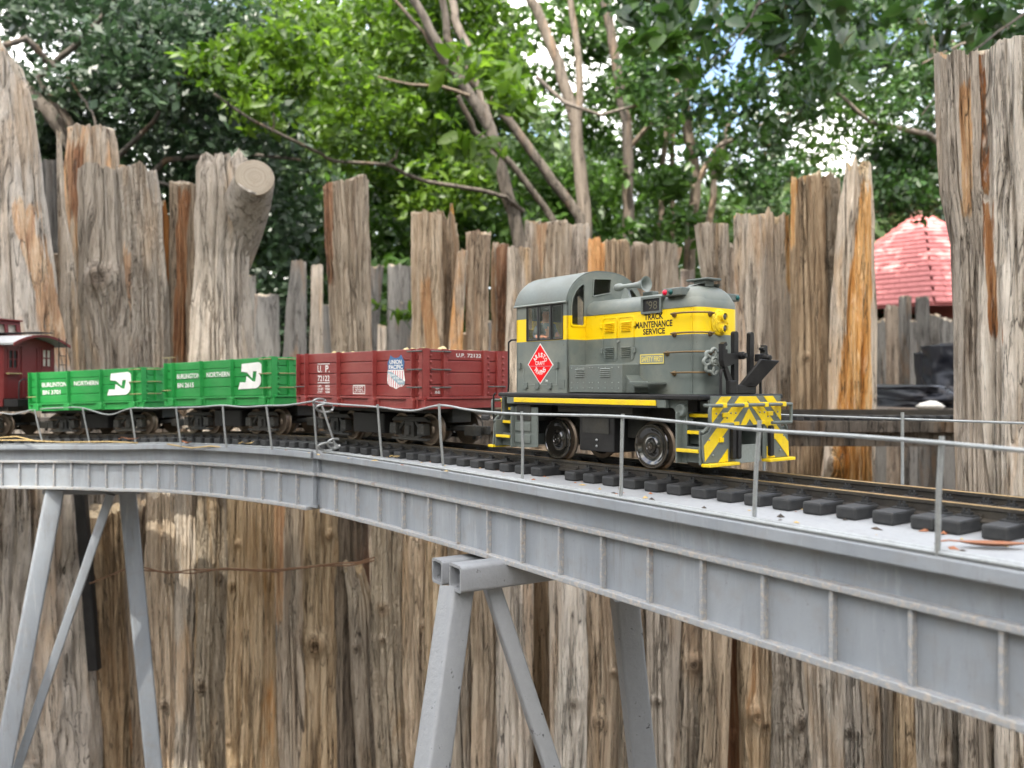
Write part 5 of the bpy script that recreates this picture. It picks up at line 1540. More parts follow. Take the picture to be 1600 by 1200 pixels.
# ------------------------------------------------------------------ caboose (only its right end is in the picture)
cp, chd = trk(-1.083)
CB = empty('caboose', cp, -R(15.5), 'dark red model caboose with a cupola and end railing at the left edge', 'toy wagon')
W = 48
def carch(y, top, eave, w): return eave + (top - eave) * (1 - (abs(y) / w) ** 2)
enda = [(y, carch(y, 149, 137.5, 50)) for y in range(-48, 49, 8)]
out = [(-W, 56)] + enda + [(W, 56)]
wins = [[(-39, 102.5), (-24, 102.5), (-24, 128), (-39, 128)], [(24.5, 106), (40, 106), (40, 131), (24.5, 131)]]
mb = MB(); mb.prism(out[::-1], -2, 0, front_face(0), wins)
ew = mb.build('end_wall', 'caboose_paint', CB, None)
for w_ in wins:
    x0, x1, z0, z1 = w_[0][0], w_[1][0], w_[0][1], w_[2][1]
    mb = MB(); mb.prism([(x0 - 2, z0 - 2), (x1 + 2, z0 - 2), (x1 + 2, z1 + 2), (x0 - 2, z1 + 2)], 0, 1.2, front_face(0), [w_]); xm, zm = (x0 + x1) / 2, (z0 + z1) / 2
    mb.prism([(xm - .9, z0), (xm + .9, z0), (xm + .9, z1), (xm - .9, z1)], 0, 1, front_face(0)); mb.prism([(x0, zm - .9), (xm - .9, zm - .9), (xm - .9, zm + .9), (x0, zm + .9)], 0, 1, front_face(0)); mb.prism([(xm + .9, zm - .9), (x1, zm - .9), (x1, zm + .9), (xm + .9, zm + .9)], 0, 1, front_face(0))
    wf = mb.build('window_frame', 'caboose_paint', CB, None, 0.3)
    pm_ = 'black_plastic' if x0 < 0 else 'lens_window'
    for (a, b) in ((x0, xm - .9), (xm + .9, x1)):
        for (c, d_) in ((z0, zm - .9), (zm + .9, z1)):
            MB().prism([(a, c), (b, c), (b, d_), (a, d_)], -1.2, -0.9, front_face(0)).build('pane', pm_, wf)
for k in range(24):
    y = -46 + k * 4
    if not (-40 < y + .2 < -23) and not (23 < y < 41) and not (-17 < y < 17): MB().prism([(y, 57), (y + .5, 57), (y + .5, 136), (y, 136)], 0, 0.5, front_face(0)).build('wall_board_seam', 'caboose_paint', CB)
mb = MB(); mb.prism(rrect(-16, 16, 57, 136, 1, 2), 0, 1.0, front_face(0), [rrect(-13, 13, 60, 133, 1, 2)]); dr = mb.build('door_frame', 'caboose_paint', CB)
mb = MB(); mb.prism(rrect(-8, 8, 64, 88, 1, 2), 0, 0.8, front_face(0), [rrect(-6.6, 6.6, 65.5, 86.5, 1, 2)]); mb.build('door_panel', 'caboose_paint', dr)
MB().box(2.0, 8, -46, -22, 92.5, 94.5).build('window_shelf', 'grab_tan', CB, None, 0.3)
for s in (-1, 1): MB().box(-230, -2.2, min(s * 46, s * 48), max(s * 46, s * 48), 44, 138).build('side_wall', 'caboose_paint', CB)
MB().box(-232, -230, -48, 48, 44, 138).build('end_wall', 'caboose_paint', CB)
# arched roof with red fascia
vs = []; fs = []; ys = list(range(-54, 55, 6)); n = len(ys)
for x in (-262, 24):
    for y in ys: vs.append((x, y, carch(y, 153, 139.0, 54)))
    for y in ys: vs.append((x, y, carch(y, 150.5, 136.0, 54)))
for i in range(n - 1): fs += [(i, i + 1, 2 * n + i + 1, 2 * n + i), (n + i, 3 * n + i, 3 * n + i + 1, n + i + 1), (i, n + i, n + i + 1, i + 1), (2 * n + i, 2 * n + i + 1, 3 * n + i + 1, 3 * n + i)]
fs += [(0, 2 * n, 3 * n, n), (n - 1, 2 * n - 1, 4 * n - 1, 3 * n - 1)]
MB().add(vs, fs).build('roof', 'roof_grey', CB, 40)
vs = []; fs = []
for x in (24.2, 26.0):
    for y in ys: vs.append((x, y, carch(y, 153.2, 139.2, 54)))
    for y in ys: vs.append((x, y, carch(y, 149.5, 134.6, 54)))
for i in range(n - 1): fs += [(i, i + 1, 2 * n + i + 1, 2 * n + i), (n + i, 3 * n + i, 3 * n + i + 1, n + i + 1), (i, n + i, n + i + 1, i + 1), (2 * n + i, 2 * n + i + 1, 3 * n + i + 1, 3 * n + i)]
fs += [(0, 2 * n, 3 * n, n), (n - 1, 2 * n - 1, 4 * n - 1, 3 * n - 1)]
MB().add(vs, fs).build('roof_fascia', 'caboose_paint', CB, 40)
# running board over the roof
MB().box(-262, 30, -14, 14, 155.6, 157.2).build('roof_walk', 'black_plastic', CB, None, 0.3)
# cupola
cup = MB().mat('caboose_paint')
for s in (-1, 1):
    cup.prism([(-150, 150), (-58, 150), (-62, 178), (-146, 178)], 0, 2, lambda u, v, d: (u, s * (40 + d), v), [[(-84 - 22 * k, 158), (-70 - 22 * k, 158), (-71 - 22 * k, 172), (-84 - 22 * k, 172)] for k in range(3)])
cup.prism([(-40, 150), (40, 150), (40, 178), (-40, 178)][::1], 0, 2, lambda u, v, d: (-60 + d - (v - 150) * 0.14, u, v), [[(-32, 158), (-14, 158), (-14, 172), (-32, 172)], [(-6, 158), (12, 158), (12, 172), (-6, 172)], [(18, 158), (34, 158), (34, 172), (18, 172)]])
cu_ = cup.build('cupola', None, CB)
MB().box(-152, -57, -43, 43, 178, 180.5).build('cupola_roof', 'caboose_paint', cu_, None, 0.5)
MB().box(-146, -66, -38, 38, 154, 177).build('cupola_glazing', 'lens_window', cu_)
# end platform, railing, ladder
pf = MB().box(0.2, 26, -48, 48, 44, 55).build('platform', 'black_plastic', CB, None, 0.5)
def rod(pts, r=0.9, name='railing', m='black_plastic'): return MB().tube(pts, r, 8).build(name, m, CB, 50)
rod([(24, -44, 55), (24, -44, 78), (24, -41, 83), (24, -37, 84.5), (24, -8, 84.5), (24, -6, 84.5), (24, -6, 55)])
rod([(24, -25, 55), (24, -25, 84)], 0.7); rod([(24, 8, 55), (24, 8, 84.5), (24, 40, 84.5), (24, 44, 80), (24, 44, 55)]); rod([(24, 25, 55), (24, 25, 84)], 0.7)
for y in (30, 45): rod([(26, y, 55), (26, y, 150)], 0.8, 'ladder_rail')
for z in (66, 80, 94, 108, 122, 136): rod([(26, 30, z), (26, 45, z)], 0.6, 'ladder_rung')
MB().box(-225, 0, -40, 40, 36, 44).build('underframe', 'dark_underframe', CB)
truck(CB, -46); truck(CB, -180); coupler(CB, 5, 1, 15, ln=30)

# ------------------------------------------------------------------ weathered logs
def _h(ix, iy, iz, seed):
    n = (ix * 374761393 + iy * 668265263 + iz * 2147483647 + seed * 974634777) & 0xFFFFFFFF
    n = ((n ^ (n >> 13)) * 1274126177) & 0xFFFFFFFF
    n = n ^ (n >> 16)
    return (n & 0xFFFF) / 32767.5 - 1.0
def vn(x, y, z, seed=0):
    x, y, z = np.broadcast_arrays(np.asarray(x, float), np.asarray(y, float), np.asarray(z, float))
    xi, yi, zi = np.floor(x).astype(np.int64), np.floor(y).astype(np.int64), np.floor(z).astype(np.int64)
    fx, fy, fz = x - xi, y - yi, z - zi
    u, v, w = (t * t * (3 - 2 * t) for t in (fx, fy, fz))
    r = 0
    for a in (0, 1):
        for b in (0, 1):
            for c in (0, 1):
                r = r + _h(xi + a, yi + b, zi + c, seed) * (u if a else 1 - u) * (v if b else 1 - v) * (w if c else 1 - w)
    return r

_logn = [0]
def log(rows, Z, mat, parent, depth=0.8, jag=0.012, rough=1.0, NA=72, NZ=150, ztop_view=None, label=None, name='log', knots=(), knotty=0, slope=0.0, flat=0.0, zb=0.0, split=None, end='wood_end'):
    """rows: (photo y, left x, right x) from top to bottom at distance Z; carried down to the ground.
    A full round-section trunk with checks, flutes and a broken top."""
    _logn[0] += 1; seed = _logn[0] * 7 + 3
    rz = [CH - (y - 600) / FPX * Z for y, a, b in rows]
    rc = [((a + b) / 2 - 800) / FPX * Z for y, a, b in rows]
    rw = [(b - a) / 2 / FPX * Z for y, a, b in rows]
    ztop = rz[0]
    if rz[-1] > zb + 0.05:
        rz.append(zb); rc.append(rc[-1] + (rc[-1] - rc[-2]) * 0.4); rw.append(rw[-1] * 1.08)
    zi = np.array(rz)[::-1]; ci = np.array(rc)[::-1]; wi = np.array(rw)[::-1]
    # denser rings in the part in view
    zlow = max(zb, CH - 0.5 * Z)
    zs = np.concatenate([np.linspace(zb, zlow, 12)[:-1], np.linspace(zlow, ztop, NZ)])
    NZ2 = len(zs)
    th = np.linspace(0, 2 * np.pi, NA, endpoint=False); th = th - 0.6 * np.cos(th)
    TH, ZZ = np.meshgrid(th, zs)
    c = np.interp(ZZ, zi, ci); w = np.interp(ZZ, zi, wi)
    cx, cy = np.cos(TH), np.sin(TH)
    rref = max(rw)
    k = 1.0
    lob = vn(cx * 1.3 + 5, cy * 1.3, ZZ * 2.6, seed) * 0.13 + vn(cx * 3, cy * 3, ZZ * 3.4, seed + 1) * 0.10
    rid = 1 - np.abs(vn(cx * 5.5, cy * 5.5, ZZ * 3.2 + 9, seed + 2)); rid2 = 1 - np.abs(vn(cx * 11, cy * 11, ZZ * 5 + 3, seed + 3))
    fib = vn(cx * 17, cy * 17, ZZ * 12, seed + 4) * 0.018 + vn(cx * 26, cy * 26, ZZ * 30, seed + 5) * 0.012
    fac = 1 + rough * (lob - 0.26 * rid ** 8 - 0.15 * rid2 ** 7 + fib + vn(cx * 2, cy * 2, ZZ * 16, seed + 6) * 0.022)
    # worm-carved / gnarly lumps
    fac += rough * 0.035 * vn(cx * 7 + ZZ * 4, cy * 7, ZZ * 26, seed + 8)
    X = w * fac * np.sign(cx) * np.abs(cx) ** (1 - 0.35 * flat); Y = w * depth * fac * np.sign(cy) * np.abs(cy) ** (1 - 0.35 * flat)
    FLX = 0.007 * vn(ZZ * 5 + cx * 1.5, cy, 0.3, seed + 30) + 0.003 * vn(ZZ * 17 + cx * 3, cy, 0.3, seed + 31); KN = np.zeros_like(X)
    knots = list(knots)
    if knotty:
        rk = random.Random(seed)
        for _ in range(knotty):
            t_ = rk.random(); zz_k = zlow + (ztop - zlow) * (0.06 + 0.86 * t_)
            xk = float(np.interp(zz_k, zi, ci)) + rk.uniform(-0.45, 0.45) * float(np.interp(zz_k, zi, wi))
            knots.append((600 - (zz_k - CH) * FPX / Z, 800 + xk * FPX / Z, rk.uniform(5, 15), rk.uniform(2, 8)))
    for (ky, kx, kr, kh) in knots:
        kz = CH - (ky - 600) / FPX * Z; kxw = (kx - 800) / FPX * Z; kr_ = kr / FPX * Z
        dd = ((c + X - kxw) ** 2 / kr_ ** 2 + (ZZ - kz) ** 2 / (kr_ * 2.4) ** 2)
        d1 = ((c + X - kxw) ** 2 + (ZZ - kz) ** 2) / kr_ ** 2
        fr_k = cy < 0.3
        FLX = FLX - (c + X - kxw) * 0.85 * np.exp(-dd * 0.55) * fr_k
        KN = np.maximum(KN, np.exp(-d1 * 1.3) * fr_k)
    for (ky, kx, kr, kh) in knots:         # branch stubs: photo y, x, radius px, height px
        kz = CH - (ky - 600) / FPX * Z; kxw = (kx - 800) / FPX * Z
        kr_, kh_ = kr / FPX * Z, kh / FPX * Z
        d2 = ((c + X - kxw) ** 2 + (ZZ - kz) ** 2) / kr_ ** 2
        bumpf = np.exp(-d2 * 1.1) * (cy < 0.2) - 0.45 * np.exp(-d2 * 7) * (cy < 0.2)
        Y = Y - bumpf * kh_
    # broken top: upper rings follow a ragged rim
    tj = jag * (vn(cx * 2.5, cy * 2.5, 0.5, seed + 10)[0 if False else slice(None)])
    rim = vn(np.cos(th) * 2.2, np.sin(th) * 2.2, 0.3, seed + 10) * jag * 0.8 + vn(np.cos(th) * 8, np.sin(th) * 8, 0.3, seed + 11) * min(jag * 0.4, 0.006) + vn(np.cos(th) * 22, np.sin(th) * 22, 0.3, seed + 12) * 0.0025 + slope * np.cos(th) * rref - jag * 0.4
    bl = np.clip((ZZ - (ztop - 0.12)) / 0.12, 0, 1) ** 1.5
    ZV = ZZ + rim[None, :] * bl
    V = np.stack([c + X, Y, ZV], -1).reshape(-1, 3)
    faces = []
    idx = np.arange(NA); nx = (idx + 1) % NA
    base = (np.arange(NZ2 - 1) * NA)[:, None]
    q = np.stack([base + idx, base + nx, base + NA + nx, base + NA + idx], -1).reshape(-1, 4)
    # top cap: two inward rings then a centre
    extra = []
    tw = w[-1]; tcx = c[-1]
    last = V[-NA:]
    ctr = np.array([tcx[0], 0, ztop])
    n0 = len(V)
    rings = [last]
    for j, sc in enumerate((0.86, 0.6, 0.3)):
        p = ctr + (last - ctr) * np.array([sc, sc, 1.0])
        zz_ = ztop + (last[:, 2] - ztop) * (1 - 0.25 * j) + vn(p[:, 0] * 60, p[:, 1] * 60, 0.1 * j, seed + 13) * jag * 0.5 - 0.002
        p[:, 2] = zz_
        rings.append(p)
    V = np.concatenate([V] + rings[1:] + [ctr[None] - [[0, 0, jag * 0.2]]])
    capq = []
    st_ = [n0 - NA, n0, n0 + NA, n0 + 2 * NA]
    for j in range(3):
        capq.append(np.stack([st_[j] + idx, st_[j] + nx, st_[j + 1] + nx, st_[j + 1] + idx], -1))
    capq = np.concatenate(capq)
    tri = np.stack([st_[3] + idx, st_[3] + nx, np.full(NA, len(V) - 1)], -1)
    org = np.array([float(np.interp(0, zi, ci)), 0, 0])
    V2 = V - org
    me = bpy.data.meshes.new(name)
    nq = len(q) + len(capq); nt_ = len(tri)
    me.vertices.add(len(V2)); me.vertices.foreach_set('co', V2.astype(np.float32).ravel())
    loops = np.concatenate([q.ravel(), capq.ravel(), tri.ravel()])
    me.loops.add(len(loops)); me.loops.foreach_set('vertex_index', loops.astype(np.int32))
    me.polygons.add(nq + nt_)
    ls = np.concatenate([np.arange(nq) * 4, nq * 4 + np.arange(nt_) * 3]); lt = np.concatenate([np.full(nq, 4), np.full(nt_, 3)])
    me.polygons.foreach_set('loop_start', ls.astype(np.int32)); me.polygons.foreach_set('loop_total', lt.astype(np.int32))
    me.polygons.foreach_set('use_smooth', np.ones(nq + nt_, bool))
    fa = me.attributes.new('flow', 'FLOAT_VECTOR', 'POINT'); fv = np.zeros((len(V), 3), np.float32); fv[:FLX.size, 0] = FLX.ravel(); fa.data.foreach_set('vector', fv.ravel())
    ka = me.attributes.new('knot', 'FLOAT', 'POINT'); kv = np.zeros(len(V), np.float32); kv[:KN.size] = KN.ravel(); ka.data.foreach_set('value', kv)
    mi = np.zeros(nq + nt_, np.int32); mi[len(q):] = 1
    me.materials.append(MATS[mat]); me.materials.append(MATS[end])
    py = 600 - (V[:, 2] - CH) * FPX / Z; px = 800 + V[:, 0] * FPX / Z
    wj = vn(V[:, 2] * 9, 0.5, 0.5, seed + 20) * 5 + vn(V[:, 2] * 40, 0.5, 0.5, seed + 21) * 2
    for an in ('scar', 'rot'):
        val = np.full(len(V), -1.0)
        for (sm, a0_, b0_, a1_, b1_, y0_, y1_) in (split or ()):
            if (sm == 'wood_split') != (an == 'scar'): continue
            t = np.clip((py - y0_) / (y1_ - y0_), 0, 1)
            xa = a0_ + (a1_ - a0_) * t + wj; xb = b0_ + (b1_ - b0_) * t + wj * 0.6
            d_ = np.minimum(np.minimum(px - xa, xb - px) / 7.0, np.minimum(py - y0_, y1_ - py) / 45.0)
            d_ = np.where(V[:, 1] < 0.3 * rref, d_, -1)
            val = np.maximum(val, np.clip(d_, -1, 1))
        at_ = me.attributes.new(an, 'FLOAT', 'POINT'); at_.data.foreach_set('value', (val + 1).astype(np.float32))
    mi[:len(q)][(zs[:-1] > ztop - 0.006).repeat(NA)] = 0
    me.polygons.foreach_set('material_index', mi)
    me.update(calc_edges=True); me.validate()
    me.set_sharp_from_angle(angle=R(75))
    o = bpy.data.objects.new(name, me)
    link(o, parent)
    o.location = (org[0], Z, 0) if parent is None else Vector((org[0], Z, 0)) - parent.location
    if label: o['label'] = label
    return o

# --- tall standing logs at left
lg = log([(62, -30, 36), (300, -34, 62), (500, -36, 90), (770, -50, 128), (1200, -70, 162)], 1.62, 'wood_silver', None, 0.7, 0.03, 0.75, 110, 260, slope=-0.35, split=[('wood_split', 40, 62, 92, 100, 330, 560)])
tag(lg, 'massive bleached log post at the left edge behind the caboose, tapering to its top', 'log post')
lg = log([(205, 88, 96), (330, 90, 102), (420, 92, 118), (600, 92, 128)], 1.70, 'wood_silver', None, 0.5, 0.02, 1.0, 40, 120)
tag(lg, 'thin pointed dark splinter of a log right of the massive left post', 'log post')
lg = log([(246, 312, 388), (262, 304, 396), (300, 302, 408), (345, 303, 404), (400, 304, 386), (470, 300, 388), (560, 296, 396)], 1.72, 'wood_silver', None, 0.75, 0.028, 0.85, 120, 260, knotty=1, end='wood_silver')
tag(lg, 'knobby grey log with a sawn branch stub at its top right', 'log post')
c0_ = at(398, 277, 1.64)
ax_ = Vector((0.30, -0.93, 0.18)).normalized()
st = MB(1.0); P_k = [c0_ + Vector((-0.082, 0.13, -0.150)), c0_ + Vector((-0.060, 0.10, -0.085)), c0_ + Vector((-0.030, 0.055, -0.034)), c0_ - ax_ * 0.012]
st.tube([p - lg.location for p in P_k], 0.04, 36, rr=[0.034, 0.046, 0.045, 0.0375]); 
for i_ in range(len(st.v)):
    x_, y_, z_ = st.v[i_]; n_k = float(vn(x_ * 40, y_ * 40, z_ * 14, 5)) * 0.0035; st.v[i_] = (x_ + n_k, y_ - n_k, z_)
so = st.build('branch_collar', 'wood_silver', lg, 70)
st = MB(1.0); st.lathe([(-0.02, 0.036), (-0.004, 0.0375), (0.0, 0.036), (0.0015, 0.025), (0.0, 0.012), (0.001, 0.001)], (0, 0, 0), ax_, 48)
st = st.build('sawn_face', 'wood_rings', so, 40); st.location = c0_ - lg.location
lg = log([(282, 503, 573), (400, 510, 577), (480, 516, 577), (560, 520, 580), (700, 522, 584)], 1.85, 'wood_tan', None, 0.85, 0.010, 1.0, 100, 240, slope=0.12, knotty=1, split=[('wood_rot', 500, 523, 512, 524, 285, 440)])
tag(lg, 'solitary cracked log post standing alone above the red wagon', 'log post')
lg = log([(85, 1464, 1530), (180, 1466, 1534), (300, 1472, 1538), (380, 1488, 1542), (500, 1492, 1545), (770, 1494, 1550), (1200, 1500, 1560)], 0.99, 'wood_silver', None, 0.9, 0.012, 0.8, 110, 260, split=[('wood_split', 1486, 1497, 1494, 1504, 150, 330)])
tag(lg, 'left stem of the giant bleached post pair at the right edge', 'log post')
lg = log([(66, 1518, 1650), (300, 1520, 1660), (500, 1520, 1665), (770, 1524, 1670), (1200, 1530, 1690)], 0.985, 'wood_white', None, 0.8, 0.014, 0.85, 120, 280, slope=0.06, split=[('wood_rot', 1518, 1524, 1530, 1538, 90, 520)])
tag(lg, 'right stem of the giant bleached post pair, cut off by the picture edge', 'log post')

# --- palisade at left above the green wagons
pal = empty('log_palisade', (-0.8, 1.76, 0), 0, 'short palisade of carved grey logs behind the two green wagons', 'palisade')
log([(198, 104, 182), (260, 104, 186), (400, 108, 190), (700, 108, 190)], 1.84, 'wood_orange', pal, 0.7, 0.012, 0.9, 80, 200, split=[('wood_rot', 110, 142, 120, 136, 240, 330)])
log([(260, 122, 190), (400, 124, 196), (470, 122, 206), (560, 136, 210), (700, 138, 214)], 1.755, 'wood_silver', pal, 0.7, 0.01, 0.9, 96, 220, knots=[(438, 168, 22, 18)])
log([(258, 184, 240), (330, 190, 248), (450, 200, 260), (560, 205, 262), (700, 206, 266)], 1.77, 'wood_carved', pal, 0.7, 0.02, 1.1, 90, 220, split=[('wood_split', 196, 212, 198, 210, 400, 560)])
log([(320, 236, 262), (420, 240, 268), (560, 246, 274)], 1.80, 'wood_rot', pal, 0.7, 0.03, 1.2, 48, 140)
log([(284, 263, 312), (380, 264, 314), (560, 262, 312)], 1.80, 'wood_brown', pal, 0.7, 0.014, 1.1, 64, 180, split=[('wood_rot', 286, 300, 278, 292, 310, 560)])
log([(250, 66, 106), (400, 66, 108), (600, 66, 108)], 2.05, 'wood_grey_board', pal, 0.3, 0.004, 0.3, 40, 80)
log([(395, 80, 108), (600, 80, 112)], 1.86, 'wood_brown', pal, 0.6, 0.006, 0.8, 40, 80)

# --- palisade in the middle behind red wagon and cab
pm_ = empty('log_palisade', (0.0, 2.1, 0), 0, 'palisade of narrower split logs behind the red wagon and the cab', 'palisade')
for rows, Z, m, kw in (
    ([(332, 643, 690), (450, 643, 692), (560, 642, 694), (720, 642, 696)], 2.02, 'wood_tan', dict(rough=0.9, split=[('wood_split', 660, 672, 668, 690, 450, 560)])),
    ([(338, 680, 716), (400, 684, 718), (560, 690, 716), (700, 690, 716)], 2.08, 'wood_brown', dict(jag=0.05, rough=1.3)),
    ([(322, 703, 709), (420, 702, 712)], 2.1, 'wood_split', dict(jag=0.02)),
    ([(392, 714, 731), (500, 704, 724), (700, 690, 716)], 1.98, 'wood_orange', dict(jag=0.01)),
    ([(362, 729, 768), (450, 728, 764), (700, 726, 760)], 2.05, 'wood_brown', dict()),
    ([(380, 767, 796), (500, 768, 798), (700, 766, 800)], 2.12, 'wood_orange', dict(jag=0.02, split=[('wood_rot', 778, 794, 780, 794, 390, 560)])),
    ([(386, 790, 826), (500, 790, 828), (700, 790, 830)], 2.06, 'wood_silver', dict()),
    ([(345, 822, 846), (500, 822, 848), (700, 822, 850)], 2.18, 'wood_silver', dict()),
    ([(346, 840, 890), (500, 840, 892), (700, 838, 894)], 2.10, 'wood_tan', dict(jag=0.012, split=[('wood_split', 840, 852, 842, 848, 350, 420)])),
    ([(350, 886, 921), (500, 886, 922), (700, 886, 924)], 2.16, 'wood_silver', dict()),
    ([(372, 919, 950), (500, 919, 952), (700, 918, 954)], 2.12, 'wood_orange', dict(jag=0.02)),
    ([(376, 944, 984), (500, 944, 986), (700, 944, 986)], 2.05, 'wood_brown', dict()),
    ([(381, 984, 1062), (500, 984, 1060), (700, 982, 1060)], 2.08, 'wood_tan', dict()),
    ([(520, 700, 740), (720, 700, 742)], 2.25, 'wood_brown', dict()),
):
    log(rows, Z, m, pm_, 0.75, kw.pop('jag', 0.01), kw.pop('rough', 1.0), 60, 150, knotty=1, **kw)

# --- palisade at right behind the switcher's nose
pr = empty('log_palisade', (0.6, 1.6, 0), 0, 'palisade of broad split logs right of the switcher, one with a bright orange scar', 'palisade')
log([(348, 1085, 1138), (400, 1090, 1136), (480, 1102, 1140), (700, 1104, 1144)], 1.75, 'wood_silver', pr, 0.75, 0.008, 0.9, 72, 170)
log([(380, 1138, 1152), (700, 1136, 1156)], 1.8, 'wood_brown', pr, 0.7, 0.02, 1.0, 36, 100)
log([(336, 1146, 1196), (500, 1146, 1198), (760, 1142, 1200)], 1.60, 'wood_silver', pr, 0.6, 0.007, 0.7, 80, 200)
log([(334, 1184, 1234), (500, 1190, 1238), (760, 1192, 1240)], 1.63, 'wood_silver', pr, 0.65, 0.02, 0.9, 80, 200, split=[('wood_split', 1222, 1236, 1224, 1236, 340, 450)])
log([(271, 1236, 1284), (400, 1234, 1290), (520, 1236, 1296), (770, 1236, 1300)], 1.54, 'wood_brown', pr, 0.75, 0.02, 1.2, 90, 220, split=[('wood_split', 1226, 1244, 1226, 1238, 274, 380)], knots=[(560, 1254, 8, 5)])
log([(274, 1268, 1312), (400, 1270, 1316), (560, 1276, 1318), (770, 1278, 1320)], 1.56, 'wood_carved', pr, 0.7, 0.014, 1.1, 80, 220, knots=[(405, 1298, 10, 7)])
log([(262, 1318, 1362), (330, 1310, 1366), (480, 1296, 1368), (640, 1288, 1368), (780, 1276, 1366)], 1.50, 'wood_silver', pr, 0.7, 0.045, 0.8, 100, 240, split=[('wood_split', 1338, 1356, 1286, 1350, 300, 790)], knots=[(724, 1296, 14, 9)], label='log with a long bright orange scar')

# --- low retaining row under the bridge
lowr = empty('log_wall', (0, 1.4, 0), 0, 'continuous wall of upright gnarled logs seen below the bridge girders', 'log wall')
LW = [(135, 208, 165, 216, 'wood_brown', 790), (196, 240, 210, 262, 'wood_brown', 780), (228, 290, 236, 300, 'wood_tan', 760), (270, 322, 262, 318, 'wood_silver', 750), (306, 356, 312, 358, 'wood_carved', 745),
      (350, 402, 354, 400, 'wood_tan', 752), (394, 436, 392, 440, 'wood_tan', 760), (430, 482, 436, 486, 'wood_orange', 748), (474, 530, 466, 540, 'wood_tan', 752), (522, 572, 520, 566, 'wood_brown', 770),
      (536, 576, 556, 602, 'wood_silver', 880), (580, 634, 590, 650, 'wood_carved', 760), (626, 676, 630, 684, 'wood_tan', 770), (668, 706, 668, 700, 'wood_orange', 765), (700, 742, 704, 744, 'wood_silver', 780),
      (738, 782, 736, 780, 'wood_tan', 770), (776, 830, 776, 832, 'wood_silver', 790), (824, 862, 828, 868, 'wood_brown', 790), (856, 912, 858, 916, 'wood_white', 780), (908, 964, 906, 968, 'wood_tan', 800),
      (958, 1014, 964, 1020, 'wood_carved', 800), (1008, 1056, 1012, 1062, 'wood_silver', 810), (1050, 1098, 1050, 1100, 'wood_carved', 820), (1094, 1140, 1088, 1136, 'wood_tan', 830), (1134, 1164, 1136, 1168, 'wood_rot', 850),
      (1150, 1214, 1158, 1216, 'wood_tan', 860), (1208, 1262, 1206, 1268, 'wood_carved', 860), (1256, 1314, 1262, 1320, 'wood_white', 880), (1308, 1352, 1312, 1360, 'wood_white', 890), (1346, 1402, 1352, 1400, 'wood_white', 900),
      (1394, 1432, 1396, 1440, 'wood_tan', 910), (1428, 1500, 1432, 1506, 'wood_white', 910), (1494, 1560, 1500, 1566, 'wood_carved', 930), (1552, 1620, 1560, 1626, 'wood_white', 940), (1612, 1690, 1616, 1700, 'wood_silver', 950),
      (-180, -40, -190, -50, 'wood_brown', 780), (1684, 1760, 1690, 1770, 'wood_tan', 950)]
for i, (a, b, c, d_, m, yt) in enumerate(LW):
    zc = float(np.interp((a + b) / 2, [0, 200, 800, 1600], [1.62, 1.60, 1.32, 1.02])) + random.uniform(-0.025, 0.025) + (0.045 if m in ('wood_brown', 'wood_rot') else -0.015)
    kn = {8: [(1000, 500, 18, 18), (832, 520, 7, 9)], 5: [(845, 380, 5, 6), (1155, 362, 5, 5)], 11: [(870, 640, 8, 6)], 19: [(1050, 1028, 12, 10)], 22: [(1030, 1078, 14, 12)], 25: [(1108, 1175, 16, 12)], 26: [(1120, 1242, 14, 10)], 12: [(975, 662, 7, 7)]}.get(i, [])
    mid = (a + b + c + d_) / 4 + random.uniform(-5, 5); hw = (b - a) / 2 * 1.1
    j = (lambda q: q + random.uniform(-5, 5))
    log([(yt, j(a), j(b)), (930, j((a + mid - hw) / 2), j((b + mid + hw) / 2)), (1060, j(mid - hw), j(mid + hw)), (1210, c, d_)], zc, m, lowr, 0.8, 0.02, 1.1, 84, 170, knots=kn, knotty=random.choice((0, 1, 1, 2)), split=[('wood_split', 430, 448, 434, 444, 790, 960)] if i == 7 else ([('wood_rot', 1136, 1150, 1140, 1160, 960, 1200)] if i == 24 else None))
# dark pipe hanging in the gap
pp = at(130, 770, 1.585)
mb = MB(1.0); bar(mb, at(126, 768, 1.57) - pp, at(148, 1046, 1.57) - pp, 0.019, (0, 1, 0)); bp = mb.build('square_pipe', 'black_plastic', None, 40); bp.location = pp
tag(bp, 'flat black pipe hanging in the gap behind the far left bridge leg', 'pipe')
# rusty wires over the logs
for nm, pts, lb in (('rusty_wire', [(140, 912), (200, 888), (235, 892), (300, 896), (350, 888), (420, 891), (480, 886), (530, 880), (560, 879), (585, 871)], 'sagging rusty wire strung across the logs below the left bridge'),
                    ('rusty_wire', [(222, 886), (262, 896), (300, 890), (360, 890), (430, 893), (500, 884), (545, 884), (584, 876)], 'second thin rusty wire twisted round the first below the left bridge')):
    zw = lambda x: float(np.interp(x, [0, 200, 800], [1.60, 1.49, 1.24]))
    p0 = at(pts[0][0], pts[0][1], zw(pts[0][0]))
    o = MB(1.0).tube([at(x, y, zw(x)) - p0 for x, y in pts], 0.0013, 6).build(nm, 'rusty', None, 50); o.location = p0
    tag(o, lb, 'wire')

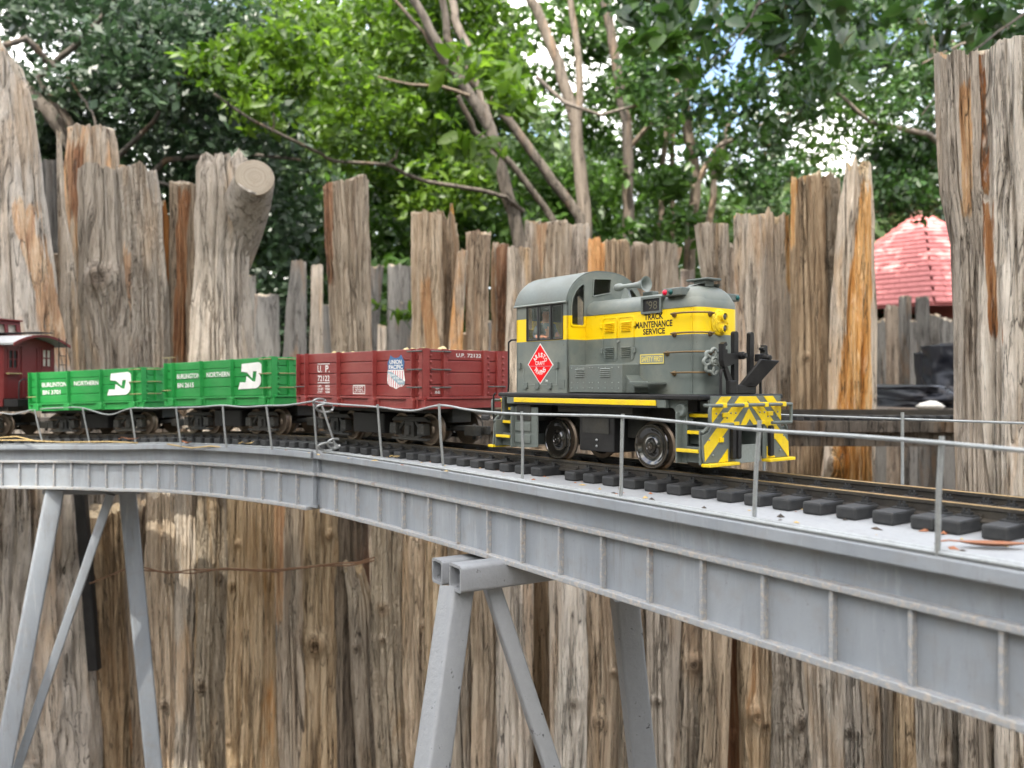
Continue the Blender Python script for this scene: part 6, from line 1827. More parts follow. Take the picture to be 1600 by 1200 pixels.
# --- second elevated line on a timber beam
bm_ = empty('elevated_track', at(1350, 640, 1.36), 0, 'dark distant track on a weathered timber beam passing behind the switcher', 'railway track')
o_ = bm_.location
fb = lambda t, o, z: Vector((t, 1.36 + 0.04 * (0.7 - t) ** 2 + o, CH - 0.0415 + z * 0.001)) - o_
tb_ = [0.30 + 0.03 * i for i in range(20)] 
tb_ = [-0.35 + 0.04 * i for i in range(32)]
sweep(fb, tb_, [(-52, -16), (-52, -34), (52, -34), (52, -16)], 'beam', 'beam_wood', bm_, None, 1.5)
sweep(fb, tb_, [(-40, -34.2), (-40, -56), (40, -56), (40, -34.2)], 'lower_beam', 'beam_wood', bm_, None, 1.0)
for off in (-24, 24): sweep(fb, tb_, [(off - 3.9, -8.3), (off - 1, -7), (off - 1.7, 0), (off + 1.7, 0), (off + 1, -7), (off + 3.9, -8.3)], 'rail', 'rail_metal', bm_)
sl = MB().box(-6, 6, -48, 48, -15.8, -8).build('sleeper', 'sleeper_plastic', bm_, None, 1)
for i in range(60):
    o = sl if i == 0 else sl.copy()
    if i: COL.objects.link(o); o.parent = bm_
    o.location = fb(-0.33 + 0.0205 * i, 0, 0)
bd = MB(1.0); 
for i, (x0, x1, y0, y1, Z0, Z1) in enumerate(((60, 470, 652, 668, 1.46, 1.42), (440, 790, 650, 690, 1.44, 1.40))):
    p0 = at(x0, y0, Z0); p1 = at(x1, y0 + 2, Z1); h = (y1 - y0) / FPX * Z0
    mb = MB(1.0); q = p0
    vs = []
    for p in (p0, p1):
        for dy in (0, 0.03):
            for dz_ in (0, -h): vs.append(tuple(Vector((p.x, p.y + dy, p.z + dz_)) - q))
    mb.add(vs, [(0, 1, 3, 2), (4, 6, 7, 5), (0, 4, 5, 1), (2, 3, 7, 6), (0, 2, 6, 4), (1, 5, 7, 3)])
    o = mb.build('rail_board', 'wood_white', None, None); o.location = q
    tag(o, ('long pale board seen under the two green wagons', 'pale weathered board seen beneath the red wagon')[i], 'board')

# --- rear fences
fn = empty('board_fence', (-1.2, 3.6, 0), 0, 'old grey board fence with ragged tops deep in the shade behind the red wagon', 'fence')
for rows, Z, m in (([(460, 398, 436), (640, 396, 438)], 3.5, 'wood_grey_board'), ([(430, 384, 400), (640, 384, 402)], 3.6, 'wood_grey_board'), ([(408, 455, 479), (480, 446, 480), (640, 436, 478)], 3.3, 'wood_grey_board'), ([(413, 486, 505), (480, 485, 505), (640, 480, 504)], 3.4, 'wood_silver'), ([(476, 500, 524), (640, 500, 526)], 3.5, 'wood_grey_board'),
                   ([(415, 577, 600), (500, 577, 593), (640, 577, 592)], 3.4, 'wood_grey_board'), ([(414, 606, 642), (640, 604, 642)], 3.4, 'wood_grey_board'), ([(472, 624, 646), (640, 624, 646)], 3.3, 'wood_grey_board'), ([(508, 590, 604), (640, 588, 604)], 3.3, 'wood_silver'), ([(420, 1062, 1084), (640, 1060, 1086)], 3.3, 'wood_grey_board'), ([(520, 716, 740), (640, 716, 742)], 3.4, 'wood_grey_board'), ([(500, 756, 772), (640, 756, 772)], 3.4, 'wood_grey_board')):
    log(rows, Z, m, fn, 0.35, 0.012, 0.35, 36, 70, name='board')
fn2 = empty('board_fence', (1.7, 3.6, 0), 0, 'dark board fence below the pink roof at right', 'fence')
for k, (a, b, yt) in enumerate(((1362, 1384, 500), (1382, 1404, 478), (1404, 1424, 462), (1422, 1432, 500), (1430, 1452, 464), (1450, 1470, 490), (1468, 1500, 498), (1498, 1530, 490))):
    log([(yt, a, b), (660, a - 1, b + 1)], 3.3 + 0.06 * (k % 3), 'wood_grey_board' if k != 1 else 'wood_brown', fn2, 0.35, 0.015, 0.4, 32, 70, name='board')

# --- black pond-liner bags and stone
def bag(name, pts, Z, depth, seed, label, cat):
    """crumpled sheet: outline in photo px, inflated in depth"""
    c = at(sum(p[0] for p in pts) / len(pts), max(p[1] for p in pts), Z)
    bm = bmesh.new(); N_ = 26
    xs = [p[0] for p in pts]; ys = [p[1] for p in pts]
    o_ = c
    def width(y):
        L_ = np.interp(y, [p[0] for p in LFT], [p[1] for p in LFT]); R_ = np.interp(y, [p[0] for p in RGT], [p[1] for p in RGT]); return L_, R_
    top = min(ys); bot = max(ys)
    half = len(pts) // 2
    LFT = sorted([(p[1], p[0]) for p in pts[:half]]); RGT = sorted([(p[1], p[0]) for p in pts[half:]])
    grid = []
    for j in range(N_ + 1):
        y = top + (bot - top) * j / N_; l, r = width(y); row = []
        for i in range(40):
            t = 2 * math.pi * i / 40
            px = (l + r) / 2 + (r - l) / 2 * math.cos(t)
            wob = 1 + 0.14 * float(vn(math.cos(t) * 3, math.sin(t) * 3, j * 0.25, seed)) + 0.07 * float(vn(math.cos(t) * 8, math.sin(t) * 8, j * 0.7, seed + 1))
            p = at((l + r) / 2 + (px - (l + r) / 2) * wob, y + 4 * float(vn(t * 2, 0.2, j * .4, seed + 2)), Z); p.y += depth * math.sin(t) * wob
            row.append(bm.verts.new(p - o_))
        grid.append(row)
    for j in range(N_):
        for i in range(40): bm.faces.new((grid[j][i], grid[j][(i + 1) % 40], grid[j + 1][(i + 1) % 40], grid[j + 1][i]))
    bm.faces.new(grid[0]); bm.faces.new(grid[-1][::-1])
    bmesh.ops.recalc_face_normals(bm, faces=bm.faces)
    me = bpy.data.meshes.new(name); bm.to_mesh(me); bm.free(); me.materials.append(MATS['black_liner'])
    for p_ in me.polygons: p_.use_smooth = True
    o = bpy.data.objects.new(name, me); COL.objects.link(o); o.location = o_
    return tag(o, label, cat)
bag('rubbish_bag', [(1448, 545), (1452, 580), (1446, 612), (1442, 642), (1500, 541), (1505, 580), (1508, 612), (1510, 642)], 2.35, 0.09, 3, 'tall black plastic bag beside the giant right post', 'bag')
bag('rubbish_bag', [(1433, 551), (1436, 580), (1440, 612), (1438, 642), (1450, 556), (1447, 580), (1449, 612), (1452, 642)], 2.42, 0.04, 5, 'narrow folded black plastic flap left of the tall bag', 'bag')
bag('pond_liner', [(1366, 602), (1362, 612), (1358, 628), (1352, 645), (1424, 604), (1440, 612), (1446, 628), (1450, 645)], 2.25, 0.25, 9, 'low black crumpled liner sheet below the board fence', 'liner')
mb = MB(1.0); p0 = at(1400, 630, 2.0); o = MB(1.0).box(-0.3, 0.35, 0, 0.9, -0.03, 0).build('timber_shelf', 'beam_wood', None, None, 0.004); o.location = p0 + Vector((0, -0.02, -0.012)); tag(o, 'dark timber shelf carrying the black liner', 'shelf')
me = rock(0.024, 77, 0.55); me.materials.append(MATS['white_stone']); o = bpy.data.objects.new('stone', me); COL.objects.link(o); o.location = at(1453, 635, 1.95); 
for p_ in me.polygons: p_.use_smooth = True
tag(o, 'smooth white stone at the foot of the tall black bag', 'stone')

# --- pink-roofed garden hut
ap = at(1440, 336, 8.5)
H0 = empty('garden_hut', (ap.x, 8.5, 0), 0, 'garden hut with a tent-shaped pink shingle roof glowing in dappled sun', 'hut')
half = 1.6; ez = ap.z - 1.08; 
# convex pavilion roof, eight sides, shingle courses stepped
nside = 8
prof = [(0.06, 0.0), (0.40, -0.235), (0.74, -0.475), (1.08, -0.735), (1.42, -1.00)]
def rp(t):
    ks = len(prof) - 1; i = min(ks - 1, int(t * ks)); f = t * ks - i
    return (prof[i][0] + (prof[i + 1][0] - prof[i][0]) * f, prof[i][1] + (prof[i + 1][1] - prof[i][1]) * f)
sh0 = []
for c_ in range(20):
    r0, z0 = rp(c_ / 20); r1, z1 = rp((c_ + 1) / 20)
    for sd in range(nside):
        t0, t1 = R(360 * sd / nside + 22.5 + 180), R(360 * (sd + 1) / nside + 22.5 + 180)
        if math.sin((t0 + t1) / 2) > 0.3: continue
        nsh = max(1, int(r1 * 8))
        for k in range(nsh):
            f0, f1 = (k + (0.25 if c_ % 2 and nsh > 1 else 0)) / nsh, min(1, (k + 1 + (0.25 if c_ % 2 and nsh > 1 else 0)) / nsh)
            def P_(r, z, f, up): 
                a = Vector((math.cos(t0) * r, math.sin(t0) * r, z)); b = Vector((math.cos(t1) * r, math.sin(t1) * r, z)); p = a + (b - a) * f; p.z += up; return p
            g_ = 0.012
            sh0.append([P_(r0, z0, f0 + g_ * 0.3, 0.0), P_(r0, z0, f1, 0.0), P_(r1 + 0.02, z1, f1, 0.006 + random.uniform(0, .004)), P_(r1 + 0.02, z1, f0 + g_ * 0.3, 0.006 + random.uniform(0, .004))])
sub = sorted(range(len(sh0)), key=lambda i: sum(p.y for p in sh0[i]))
rf = MB(1.0)
for c_ in range(16):
    pass
base = MB(1.0); vs = []; fs = []
for t in np.linspace(0, 1, 9):
    r_, z_ = rp(min(t, .9999))
    for sd in range(nside): vs.append((math.cos(R(360 * sd / nside + 22.5)) * r_, math.sin(R(360 * sd / nside + 22.5)) * r_, ap.z + z_ - 0.03))
for i in range(8):
    for sd in range(nside): a, b = i * nside + sd, i * nside + (sd + 1) % nside; fs.append((a, b, b + nside, a + nside))
fs.append(tuple(range(nside)))
roof = base.add(vs, fs).build('roof', 'pink_shingle', H0, None)
for n_, i in enumerate(sub):
    q = sh0[i]
    if n_ < 290:
        c = sum(q, Vector()) / 4
        MB(1.0).add([tuple(p - c) for p in q] + [tuple(p - c - Vector((0, 0, .014))) for p in q], [(0, 1, 2, 3), (7, 6, 5, 4), (3, 2, 6, 7), (0, 3, 7, 4), (1, 5, 6, 2)]).build('shingle', 'pink_shingle', roof).location = c + Vector((0, 0, ap.z))
    else:
        rf.add([(p.x, p.y, p.z + ap.z) for p in q] + [(p.x, p.y, p.z + ap.z - .014) for p in q], [(0, 1, 2, 3), (7, 6, 5, 4), (3, 2, 6, 7), (0, 3, 7, 4), (1, 5, 6, 2)])
if rf.v: tag(rf.build('shingle_field', 'pink_shingle', roof), kind='stuff')
MB(1.0).lathe([(0, 0.11), (0.03, 0.12), (0.05, 0.07), (0.13, 0.075), (0.17, 0.04), (0.21, 0.01)], (0, 0, ap.z - 0.03), (0, 0, 1), 14).build('finial', 'pink_finial', roof, 40)
MB(1.0).lathe([(0, 1.15), (ap.z - 1.12, 1.15)], (0, 0, 0), (0, 0, 1), 8).build('wall', 'cream_wall', H0)

# ------------------------------------------------------------------ vegetation
def leaves(name, C, N, size, mat, parent=None, shape=4, tone=None, hang=0.3, org=None, kind='stuff', jitter=0.5):
    """C: (n,3) cluster centres with radii in column 3; N leaves in all"""
    C = np.asarray(C, float)
    wgt = C[:, 3] ** 2; wgt = wgt / wgt.sum()
    ci = rng.choice(len(C), N, p=wgt)
    d = rng.normal(size=(N, 3)); d /= np.linalg.norm(d, axis=1)[:, None]
    rr = rng.random(N) ** 0.45
    P = C[ci, :3] + d * (rr * C[ci, 3])[:, None] * np.array([1.15, 1.15, 0.75])
    nrm = rng.normal(size=(N, 3)) + np.array([0, -0.35, 0.75]); nrm /= np.linalg.norm(nrm, axis=1)[:, None]
    t = rng.normal(size=(N, 3)); t[:, 2] -= hang; t -= nrm * (t * nrm).sum(1)[:, None]; t /= np.linalg.norm(t, axis=1)[:, None]
    b = np.cross(nrm, t)
    s = (size * (1 + jitter * rng.normal(size=N)).clip(0.45, 1.8))[:, None]
    if shape == 4:
        vs = np.stack([P - t * s * 0.5, P + b * s * 0.24 + nrm * s * .04, P + t * s * 0.5, P - b * s * 0.24 + nrm * s * .04], 1); k = 4
        faces = np.array([[0, 1, 2, 3]])
    else:
        vs = np.stack([P - t * s * 0.5, P - t * s * 0.2 + b * s * 0.2 + nrm * s * .05, P + t * s * 0.15 + b * s * 0.22 + nrm * s * .05, P + t * s * 0.55 - nrm * s * .08,
                       P + t * s * 0.15 - b * s * 0.22 + nrm * s * .05, P - t * s * 0.2 - b * s * 0.2 + nrm * s * .05], 1); k = 6
        faces = np.array([[0, 1, 2, 3], [0, 3, 4, 5]])
    V = vs.reshape(-1, 3)
    if org is not None: V = V - np.array(org)
    F_ = (np.arange(N)[:, None, None] * k + faces[None]).reshape(-1, 4)
    me = bpy.data.meshes.new(name)
    me.vertices.add(len(V)); me.vertices.foreach_set('co', V.astype(np.float32).ravel())
    me.loops.add(F_.size); me.loops.foreach_set('vertex_index', F_.astype(np.int32).ravel())
    me.polygons.add(len(F_)); me.polygons.foreach_set('loop_start', (np.arange(len(F_)) * 4).astype(np.int32)); me.polygons.foreach_set('loop_total', np.full(len(F_), 4, np.int32))
    at_ = me.attributes.new('tone', 'FLOAT', 'POINT')
    tn = rng.random(N) * 0.7 + 0.3 * rng.random(len(C))[ci]
    at_.data.foreach_set('value', np.repeat(tn, k).astype(np.float32))
    me.update(calc_edges=True)
    me.materials.append(MATS[mat])
    o = bpy.data.objects.new(name, me); link(o, parent)
    if kind: o['kind'] = kind
    return o

def clusters(poly, Z0, Z1, n, r0, r1):
    """cluster centres seen inside a photo-px polygon, between two distances"""
    out = []
    xs = [p[0] for p in poly]; ys = [p[1] for p in poly]
    while len(out) < n:
        x, y = rng.uniform(min(xs), max(xs)), rng.uniform(min(ys), max(ys))
        ins = False
        for i in range(len(poly)):
            (xa, ya), (xb, yb) = poly[i - 1], poly[i]
            if (ya > y) != (yb > y) and x < (xb - xa) * (y - ya) / (yb - ya) + xa: ins = not ins
        if not ins: continue
        Z = rng.uniform(Z0, Z1); p = at(x, y, Z)
        if p.z < 0.2: continue
        out.append((p.x, p.y, p.z, rng.uniform(r0, r1)))
    return out

def limb(mb, pts, w0, w1, Z, Z2=None, n=9, wig=2.0):
    """pts photo px from base up; w in px"""
    Z2 = Z if Z2 is None else Z2
    P = []; rr_ = []
    m = len(pts)
    for i in range(m - 1):
        for k in range(4):
            f = (i + k / 4) / (m - 1); x = pts[i][0] + (pts[i + 1][0] - pts[i][0]) * k / 4; y = pts[i][1] + (pts[i + 1][1] - pts[i][1]) * k / 4
            zz = Z + (Z2 - Z) * f
            P.append(at(x + random.uniform(-wig, wig), y, zz)); rr_.append((w0 + (w1 - w0) * f) / 2 / FPX * zz)
    P.append(at(*pts[-1], Z2)); rr_.append(w1 / 2 / FPX * Z2)
    mb.tube(P, 0.01, n, rr=rr_)
def tree(name, label, limbs, org, crowns, bark='bark'):
    T_ = empty(name, org, 0, label, 'tree')
    for (nm, pts, w0, w1, Z, Z2) in limbs:
        mb = MB(1.0); limb(mb, pts, w0, w1, Z, Z2)
        mb.v = [(v[0] - org[0], v[1] - org[1], v[2] - org[2]) for v in mb.v]
        mb.build(nm, bark, T_, 60)
    for kw in crowns:
        leaves('crown', parent=T_, org=org, **kw)
    return T_

G = 1.16 * FPX   # photo rows from the horizon to the ground, divided by Z
gy_ = lambda Z: 600 + G / Z
# 1 multi-stem tree in the middle
tree('crepe_myrtle', 'many-stemmed pale-barked tree leaning left above the middle palisade, bright green leaves', [
    ('trunk', [(828, gy_(4.6)), (822, 480), (812, 376), (790, 290), (766, 200), (722, 130), (684, 66), (640, -10)], 26, 13, 4.6, 4.3),
    ('trunk', [(960, gy_(4.8)), (905, 340), (850, 262), (794, 188), (740, 130), (700, 60), (690, -20)], 18, 11, 4.8, 4.5),
    ('branch', [(880, gy_(4.5)), (866, 345), (800, 255), (742, 205), (716, 150)], 13, 8, 4.5, 4.2),
    ('branch', [(766, 205), (745, 110), (712, 30), (704, -20)], 16, 12, 4.45, 4.6),
    ('trunk', [(930, gy_(5)), (912, 330), (900, 192), (872, 100), (835, 10), (820, -20)], 24, 14, 5.0, 5.0),
    ('trunk', [(902, 260), (906, 120), (890, -10)], 14, 10, 5.0, 5.2),
    ('branch', [(838, 120), (880, 160), (940, 180), (1010, 160)], 7, 4, 4.6, 4.6),
    ('branch', [(700, 110), (660, 50), (610, -10)], 8, 5, 4.4, 4.3),
    ('branch', [(735, 150), (690, 135), (640, 132), (590, 120)], 6, 3, 4.3, 4.1),
    ('branch', [(818, 330), (790, 308), (750, 297), (667, 284), (632, 271), (606, 257), (523, 252), (475, 227), (431, 206), (387, 184), (335, 147)], 7.5, 4, 4.5, 3.5),
    ('branch', [(606, 257), (618, 246), (622, 234)], 4, 3, 3.9, 3.9), ('branch', [(425, 206), (430, 190), (428, 178)], 3, 2, 3.65, 3.6),
], (0.12, 4.7, 0), [
    dict(C=clusters([(430, -60), (760, -60), (800, 120), (760, 320), (640, 330), (520, 240), (400, 150), (380, 40)], 4.8, 6.0, 70, 0.10, 0.28), N=15000, size=0.050, mat='leaf_bright', shape=6),
    dict(C=clusters([(640, -60), (1010, -60), (1060, 90), (1040, 330), (880, 380), (700, 390), (640, 240)], 5.2, 6.4, 44, 0.10, 0.26), N=8500, size=0.052, mat='leaf_mid', shape=6),
    dict(C=clusters([(300, 90), (420, 40), (560, 60), (640, 180), (560, 250), (440, 230), (380, 180), (290, 140)], 3.5, 4.2, 26, 0.05, 0.16), N=2000, size=0.05, mat='leaf_bright', shape=6),
    dict(C=clusters([(640, 120), (780, 60), (860, 90), (840, 220), (700, 280), (650, 200)], 3.4, 4.0, 12, 0.04, 0.12), N=330, size=0.07, mat='leaf_bright', shape=6),
])
# 3 blue-green oak at left
tree('oak_tree', 'dense blue-green oak filling the upper left corner', [
    ('trunk', [(190, gy_(4.4)), (200, 480), (170, 330), (100, 200), (20, 120), (-60, 60)], 40, 20, 4.4, 4.2),
    ('branch', [(120, 210), (60, 120), (130, 60), (200, -20)], 14, 6, 4.2, 4.0), ('branch', [(90, 110), (40, 60), (-20, 80)], 12, 8, 4.0, 3.8),
    ('branch', [(180, 330), (260, 250), (380, 240), (470, 250)], 12, 4, 4.3, 4.1), ('branch', [(150, 280), (240, 190), (300, 100)], 10, 4, 4.2, 4.0),
    ('branch', [(105, 120), (135, 160), (150, 190), (140, 240)], 4, 3, 3.8, 3.8), ('branch', [(200, 270), (300, 300), (420, 270)], 6, 3, 4.0, 4.0),
], (-2.1, 4.4, 0), [
    dict(C=clusters([(-80, -60), (380, -60), (430, 100), (470, 300), (520, 450), (380, 520), (60, 420), (20, 200), (-80, 200)], 4.2, 5.8, 130, 0.16, 0.34), N=36000, size=0.052, mat='leaf_oak', hang=0.0),
    dict(C=clusters([(60, 0), (330, 0), (360, 120), (250, 170), (60, 190)], 3.7, 4.2, 26, 0.07, 0.16), N=3600, size=0.042, mat='leaf_oak', hang=0.0),
], bark='bark_dark')
# 4 darker trees to the right
tree('shade_tree', 'tall dark-leaved tree with slim grey stems right of the pale-barked one', [
    ('trunk', [(985, gy_(5.2)), (983, 376), (982, 300), (978, 190), (957, 66), (942, -20)], 20, 14, 5.2, 5.2),
    ('trunk', [(1030, gy_(5.6)), (1028, 372), (1040, 219), (1044, 100)], 11, 7, 5.6, 5.6), ('trunk', [(1052, gy_(5.7)), (1050, 380), (1050, 230), (1062, 60)], 10, 6, 5.7, 5.7),
    ('trunk', [(1075, gy_(5.0)), (1076, 394), (1088, 280), (1074, 192), (1064, 80), (1076, -20)], 20, 12, 5.0, 5.0),
    ('branch', [(1088, 285), (1120, 230), (1180, 200), (1250, 170)], 10, 4, 5.0, 4.8), ('trunk', [(1112, gy_(5.4)), (1110, 341), (1118, 262), (1150, 160)], 14, 7, 5.4, 5.4),
    ('branch', [(985, 230), (1010, 200), (1060, 150), (1130, 20)], 8, 4, 5.2, 5), ('branch', [(1600, 38), (1560, 50), (1500, 70), (1440, 100)], 6, 3, 4, 3.6),
], (1.0, 5.2, 0), [
    dict(C=clusters([(960, -60), (1620, -60), (1620, 70), (1470, 110), (1440, 200), (1380, 150), (1300, 130), (1250, 210), (1180, 230), (1080, 240), (980, 120)], 3.6, 5.0, 80, 0.06, 0.16), N=6500, size=0.046, mat='leaf_dark', shape=6),
    dict(C=clusters([(1000, 90), (1200, 120), (1280, 250), (1240, 330), (1130, 350), (1030, 360), (1000, 250)], 5.8, 6.6, 28, 0.10, 0.22), N=4300, size=0.045, mat='leaf_dark', shape=6),
    dict(C=clusters([(880, -40), (1010, -40), (1010, 190), (900, 190)], 5.6, 6.6, 20, 0.06, 0.18), N=2200, size=0.045, mat='leaf_mid', shape=6),
    dict(C=clusters([(980, 0), (1110, 0), (1130, 380), (980, 380)], 4.4, 5.0, 14, 0.06, 0.16), N=900, size=0.06, mat='leaf_mid', shape=6),
])
tree('live_oak', 'tall spreading green tree at far right, behind the giant bleached post pair', [
    ('trunk', [(1560, gy_(6.4)), (1560, 380), (1520, 220), (1460, 80), (1400, -40)], 34, 14, 6.4, 6.2), ('branch', [(1540, 290), (1450, 210), (1360, 190), (1280, 120)], 12, 4, 6.3, 6.0),
], (3.7, 6.4, 0), [
    dict(C=clusters([(1240, -60), (1580, -60), (1500, 60), (1478, 150), (1470, 210), (1420, 180), (1300, 170), (1250, 60)], 5.6, 7.2, 44, 0.10, 0.26), N=5200, size=0.05, mat='leaf_mid'),
    dict(C=clusters([(1370, 200), (1480, 210), (1480, 330), (1420, 310), (1372, 370), (1366, 290)], 6.2, 7.2, 22, 0.12, 0.28), N=7000, size=0.055, mat='leaf_dark'),
    dict(C=clusters([(1200, 120), (1400, 120), (1400, 270), (1230, 270)], 6.0, 7.0, 16, 0.08, 0.22), N=2200, size=0.05, mat='leaf_mid'),
])
# big-leaved tree whose boughs hang into the top right corner
tree('overhanging_tree', 'near large-leaved boughs hanging in from the top right corner over the railway', [
    ('trunk', [(3300, gy_(2.6)), (3300, 200), (3100, -1200)], 160, 90, 2.6, 2.6),
    ('branch', [(3200, -900), (2300, -620), (1800, -200), (1560, -70), (1320, -50), (1180, 10)], 50, 3, 2.6, 2.5),
    ('branch', [(1250, -200), (1200, -30), (1170, 40), (1130, 90)], 6, 2, 2.6, 2.5), ('branch', [(1700, -140), (1600, 20), (1520, 80), (1440, 180)], 6, 2, 2.6, 2.4),
], (4.9, 2.6, 0), [
    dict(C=clusters([(960, -60), (1620, -60), (1620, 60), (1470, 100), (1400, 190), (1330, 110), (1180, 130), (1100, 60), (980, 40)], 2.4, 3.1, 34, 0.03, 0.09), N=520, size=0.062, mat='leaf_dark', shape=6, hang=1.0),
    dict(C=clusters([(960, -60), (1250, -60), (1200, 150), (1130, 200), (1000, 100)], 2.5, 3.1, 12, 0.03, 0.09), N=200, size=0.065, mat='leaf_mid', shape=6, hang=0.8),
], bark='bark_dark')
# unseen tree added behind the camera, blocking direct sun on railway and logs
cc = Vector((-0.2, 1.05, 1.2)) + _sd * 14.0
can = []
for _ in range(210):
    u, v = rng.uniform(-3.6, 3.2), rng.uniform(-2.7, 2.7)
    can.append((cc.x + u, cc.y + v, cc.z + rng.uniform(-0.6, 0.9), rng.uniform(0.45, 0.75)))
T_ = empty('shade_tree', (cc.x - 0.5, cc.y - 1.0, 0), 0, 'unseen tall tree added behind the viewpoint to shade the railway', 'tree')
mb = MB(1.0); mb.tube([(0, 0, 0), (0.1, 0.1, 4), (-0.1, 0.3, 8), (0.4, 0.9, cc.z - 0.3)], 0.2, 14, rr=[0.34, 0.27, 0.2, 0.08]); mb.build('trunk', 'bark_dark', T_, 60)
for k in range(7):
    a_ = 0.9 * k; mb = MB(1.0); mb.tube([(-0.1, 0.3, 8 + 0.4 * k), (1.0 * math.cos(a_), 1 + 0.9 * math.sin(a_), 10 + 0.2 * k), (0.5 + 2.4 * math.cos(a_), 1 + 2.0 * math.sin(a_), cc.z)], 0.1, 8, rr=[0.12, 0.07, 0.03]); mb.build('branch', 'bark_dark', T_, 60)
leaves('crown', C=can, N=27000, size=0.23, mat='leaf_dark', parent=T_, org=T_.location)
# the crown that throws its shade on the pink roof: part of the same wood, between the roof and the sun
tree('elm_tree', 'leafy tree beside the pink-roofed hut, dappling its roof', [
    ('trunk', [(1600, gy_(7.6)), (1600, 420), (1570, 200), (1480, 60)], 30, 14, 7.6, 7.2),
], (4.6, 7.6, 0), [
    dict(C=[(ap.x - 0.1 + _sd.x * k + u, 7.7 + _sd.y * k + v, ap.z - 0.6 + _sd.z * k, 0.075) for k, u, v in [(rng.uniform(1.5, 2.3), rng.uniform(-1.0, 0.8), rng.uniform(-0.9, 0.7)) for _ in range(95)]], N=2500, size=0.07, mat='leaf_dark', shape=6),
])
# 5 undergrowth and far wood
def stuffleaf(name, label, **kw):
    o = leaves(name, **kw); tag(o, label); return o
stuffleaf('undergrowth', 'dark leafy undergrowth filling the space between fences and trees', C=clusters([(360, 300), (660, 300), (1130, 330), (1130, 640), (360, 640)], 5.4, 6.8, 140, 0.2, 0.42), N=36000, size=0.07, mat='leaf_mid')
stuffleaf('undergrowth', 'blue-green undergrowth behind the left palisade', C=clusters([(-100, 380), (560, 380), (560, 680), (-100, 680)], 4.4, 5.6, 90, 0.2, 0.36), N=20000, size=0.055, mat='leaf_oak')
ring = []  # unseen leaf ring added around the camera to cut side light and darken reflections
for _ in range(330):
    a_ = rng.uniform(R(150), R(390)); r_ = rng.uniform(5.0, 7.5); x_, y_ = r_ * math.cos(a_), r_ * math.sin(a_)
    if y_ > 1.0 and abs(x_) < 3.6: continue
    ring.append((x_, y_ - 0.5, rng.uniform(0.2, 4.2), rng.uniform(0.5, 0.9)))
stuffleaf('shading_hedge', 'tall dark leafy screen, unseen, added around the viewpoint to cut side light', C=ring, N=30000, size=0.24, mat='leaf_dark')
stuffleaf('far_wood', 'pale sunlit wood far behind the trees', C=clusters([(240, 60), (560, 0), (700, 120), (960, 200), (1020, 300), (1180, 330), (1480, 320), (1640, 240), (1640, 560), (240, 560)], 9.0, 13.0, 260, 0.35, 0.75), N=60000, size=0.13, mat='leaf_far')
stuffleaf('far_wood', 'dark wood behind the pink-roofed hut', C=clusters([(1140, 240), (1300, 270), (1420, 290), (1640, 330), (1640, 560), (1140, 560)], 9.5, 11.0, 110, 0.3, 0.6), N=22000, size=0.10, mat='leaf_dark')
stuffleaf('shrub_leaves', 'green shrub leaves showing between the middle palisade logs', C=clusters([(560, 440), (640, 430), (640, 560), (560, 560)], 3.7, 4.3, 16, 0.08, 0.16), N=1500, size=0.05, mat='leaf_mid', shape=6)
# a yellow-green sprig in front of the rear fence
sg = empty('sprig', at(590, 520, 2.9), 0, 'small yellow-green leafy sprig between the solitary post and the split logs', 'plant')
mb = MB(1.0); o_ = sg.location
mb.tube([at(660, 540, 2.9) - o_, at(625, 490, 2.9) - o_, at(600, 480, 2.9) - o_, at(578, 474, 2.9) - o_], 0.002, 6).build('stem', 'leaf_mid', sg)
leaves('sprig_leaves', [(*at(586, 476, 2.9), 0.02), (*at(600, 480, 2.9), 0.02), (*at(618, 492, 2.9), 0.03), (*at(640, 490, 2.9), 0.03)], 34, 0.038, 'leaf_bright', sg, 6, org=o_, kind=None)

# ------------------------------------------------------------------ dry leaves on the decks
def dryleaf(px, py, Z, ln, w, rot, mat, label, curl=0.25, name='dry_leaf'):
    mb = MB(1.0); vs = []; fs = []; n = 9
    for i in range(n):
        t = i / (n - 1); ww = w * math.sin(math.pi * min(1, t * 0.95 + 0.04)) ** 0.8
        zc = curl * ln * (t - 0.5) ** 2
        for k in (-1, 0, 1): vs.append(((t - 0.5) * ln, k * ww / 2, zc + abs(k) * ww * 0.25 + 0.0008))
    for i in range(n - 1):
        for k in (0, 1): a = i * 3 + k; fs.append((a, a + 1, a + 4, a + 3))
    mb.add(vs, fs); mb.tube([(-ln * 0.5, 0, curl * ln * .25 + .001), (-ln * 0.62, 0.001, 0.003), (-ln * .75, .003, .002)], 0.0004, 5)
    o = mb.build(name, mat, None, 60); o.location = at(px, py, Z); o.rotation_euler = (0, 0, rot); tag(o, label, 'leaf'); return o
zt = 0.0721
dryleaf(1552, 857, zt * FPX / 257, 0.029, 0.008, R(-8), 'dry_leaf', 'glossy red-brown dry leaf on the deck at bottom right, beside the last sleepers')
dryleaf(205, 688, 1.10, 0.022, 0.006, R(10), 'dry_leaf', 'curled brown leaf on the left deck before green wagon BN 3701', 0.6)
dryleaf(292, 694, 1.055, 0.018, 0.006, R(-30), 'dry_leaf', 'small brown leaf on the left deck before green wagon BN 2615', 0.7)
dryleaf(388, 695, 0.99, 0.014, 0.005, R(40), 'straw', 'curled tan leaf tip on the left deck near the bridge joint', 0.8)
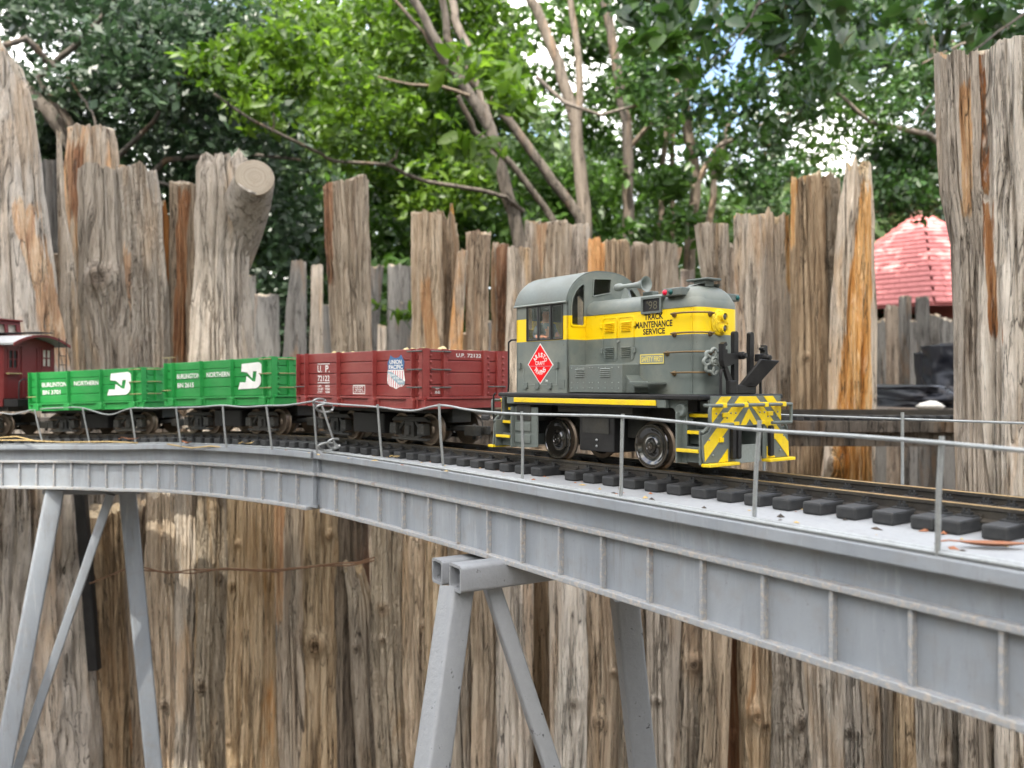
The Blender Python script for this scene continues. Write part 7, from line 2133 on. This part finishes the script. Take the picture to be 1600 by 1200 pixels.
dryleaf(620, 716, 0.80, 0.010, 0.006, R(60), 'straw', 'tiny tan leaf scrap between the sleepers under the red wagon', 0.4)
for i, (pts, lb) in enumerate((([(-30, 688), (40, 688), (100, 691), (170, 690), (215, 692)], 'long dry straw stalk lying along the left deck edge'), ([(0, 684), (26, 682), (60, 690)], 'short dry straw stalk at the left picture edge'), ([(262, 694), (300, 700), (330, 697), (360, 700)], 'bent straw stalk on the left deck under wagon BN 2615'))):
    Z = lambda x: float(np.interp(x, [0, 200, 400], [1.235, 1.11, 0.985]))
    p0 = at(pts[0][0], pts[0][1], Z(pts[0][0])); o = MB(1.0).tube([at(x, y, Z(x)) - p0 for x, y in pts], 0.0009, 5).build('straw_stalk', 'straw', None, 60); o.location = p0; tag(o, lb, 'straw')

# grit, bark crumbs and leaf scraps scattered on the decks
mb = MB(1.0); gr_ = random.Random(21)
for i in range(520):
    s_ = gr_.uniform(-1.2, 0.34); off = gr_.choice((-1, 1, -1)) * gr_.uniform(0.0, 0.085) if s_ > -0.45 else gr_.uniform(-0.066, 0.07)
    p = trk(s_, off, DECK)[0]; r_ = gr_.uniform(0.0004, 0.0016) * (1.6 if gr_.random() < 0.12 else 1); a_ = gr_.uniform(0, 3.14); L_ = gr_.uniform(1, 2.6)
    c_, n_ = math.cos(a_) * r_, math.sin(a_) * r_
    mb.add([(p.x + c_ * L_, p.y + n_ * L_, p.z + 0.0002), (p.x - n_, p.y + c_, p.z + 0.0002), (p.x - c_ * L_, p.y - n_ * L_, p.z + 0.0002), (p.x + n_, p.y - c_, p.z + 0.0002), (p.x, p.y, p.z + r_ * 0.9)], [(0, 1, 4), (1, 2, 4), (2, 3, 4), (3, 0, 4)])
dg_ = mb.build('deck_grit', 'dry_leaf'); dg_.data.materials.append(MATS['straw']); dg_.data.materials.append(MATS['beam_wood'])
for p_ in dg_.data.polygons: p_.material_index = (p_.index // 4) % 3
tag(dg_, 'fine grit, bark crumbs and leaf scraps scattered between the sleepers', kind='stuff')
